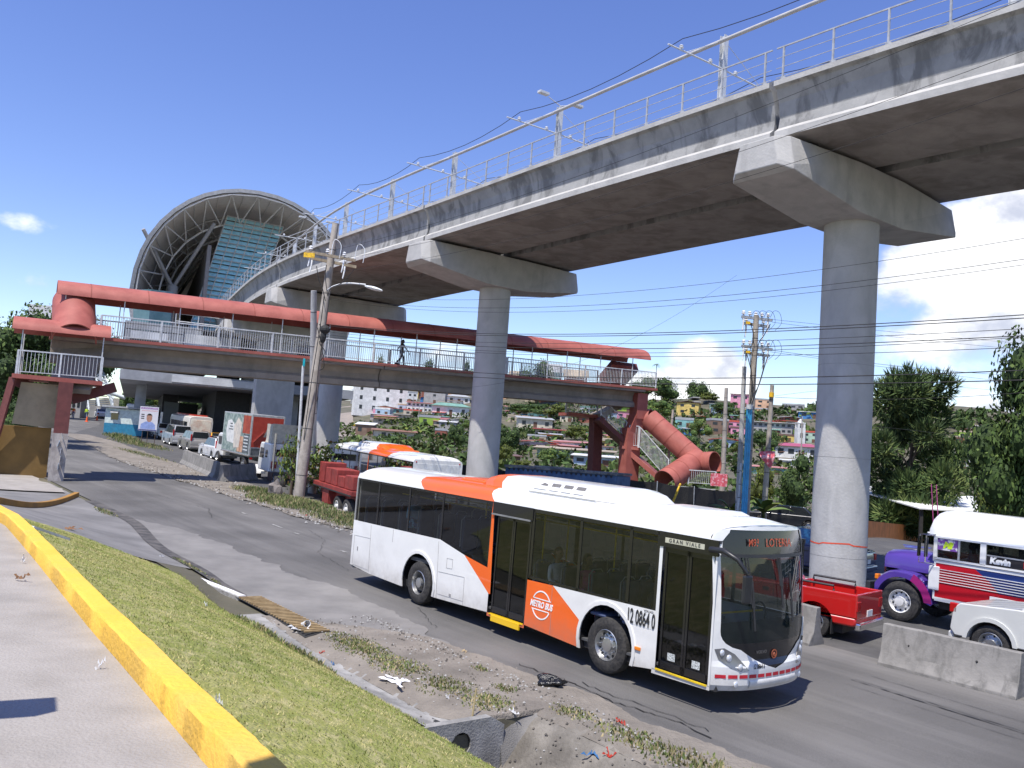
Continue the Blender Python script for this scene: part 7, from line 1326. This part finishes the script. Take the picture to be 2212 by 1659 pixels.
tpx(1640, 1085, 985, 70, 'olive', 'yellowish bush behind the pole with the pink rag', Y=66, frac=.95); tpx(1645, 1000, 915, 75, 'broad', 'dark tree above the long red roof, right of the blue pipes')
tpx(35, 880, 628, 260, 'big', 'leafy tree at the left edge beside the red stair tower', Y=64, frac=.9); tpx(90, 800, 655, 120, 'broad', 'tree behind the covered stair landing', Y=72, frac=.9); tpx(225, 730, 655, 110, 'broad', 'dark tree showing under the footbridge roof', Y=150, frac=.9)
tpx(20, 1010, 830, 120, 'broad', 'dark bush in shade left of the ochre wall', Y=56, frac=.97)
L_T = [(1157, 880, 765, 105, 'broad', 'big round tree on the skyline seen through the footbridge railing'), (1428, 880, 800, 110, 'broad', 'big dark tree left of the hilltop palm foot'), (1385, 870, 815, 60, 'broad', 'dark tree against the right end of the footbridge'), (1512, 850, 812, 85, 'broad', 'dark flat topped tree on the hill crest'), (1415, 918, 855, 80, 'olive', 'bright green tree below the big dark tree on the hill'), (1560, 900, 860, 60, 'broad', 'dark tree below the pink house'), (1530, 870, 845, 60, 'olive', 'olive tree left of the pink house'),
 (1130, 905, 862, 110, 'broad', 'broad dark tree right of the second pier'), (1200, 905, 870, 80, 'olive', 'olive tree on the slope under the footbridge beam'), (1098, 985, 915, 75, 'broad', 'tree close to the right side of the second pier'), (1085, 1005, 955, 50, 'olive', 'yellow green bush at the foot of the second pier'), (1192, 1012, 965, 85, 'bush', 'rounded bright bush above the blue container'), (1130, 1020, 990, 60, 'olive', 'olive bush beside the rounded bush above the container'), (1240, 950, 915, 60, 'olive', 'loose tree left of the second red stair leg'), (1345, 960, 920, 50, 'broad', 'tree seen between the red stair legs'),
 (1480, 1000, 925, 80, 'broad', 'dark tree right of the red stair tube'), (1510, 960, 900, 60, 'olive', 'pale green tree above the red stair elbow'), (1545, 1010, 960, 50, 'broad', 'tree left of the pole with the blue pipes'), (1590, 985, 950, 40, 'olive', 'small tree by the red roofed house right of the stairs'), (1420, 1035, 990, 60, 'bush', 'light bush inside the bend of the red stairs'), (1510, 1062, 1015, 60, 'olive', 'bush behind the stair handrail'), (1760, 900, 870, 40, 'broad', 'small tree on the skyline left of the nearest pier'),
 (905, 905, 885, 45, 'broad', 'dark round tree between the green roof and the apartment building'), (980, 975, 905, 50, 'broad', 'drooping tree touching the left side of the second pier'), (1000, 935, 900, 36, 'olive', 'pale tree left of the second pier'), (820, 790, 762, 45, 'broad', 'small round tree on the skyline right of the walking person'), (870, 800, 775, 50, 'olive', 'tree clump on the skyline behind the railing'), (930, 800, 772, 70, 'broad', 'darker tree clump on the skyline behind the railing'), (1010, 800, 775, 45, 'broad', 'tree on the skyline just left of the second pier'),
 (2070, 930, 893, 62, 'broad', 'round tree on the far skyline at the right'), (2115, 915, 902, 26, 'broad', 'tiny tree on the far skyline right of the round one'), (2140, 915, 903, 22, 'broad', 'tiny tree on the far skyline near the large tree'), (2120, 955, 930, 40, 'olive', 'yellow tree on the far slope at the right'), (2080, 985, 945, 70, 'broad', 'green trees below the far round tree'), (2110, 1040, 1000, 60, 'broad', 'dark tree over the white roofs at the right'),
 (330, 885, 820, 70, 'broad', 'dark tree under the station beside the banded pole'), (360, 878, 825, 60, 'olive', 'dry olive tree behind the hoarding'), (410, 870, 825, 60, 'broad', 'tree on the slope behind the market umbrella'), (300, 880, 820, 60, 'broad', 'dark tree behind the teal pole'), (268, 882, 830, 50, 'broad', 'dark tree right of the steel stairs')]
for u, vb, vt, wp, k, lab in L_T: tpx(u, vb, vt, wp, k, lab, frac=.9)
# palms and bananas
def palm(P, h, r, label, fr_=14, th=.16):
    e = empty('palm_tree', P, 0, label, 'palm tree'); mb = MB(); mb.tube([(0, 0, 0), (.02*h, 0, h*.5), (0, .01*h, h)], th, 8, th*.6); mb.build('trunk', BARK, e, smooth=50); mb = MB(); r_ = random.Random(int(h*10))
    for k in range(fr_):
        a = 2*pi*k/fr_+r_.uniform(-.2, .2); el = r_.uniform(-.1, 1.0); pts = []
        for j in range(9): f = j/8; x = r*f; z = h+r*(f*sin(el)*.9-f*f*(.9)); pts.append(Vector((x*cos(a)*cos(el*.5), x*sin(a)*cos(el*.5), z)))
        sd = Vector((-sin(a), cos(a), 0)); mb.k = r_.choice((0, 1, 1, 2))
        for j in range(8):
            for s in (-1, 1):
                for q in (0, .5): p = pts[j].lerp(pts[j+1], q); l = r*.26*(1-.6*(j/8)); mb.add([p, p.lerp(pts[j+1], .35), p+sd*s*l+(pts[j+1]-pts[j])*.6-Vector((0, 0, l*.5))], [(0, 1, 2)])
    mb.build('crown', LG, e); return e
P = G(1415, 845); palm(P, D(1415, 787, P.y).z-P.z, 3.2, 'lone coconut palm on the hill crest right of the footbridge', th=.3)
def banana(P, h, label, n=9):
    e = empty('banana_plant', P, 0, label, 'banana plant'); mb = MB(); mb.tube([(0, 0, 0), (0, 0, h*.45)], .12, 8, .08); mb.build('trunk', LY[0], e); mb = MB(); r_ = random.Random(n+int(h*7))
    for k in range(n):
        a = 2*pi*k/n+r_.uniform(-.3, .3); el = r_.uniform(.5, 1.25); L_ = h*.75; rg = []
        for j in range(8): f = j/7; c = Vector((cos(a)*cos(el)*L_*f*1.1, sin(a)*cos(el)*L_*f*1.1, h*.42+L_*(sin(el)*f-.55*f*f))); w_ = h*.11*sin(pi*min(.97, f*.9+.08)); sd = Vector((-sin(a), cos(a), 0)); rg.append([c-sd*w_-Vector((0, 0, w_*.3)), c, c+sd*w_-Vector((0, 0, w_*.3))])
        mb.k = r_.choice((0, 1)); mb.loft(rg, False)
    mb.build('crown', [LG[2], LY[1]], e, smooth=60); return e
for u, v, vt, lab, n in ((875, 945, 905, 'large banana plant left of the second pier', 11), (905, 950, 912, 'banana plant with wide leaves in front of the brick house', 9), (850, 940, 915, 'small banana plant beside the beige shed', 8), (985, 965, 930, 'banana plant at the left side of the second pier', 8), (1425, 1085, 1060, 'banana plant below the black cloth fence', 7)): P = G(u, v); banana(P, D(u, vt, P.y).z-P.z+.6, lab, n)
for u, v, Y, h, lab in ((1650, 1085, 47, 1.5, 'banana plant between the banded pole and the black saloon car'), (1580, 1090, 47.5, 1.1, 'small leafy plant at the foot of the thin pole')): P = D(u, v, Y); banana(Vector((P.x, P.y, H(P.x, P.y))), h+1.2, lab, 8)
# bush round the leaning pole, and weeds
def weeds(name, spots, m, label, seed=1, kind='stuff', cat='weeds'):
    """spots: (centre, radius x along the road, radius across, count, height, spread)"""
    r_ = random.Random(seed); mb = MB()
    for t0, q0, rt, rq, n, h in spots:
        for i in range(n):
            a, d = r_.uniform(0, 2*pi), sqrt(r_.random())*r_.choice((.55, .8, 1, 1)); x, y = xy(t0+rt*d*cos(a), q0+rq*d*sin(a)); z = H(x, y)+.02; hh = h*r_.uniform(.35, 1.2)*(1.15-.6*d); b = r_.uniform(0, 6.28); w_ = .012+h*(.09 if h < .12 else .03); dx, dy = cos(b)*w_, sin(b)*w_; lx, ly = r_.uniform(-.5, .5)*hh, r_.uniform(-.5, .5)*hh; mb.k = r_.randrange(len(m))
            mb.add([(x-dx, y-dy, z), (x+dx, y+dy, z), (x+lx*.4+dx*.7, y+ly*.4+dy*.7, z+hh*.6), (x+lx, y+ly, z+hh)], [(0, 1, 2), (0, 2, 3)])
    return tag(mb.build(name, m), label, cat, kind=kind)
WD = [leafm('weed_green', (.12, .17, .05)), leafm('weed_pale', (.22, .23, .09)), leafm('weed_straw', (.38, .31, .17)), leafm('weed_dark', (.07, .11, .03))]
weeds('weeds', [(17.8, 6.4, 3.6, 1.6, 5200, .26), (22.5, 6.8, 2.6, 1.2, 1500, .24), (12.6, 6.4, 2.6, 1.5, 2600, .2), (10.2, 5.6, 1.6, .8, 700, .16), (9, 7, 1.5, .8, 500, .2), (63, 12, 9, 1.6, 1600, .3), (48, 8.2, 8, .7, 900, .16), (73, 13.2, 6, 1.2, 900, .5)], WD, 'rough green and straw weeds on the dirt island', 3)
weeds('weeds', [(-6.2, -3.1, 1.2, .42, 1500, .05), (-7.6, -3.1, .8, .45, 800, .055), (-8.9, -3.0, .6, .5, 500, .06), (-9.8, -2.9, .5, .45, 500, .06), (-9.4, -2.2, .3, .2, 120, .06), (-10.8, -2.0, .5, .3, 220, .06), (-12.2, -2.0, 1.1, .4, 420, .08), (-13.4, -1.9, 1.3, .5, 520, .09), (-14.4, -2.3, 1.0, .5, 380, .09), (-8.3, -1.9, .2, .12, 60, .07), (2.0, -3.5, 1.4, .12, 220, .05), (-.2, -3.5, .8, .1, 150, .05), (13.5, -2.7, 1.5, .25, 220, .08), (-4.6, -4.3, 1.4, .18, 600, .13), (-6.4, -4.3, 1.2, .15, 500, .12)], [WD[0], WD[1], WD[2], WD[1]], 'low weeds and clover growing in the dusty verge beside the road', 5)
e = tree(G(618, 1072)+Vector((.1, .5, 0)), 3.6, 1.7, 'loose', 'leafy bush with reddish tips growing left of the leaning pole', frac=.95); e2 = tree(G(682, 1076)+Vector((.2, .4, 0)), 3.1, 3.1, 'loose', 'leafy shrub with reddish tips right of the leaning pole', frac=.97)
# hillside scrub: nobody could count it
r_ = random.Random(12); mb = MB()
for i in range(2200):
    t = r_.uniform(-40, 330); q = r_.uniform(34, 285)
    if q < 60 and t < 10 and q < 48: continue
    x, y = xy(t, q)
    if y < 30 or abs(x) > y*.75+10: continue
    z = H(x, y); s = r_.uniform(.6, 1.9)*(1+q/250); k0 = r_.randrange(3)
    for j in range(16): a, b = r_.uniform(0, 6.28), r_.uniform(0, 1.5); c = Vector((x+s*cos(a)*cos(b), y+s*sin(a)*cos(b), z+s*.8*sin(b))); d1 = Vector((r_.gauss(0, 1), r_.gauss(0, 1), r_.gauss(0, 1))).normalized()*s*.33; d2 = Vector((r_.gauss(0, 1), r_.gauss(0, 1), r_.gauss(0, 1))).normalized()*s*.25; mb.k = (k0+(1 if j % 3 == 0 else 0)) % 4; mb.add([c-d1, c+d2, c+d1, c-d2], [(0, 1, 2, 3)])
tag(mb.build('scrub', [LG[0], LG[1], LY[0], LG[2]]), 'dense green scrub and garden shrubs between the houses on the hill', 'scrub', kind='stuff')
# ================================================================= houses on the hill
WC = {'white': (.66, .65, .62), 'cream': (.58, .52, .40), 'beige': (.42, .36, .27), 'yellow': (.62, .46, .14), 'pink': (.66, .28, .38), 'peach': (.62, .38, .24), 'lime green': (.28, .42, .06), 'pale green': (.36, .48, .38), 'teal': (.20, .40, .38), 'grey': (.34, .33, .32), 'brick': (.26, .09, .06), 'pale blue': (.35, .46, .56), 'blue': (.06, .20, .45), 'brown': (.20, .13, .09)}
RC = {'red': (.32, .055, .045), 'white': (.62, .62, .60), 'grey': (.27, .28, .29), 'rusty': (.26, .13, .08), 'green': (.16, .30, .24), 'brown': (.16, .09, .07), 'silver': (.42, .43, .44), 'pinkish': (.45, .20, .18), 'tan': (.38, .31, .22)}
GRPH = 'small houses packed on the hillside'
def house(u0, u1, vb, vt, wc, rc, label, style='shed', fl=1, nw=3, Y=None, group=GRPH, rz=None, dep=.8):
    um = (u0+u1)/2; P = G(um, vb) if Y is None else D(um, vb, Y); Yh = P.y; w = (u1-u0)*Yh/FPX; top = D(um, vt, Yh).z; z0 = H(P.x, P.y); h = max(1.6, top-z0); r_ = random.Random(int(u0*3+vb)); rz = atan2(-P.x, P.y)*.6+r_.uniform(-.25, .25) if rz is None else rz; d = max(3, min(w, 9)*dep)
    e = empty('house', (P.x+sin(-rz)*d*.3, P.y+d*.4, z0), rz, label, 'house', group); rh = h*(.22 if fl == 1 else .14); wh = h-rh; ov = w*.05+.15; m = mat('wall_'+wc.replace(' ', '_'), WC[wc], .8, scale=.7, dirt=.35, dcol=tuple(c*.45 for c in WC[wc])); mr = mat('roof_'+rc, RC[rc], .6, scale=.5, bump=.3, bscale=3, dirt=.5, dcol=tuple(c*.5 for c in RC[rc]))
    mb = MB(); mb.box((0, 0, wh/2-1), (w, d, wh+2)); mb.build('wall', m, e)
    mb = MB(); a, b = w/2+ov, d/2+ov
    if style == 'gable': mb.prism([(-a, wh-.02), (0, h), (a, wh-.02), (a, wh-.14), (0, h-.12), (-a, wh-.14)], -b, b)
    elif style == 'flat': mb.box((0, 0, h-rh*.5), (w+.2, d+.2, rh))
    elif style == 'hip': mb.loft([[(-a, -b, wh-.05), (a, -b, wh-.05), (a, b, wh-.05), (-a, b, wh-.05)], [(-a*.55, 0, h), (a*.55, 0, h), (a*.55, .01, h), (-a*.55, .01, h)]], True, True)
    else: mb.loft([[(-a, -b, wh-.02), (a, -b, wh-.02), (a, -b, wh+.1), (-a, -b, wh+.1)], [(-a, b, h-.1), (a, b, h-.1), (a, b, h), (-a, b, h)]], True, True)
    mb.build('roof', mr, e)
    ww = min(1.5, w/(nw*1.8)); fh_ = wh/fl; drk = mat('window_dark', (.03, .033, .036), .3)
    for f in range(fl):
        for k in range(nw):
            x = -w/2+w*(k+.5)/nw+r_.uniform(-.1, .1)*ww; door = (f == 0 and k == nw//2 and fl < 3); hh = fh_*(.42 if not door else .68); zc_ = fh_*f+(fh_*.55 if not door else hh/2); mb = MB(); mb.box((x, -d/2-.01, zc_), (ww, .06, hh)); mb.build('door' if door else 'window', drk if not door else mat('door_brown', (.14, .07, .04)), e)
    return e
HL = [(762, 876, 893, 822, 'white', 'white', 'tall white apartment building with few windows behind the footbridge', 'flat', 3, 4), (878, 900, 870, 845, 'white', 'grey', 'small white block joined to the right of the tall white building', 'flat', 2, 2), (878, 932, 890, 867, 'white', 'red', 'long white two storey building with dark windows and a red eave', 'shed', 2, 6), (915, 962, 872, 845, 'grey', 'white', 'plain pale grey house above the green roofed one', 'flat', 2, 1), (966, 1014, 873, 852, 'white', 'grey', 'white house with open porches just left of the second pier', 'hip', 1, 3), (932, 1012, 902, 870, 'white', 'green', 'white house with a wide pale green roof', 'hip', 1, 3),
 (904, 949, 919, 897, 'lime green', 'grey', 'lime green house with one dark doorway', 'flat', 1, 2), (806, 896, 915, 903, 'beige', 'rusty', 'low shack with a long rusty roof before the apartment building', 'shed', 1, 3), (800, 850, 905, 893, 'grey', 'silver', 'low grey shack with a silver roof before the apartment building', 'shed', 1, 2), (850, 905, 903, 894, 'beige', 'silver', 'low shack roof right below the apartment building', 'shed', 1, 2), (806, 895, 948, 927, 'tan' if 0 else 'cream', 'rusty', 'cream flat shed with a rusty roof above the second bus', 'shed', 1, 2), (768, 806, 940, 911, 'brown', 'white', 'dark open shed with a pale roof beside the yellow van', 'shed', 1, 2), (939, 965, 948, 925, 'brick', 'grey', 'dark red brick house by the banana plants', 'flat', 1, 2), (948, 985, 925, 908, 'grey', 'white', 'white roofed shack left of the second pier', 'shed', 1, 2), (965, 1003, 945, 930, 'white', 'silver', 'white walled shack touching the second pier', 'shed', 1, 2),
 (1118, 1192, 926, 899, 'cream', 'grey', 'cream house with a grey sheet roof right of the second pier', 'shed', 1, 3), (1156, 1268, 944, 926, 'beige', 'red', 'wide low house with a bright red roof, upper of two', 'shed', 1, 4), (1124, 1200, 972, 950, 'grey', 'red', 'low house with a dull red roof, left of the lower pair', 'gable', 1, 3), (1196, 1272, 972, 951, 'white', 'pinkish', 'white house with a pinkish roof beside the red stair leg', 'shed', 1, 3), (1161, 1322, 990, 967, 'pale green', 'tan', 'long pale green roofed building above the blue container', 'shed', 1, 5), (1240, 1352, 1006, 982, 'pale blue', 'white', 'pale building with a long white sheet roof between the stair legs', 'shed', 1, 4), (1060, 1122, 1000, 980, 'brown', 'brown', 'brown shack at the foot of the second pier', 'shed', 1, 2), (1300, 1345, 945, 930, 'beige', 'rusty', 'small rusty roofed house between the stair legs', 'shed', 1, 2), (1130, 1160, 915, 905, 'white', 'red', 'tiny house with a dark red roof beside the second pier', 'shed', 1, 1),
 (1463, 1510, 896, 866, 'yellow', 'brown', 'yellow house with a white balcony under the stairway on the hill', 'gable', 2, 2), (1579, 1620, 880, 848, 'pink', 'brown', 'bright pink house on the hill crest', 'shed', 2, 2), (1631, 1668, 882, 861, 'peach', 'grey', 'peach coloured house right of the pink one', 'flat', 2, 2), (1692, 1737, 892, 872, 'grey', 'silver', 'grey concrete house near the crest left of the nearest pier', 'flat', 2, 3), (1570, 1602, 934, 908, 'pinkish' if 0 else 'pink', 'red', 'pink and white house with red balconies between two poles', 'flat', 2, 2), (1628, 1712, 937, 909, 'grey', 'white', 'long grey two storey house with many dark windows', 'shed', 2, 7), (1685, 1718, 954, 938, 'yellow', 'brown', 'low yellow house left of the church tower', 'flat', 1, 1), (1680, 1768, 990, 957, 'white', 'red', 'wide white house with a long red roof left of the nearest pier', 'hip', 1, 4), (1734, 1768, 956, 931, 'pale green', 'red', 'pale green house behind the church tower', 'flat', 2, 2), (1535, 1600, 972, 945, 'pale blue', 'red', 'pale house with a red gable roof right of the stairs', 'gable', 1, 3), (1459, 1498, 926, 902, 'teal', 'grey', 'teal house on the slope above the red stair tube', 'flat', 1, 2), (1533, 1572, 937, 904, 'brown', 'grey', 'brown house left of the pink and white one', 'flat', 2, 2), (1690, 1745, 1010, 992, 'white', 'white', 'white roofed shack under the long red roof', 'shed', 1, 2), (1628, 1697, 1024, 1006, 'teal', 'pinkish', 'low building with a pinkish roof behind the pink rag', 'shed', 1, 2), (1375, 1400, 885, 868, 'blue', 'grey', 'small bright blue shack behind the end of the footbridge', 'flat', 1, 1), (1440, 1462, 845, 828, 'white', 'grey', 'small white house among the crest trees', 'shed', 1, 2),
 (2090, 2111, 930, 917, 'white', 'silver', 'small white house high on the far right slope', 'shed', 1, 2), (2090, 2160, 943, 926, 'brown', 'rusty', 'long rusty house on the far right skyline', 'shed', 1, 4), (2142, 2178, 945, 930, 'white', 'silver', 'white house left of the large right hand tree', 'flat', 1, 2), (2076, 2120, 955, 941, 'beige', 'white', 'low house with a white roof beyond the pine tree', 'shed', 1, 2), (2095, 2125, 1004, 984, 'white', 'silver', 'white house with a blue grey window right of the pine tree', 'flat', 1, 1), (2031, 2113, 1022, 1003, 'pinkish' if 0 else 'peach', 'white', 'long low house with a white roof right of the pine tree', 'shed', 1, 3), (2110, 2150, 975, 960, 'grey', 'silver', 'grey shack on the slope right of the pine tree', 'shed', 1, 2), (1395, 1440, 885, 871, 'grey', 'grey', 'grey walled house below the crest right of the footbridge', 'flat', 1, 2), (760, 800, 862, 840, 'grey', 'silver', 'grey shack left of the tall white building', 'shed', 2, 2)]
for a in HL: house(a[0], a[1], a[2], a[3], a[4], a[5], a[6], a[7], a[8], a[9])
for u0, u1, vb, vt, Yq, lab in ((150, 188, 745, 678, 130, 'grey white building behind the covered stairs at the left'), (60, 125, 735, 660, 120, 'pale building mostly hidden by the trees at the left edge'), (610, 700, 935, 830, 190, 'pale building seen between the leaning poles under the footbridge')): house(u0, u1, vb, vt, 'grey', 'white', lab, 'flat', 3, 4, Y=Yq, group=None)
# fillers further down the rows, named by what they look like and where they stand
r_ = random.Random(21); zones = [('below the footbridge beam', 1100, 1360, 890, 915), ('low between the stair legs', 1110, 1350, 942, 978), ('on the slope left of the second pier', 780, 1000, 868, 925), ('between the stair tube and nearest pier', 1490, 1770, 880, 1000), ('on the slope beyond the pine', 2060, 2180, 945, 1010), ('on the crest behind the footbridge', 830, 1330, 800, 868)]; seen = set(); cnt = 0
for zn, a, b, v0, v1 in zones:
    for k in range(24):
        wc, rc = r_.choice(list(WC)), r_.choice(list(RC)); lab = f'{wc} house with a {rc} roof {zn}'
        if lab in seen: continue
        seen.add(lab); u = r_.uniform(a, b); v = r_.uniform(v0, v1); wv = r_.uniform(22, 50); hv = r_.uniform(10, 18); house(u-wv/2, u+wv/2, v, v-hv, wc, rc, lab, r_.choice(['shed', 'gable', 'flat', 'shed']), 1, 2)
# church tower
P = G(1727, 957); e = empty('church_tower', P, .1, 'small white church tower with arched openings left of the nearest pier', 'church tower'); k = P.y/FPX; w_ = 17*k; h_ = 32*k; mb = MB(); mb.box((0, 0, h_/2-1), (w_, w_, h_+2)); mb.build('wall', mat('wall_white', WC['white']), e); mb = MB(); [mb.box((x, y, h_+5*k), (w_*.22, w_*.22, 10*k)) for x in (-w_*.36, w_*.36) for y in (-w_*.36, w_*.36)]; mb.box((0, 0, h_+11*k), (w_, w_, 2*k)); mb.lathe([(w_*.4, h_+12*k), (w_*.25, h_+17*k), (.01, h_+20*k)], ax='z', n=10); mb.build('belfry', MATS['wall_white'], e); mb = MB(); mb.prism([(-w_*.16, h_*.35)]+[(w_*.16*cos(a), h_*.62+w_*.16*sin(a)) for a in [pi-pi*j/8 for j in range(9)]]+[(w_*.16, h_*.35)], -w_/2-.05, -w_/2-.01); mb.build('window', MATS['window_dark'], e)
# stairs climbing the hill, steep street and yellow van
P0, P1 = G(1500, 870), G(1482, 838); mb = MB(); n = 20
for k in range(n): p = P0.lerp(P1, k/n); mb.box((p.x, p.y, H(p.x, p.y)+.15), (3.2, (P1-P0).length/n+.3, .5))
tag(mb.build('hill_stairs', CONC), 'long concrete stairway climbing the hill above the yellow house', 'stairs')
a0, a1 = G(752, 945), G(748, 862); mb = MB(); n = 14; rg = []
for k in range(n+1): p = a0.lerp(a1, k/n); rg.append([(p.x-4, p.y, H(p.x-4, p.y)+.25), (p.x+3.2, p.y, H(p.x+3.2, p.y)+.25)])
mb.loft(rg, False); struct(mb, 'hill_street', mat('street_tan', (.26, .22, .18), .9, scale=.5, dirt=.3))
yv = car('small yellow van coming down the steep street behind the footbridge', (.80, .50, .02), L=4, W=1.7, Hh=1.9, hood=1.1, belt=1.1, xr1=-1.6, xb=-1.9, xw=1.4, xr0=.9); Pv = G(763, 922); put(yv, Pv+Vector((0, 0, .3)), ROADA-.5)
# ================================================================= litter and small things in the verge
def vpos(u, v): return G(u, v)
BAG = mat('bag_black', (.012, .012, .013), .25, bump=.6, bscale=20); lump('rubbish_bag', G(1193, 1484)+Vector((0, 0, .08)), (.22, .15, .10), BAG, 3, n=3, amp=.9, label='crumpled black plastic bag on the dusty verge before the front wheel', cat='plastic bag')
def rag(name, P, r, m, seed, label, cat='litter', n=5, group=None):
    r_ = random.Random(seed); mb = MB()
    for k in range(n):
        a = r_.uniform(0, 6.28); pts = [Vector((0, 0, .03))]; 
        for j in range(4): a += r_.uniform(-.6, .6); pts.append(pts[-1]+Vector((cos(a)*r*.3, sin(a)*r*.3, r_.uniform(-.02, .03))))
        w_ = r*r_.uniform(.05, .22); mb.loft([[p+Vector((-sin(a)*w_*(1-j/6), cos(a)*w_*(1-j/6), 0)), p+Vector((0, 0, .035*(j % 2))), p-Vector((-sin(a)*w_*(1-j/6), cos(a)*w_*(1-j/6), 0))] for j, p in enumerate(pts)], False)
    return tag(mb.build(name, m, loc=P), label, cat, group)
WPL = mat('white_plastic', (.72, .72, .72), .4, var=.05); rag('plastic_strip', G(862, 1478), .34, WPL, 1, 'torn white plastic strips lying in the concrete channel', 'plastic', 9)
rag('plastic_bag', G(653, 1362), .25, WPL, 2, 'crushed white cup and paper beside the drain grate', 'litter', 7); mb = MB(); mb.lathe([(.05, 0), (.07, .22), (.065, .22), (.045, .01)], ax='z', n=12); o = mb.build('paper_cup', WPL, loc=G(655, 1358)+Vector((0, 0, .08))); o.rotation_euler = (1.3, .2, .5); tag(o, 'white paper cup lying by the end of the drain grate', 'cup')
LM = {'white': WPL, 'red': mat('litter_red', (.5, .05, .03), .5), 'blue': mat('litter_blue', (.05, .16, .35), .5), 'brown': mat('litter_brown', (.22, .11, .05), .8), 'cream': mat('litter_cream', (.65, .50, .28), .6)}
for i, (u, v, c, r, lab) in enumerate([(1003, 1411, 'cream', .11, 'small cream food wrapper at the edge of the asphalt'), (1340, 1565, 'red', .16, 'red strip of plastic low on the right of the verge'), (1278, 1634, 'blue', .22, 'blue scrap of netting near the bottom edge'), (722, 1440, 'blue', .10, 'blue scrap beside the concrete channel'), (695, 1414, 'red', .08, 'small red scrap at the foot of the grass bank'), (1110, 1545, 'white', .12, 'white scrap beside the culvert'), (966, 1512, 'white', .05, 'tiny white scrap in the weeds by the stake'), (150, 1145, 'brown', .5, 'flat brown stick on the driveway'), (50, 1256, 'brown', .14, 'dry brown leaf on the pavement'), (216, 1446, 'white', .05, 'white pebble of paper on the pavement'), (50, 1217, 'white', .06, 'white scrap near the stub of kerb'), (470, 1530, 'white', .05, 'white scrap lying in the grass'), (446, 1314, 'white', .07, 'white paper by the gutter on the road edge'), (350, 1205, 'white', .1, 'white litter in the dark gutter'), (618, 1094, 'blue', .16, 'pale blue litter at the edge of the dirt island'), (560, 1062, 'white', .14, 'white litter below the first barrier'), (660, 1115, 'red', .16, 'reddish brick pieces at the edge of the dirt island'), (1315, 1640, 'red', .15, 'dull red scrap in the weeds near the bottom edge')]):
    rag('litter', G(u, v), r*.62, LM[c], i+5, lab, 'litter', 4, 'litter along the road edges')
P = G(1020, 1552); mb = MB(); mb.tube([(0, 0, 0), (.03, .02, .42)], .016, 6); tag(mb.build('stake', mat('stake_wood', (.42, .34, .18), .9), loc=P), 'short wooden stake standing in the verge above the culvert', 'stake')
r_ = random.Random(9); mb = MB()
for i in range(1500):
    t = r_.uniform(-16, -4); q = r_.choice((r_.gauss(-1.8, .12), r_.gauss(-2.9, .5), r_.uniform(-3.3, -1.5))); x, y = xy(t, q); s = r_.uniform(.008, .03); mb.k = r_.randrange(3); mb.add([(x-s, y, H(x, y)+.03), (x, y-s, H(x, y)+.03), (x+s, y, H(x, y)+.03), (x, y+s*.8, H(x, y)+.03), (x, y, H(x, y)+.03+s)], [(0, 1, 4), (1, 2, 4), (2, 3, 4), (3, 0, 4)])
for i in range(900):
    t = r_.uniform(7, 40); q = r_.choice((r_.gauss(4.6, .2), r_.uniform(4.4, 8))); x, y = xy(t, q); s = r_.uniform(.02, .07); mb.k = r_.randrange(3); mb.add([(x-s, y, H(x, y)+.03), (x, y-s, H(x, y)+.03), (x+s, y, H(x, y)+.03), (x, y+s*.8, H(x, y)+.03), (x, y, H(x, y)+.03+s)], [(0, 1, 4), (1, 2, 4), (2, 3, 4), (3, 0, 4)])
tag(mb.build('gravel', [CONC, DIRT, mat('stone_dark', (.09, .08, .07), .9)]), 'loose stones and crumbs of asphalt along the road edges', 'gravel', kind='stuff')
# out of frame on the left: boards added only to shadow the pavement and kerb
def caster(u, v, z, h, w, hh, label, rz):
    P = Zp(u, v, z)+SUN_D*(h/SUN_D.z); e = empty('shadow_board', (P.x, P.y, LOTZ), rz, label, 'sign'); t = P.z-LOTZ; mb = MB(); mb.box((0, 0, t), (w, .3, hh)); mb.build('board', STEEL, e); mb = MB(); mb.tube([(-.2, .0, 0), (-.2, .0, t)], .05, 8); mb.build('post', STEEL, e); return e
caster(14, 1532, LOTZ, 2.8, .42, .3, 'unseen board added to cast the shadow on the pavement at the lower left', .5)
caster(560, 1672, LOTZ+.2, 7.5, 1.5, 1.2, 'tall unseen board added to cast the shadow across the yellow kerb', 1.0)
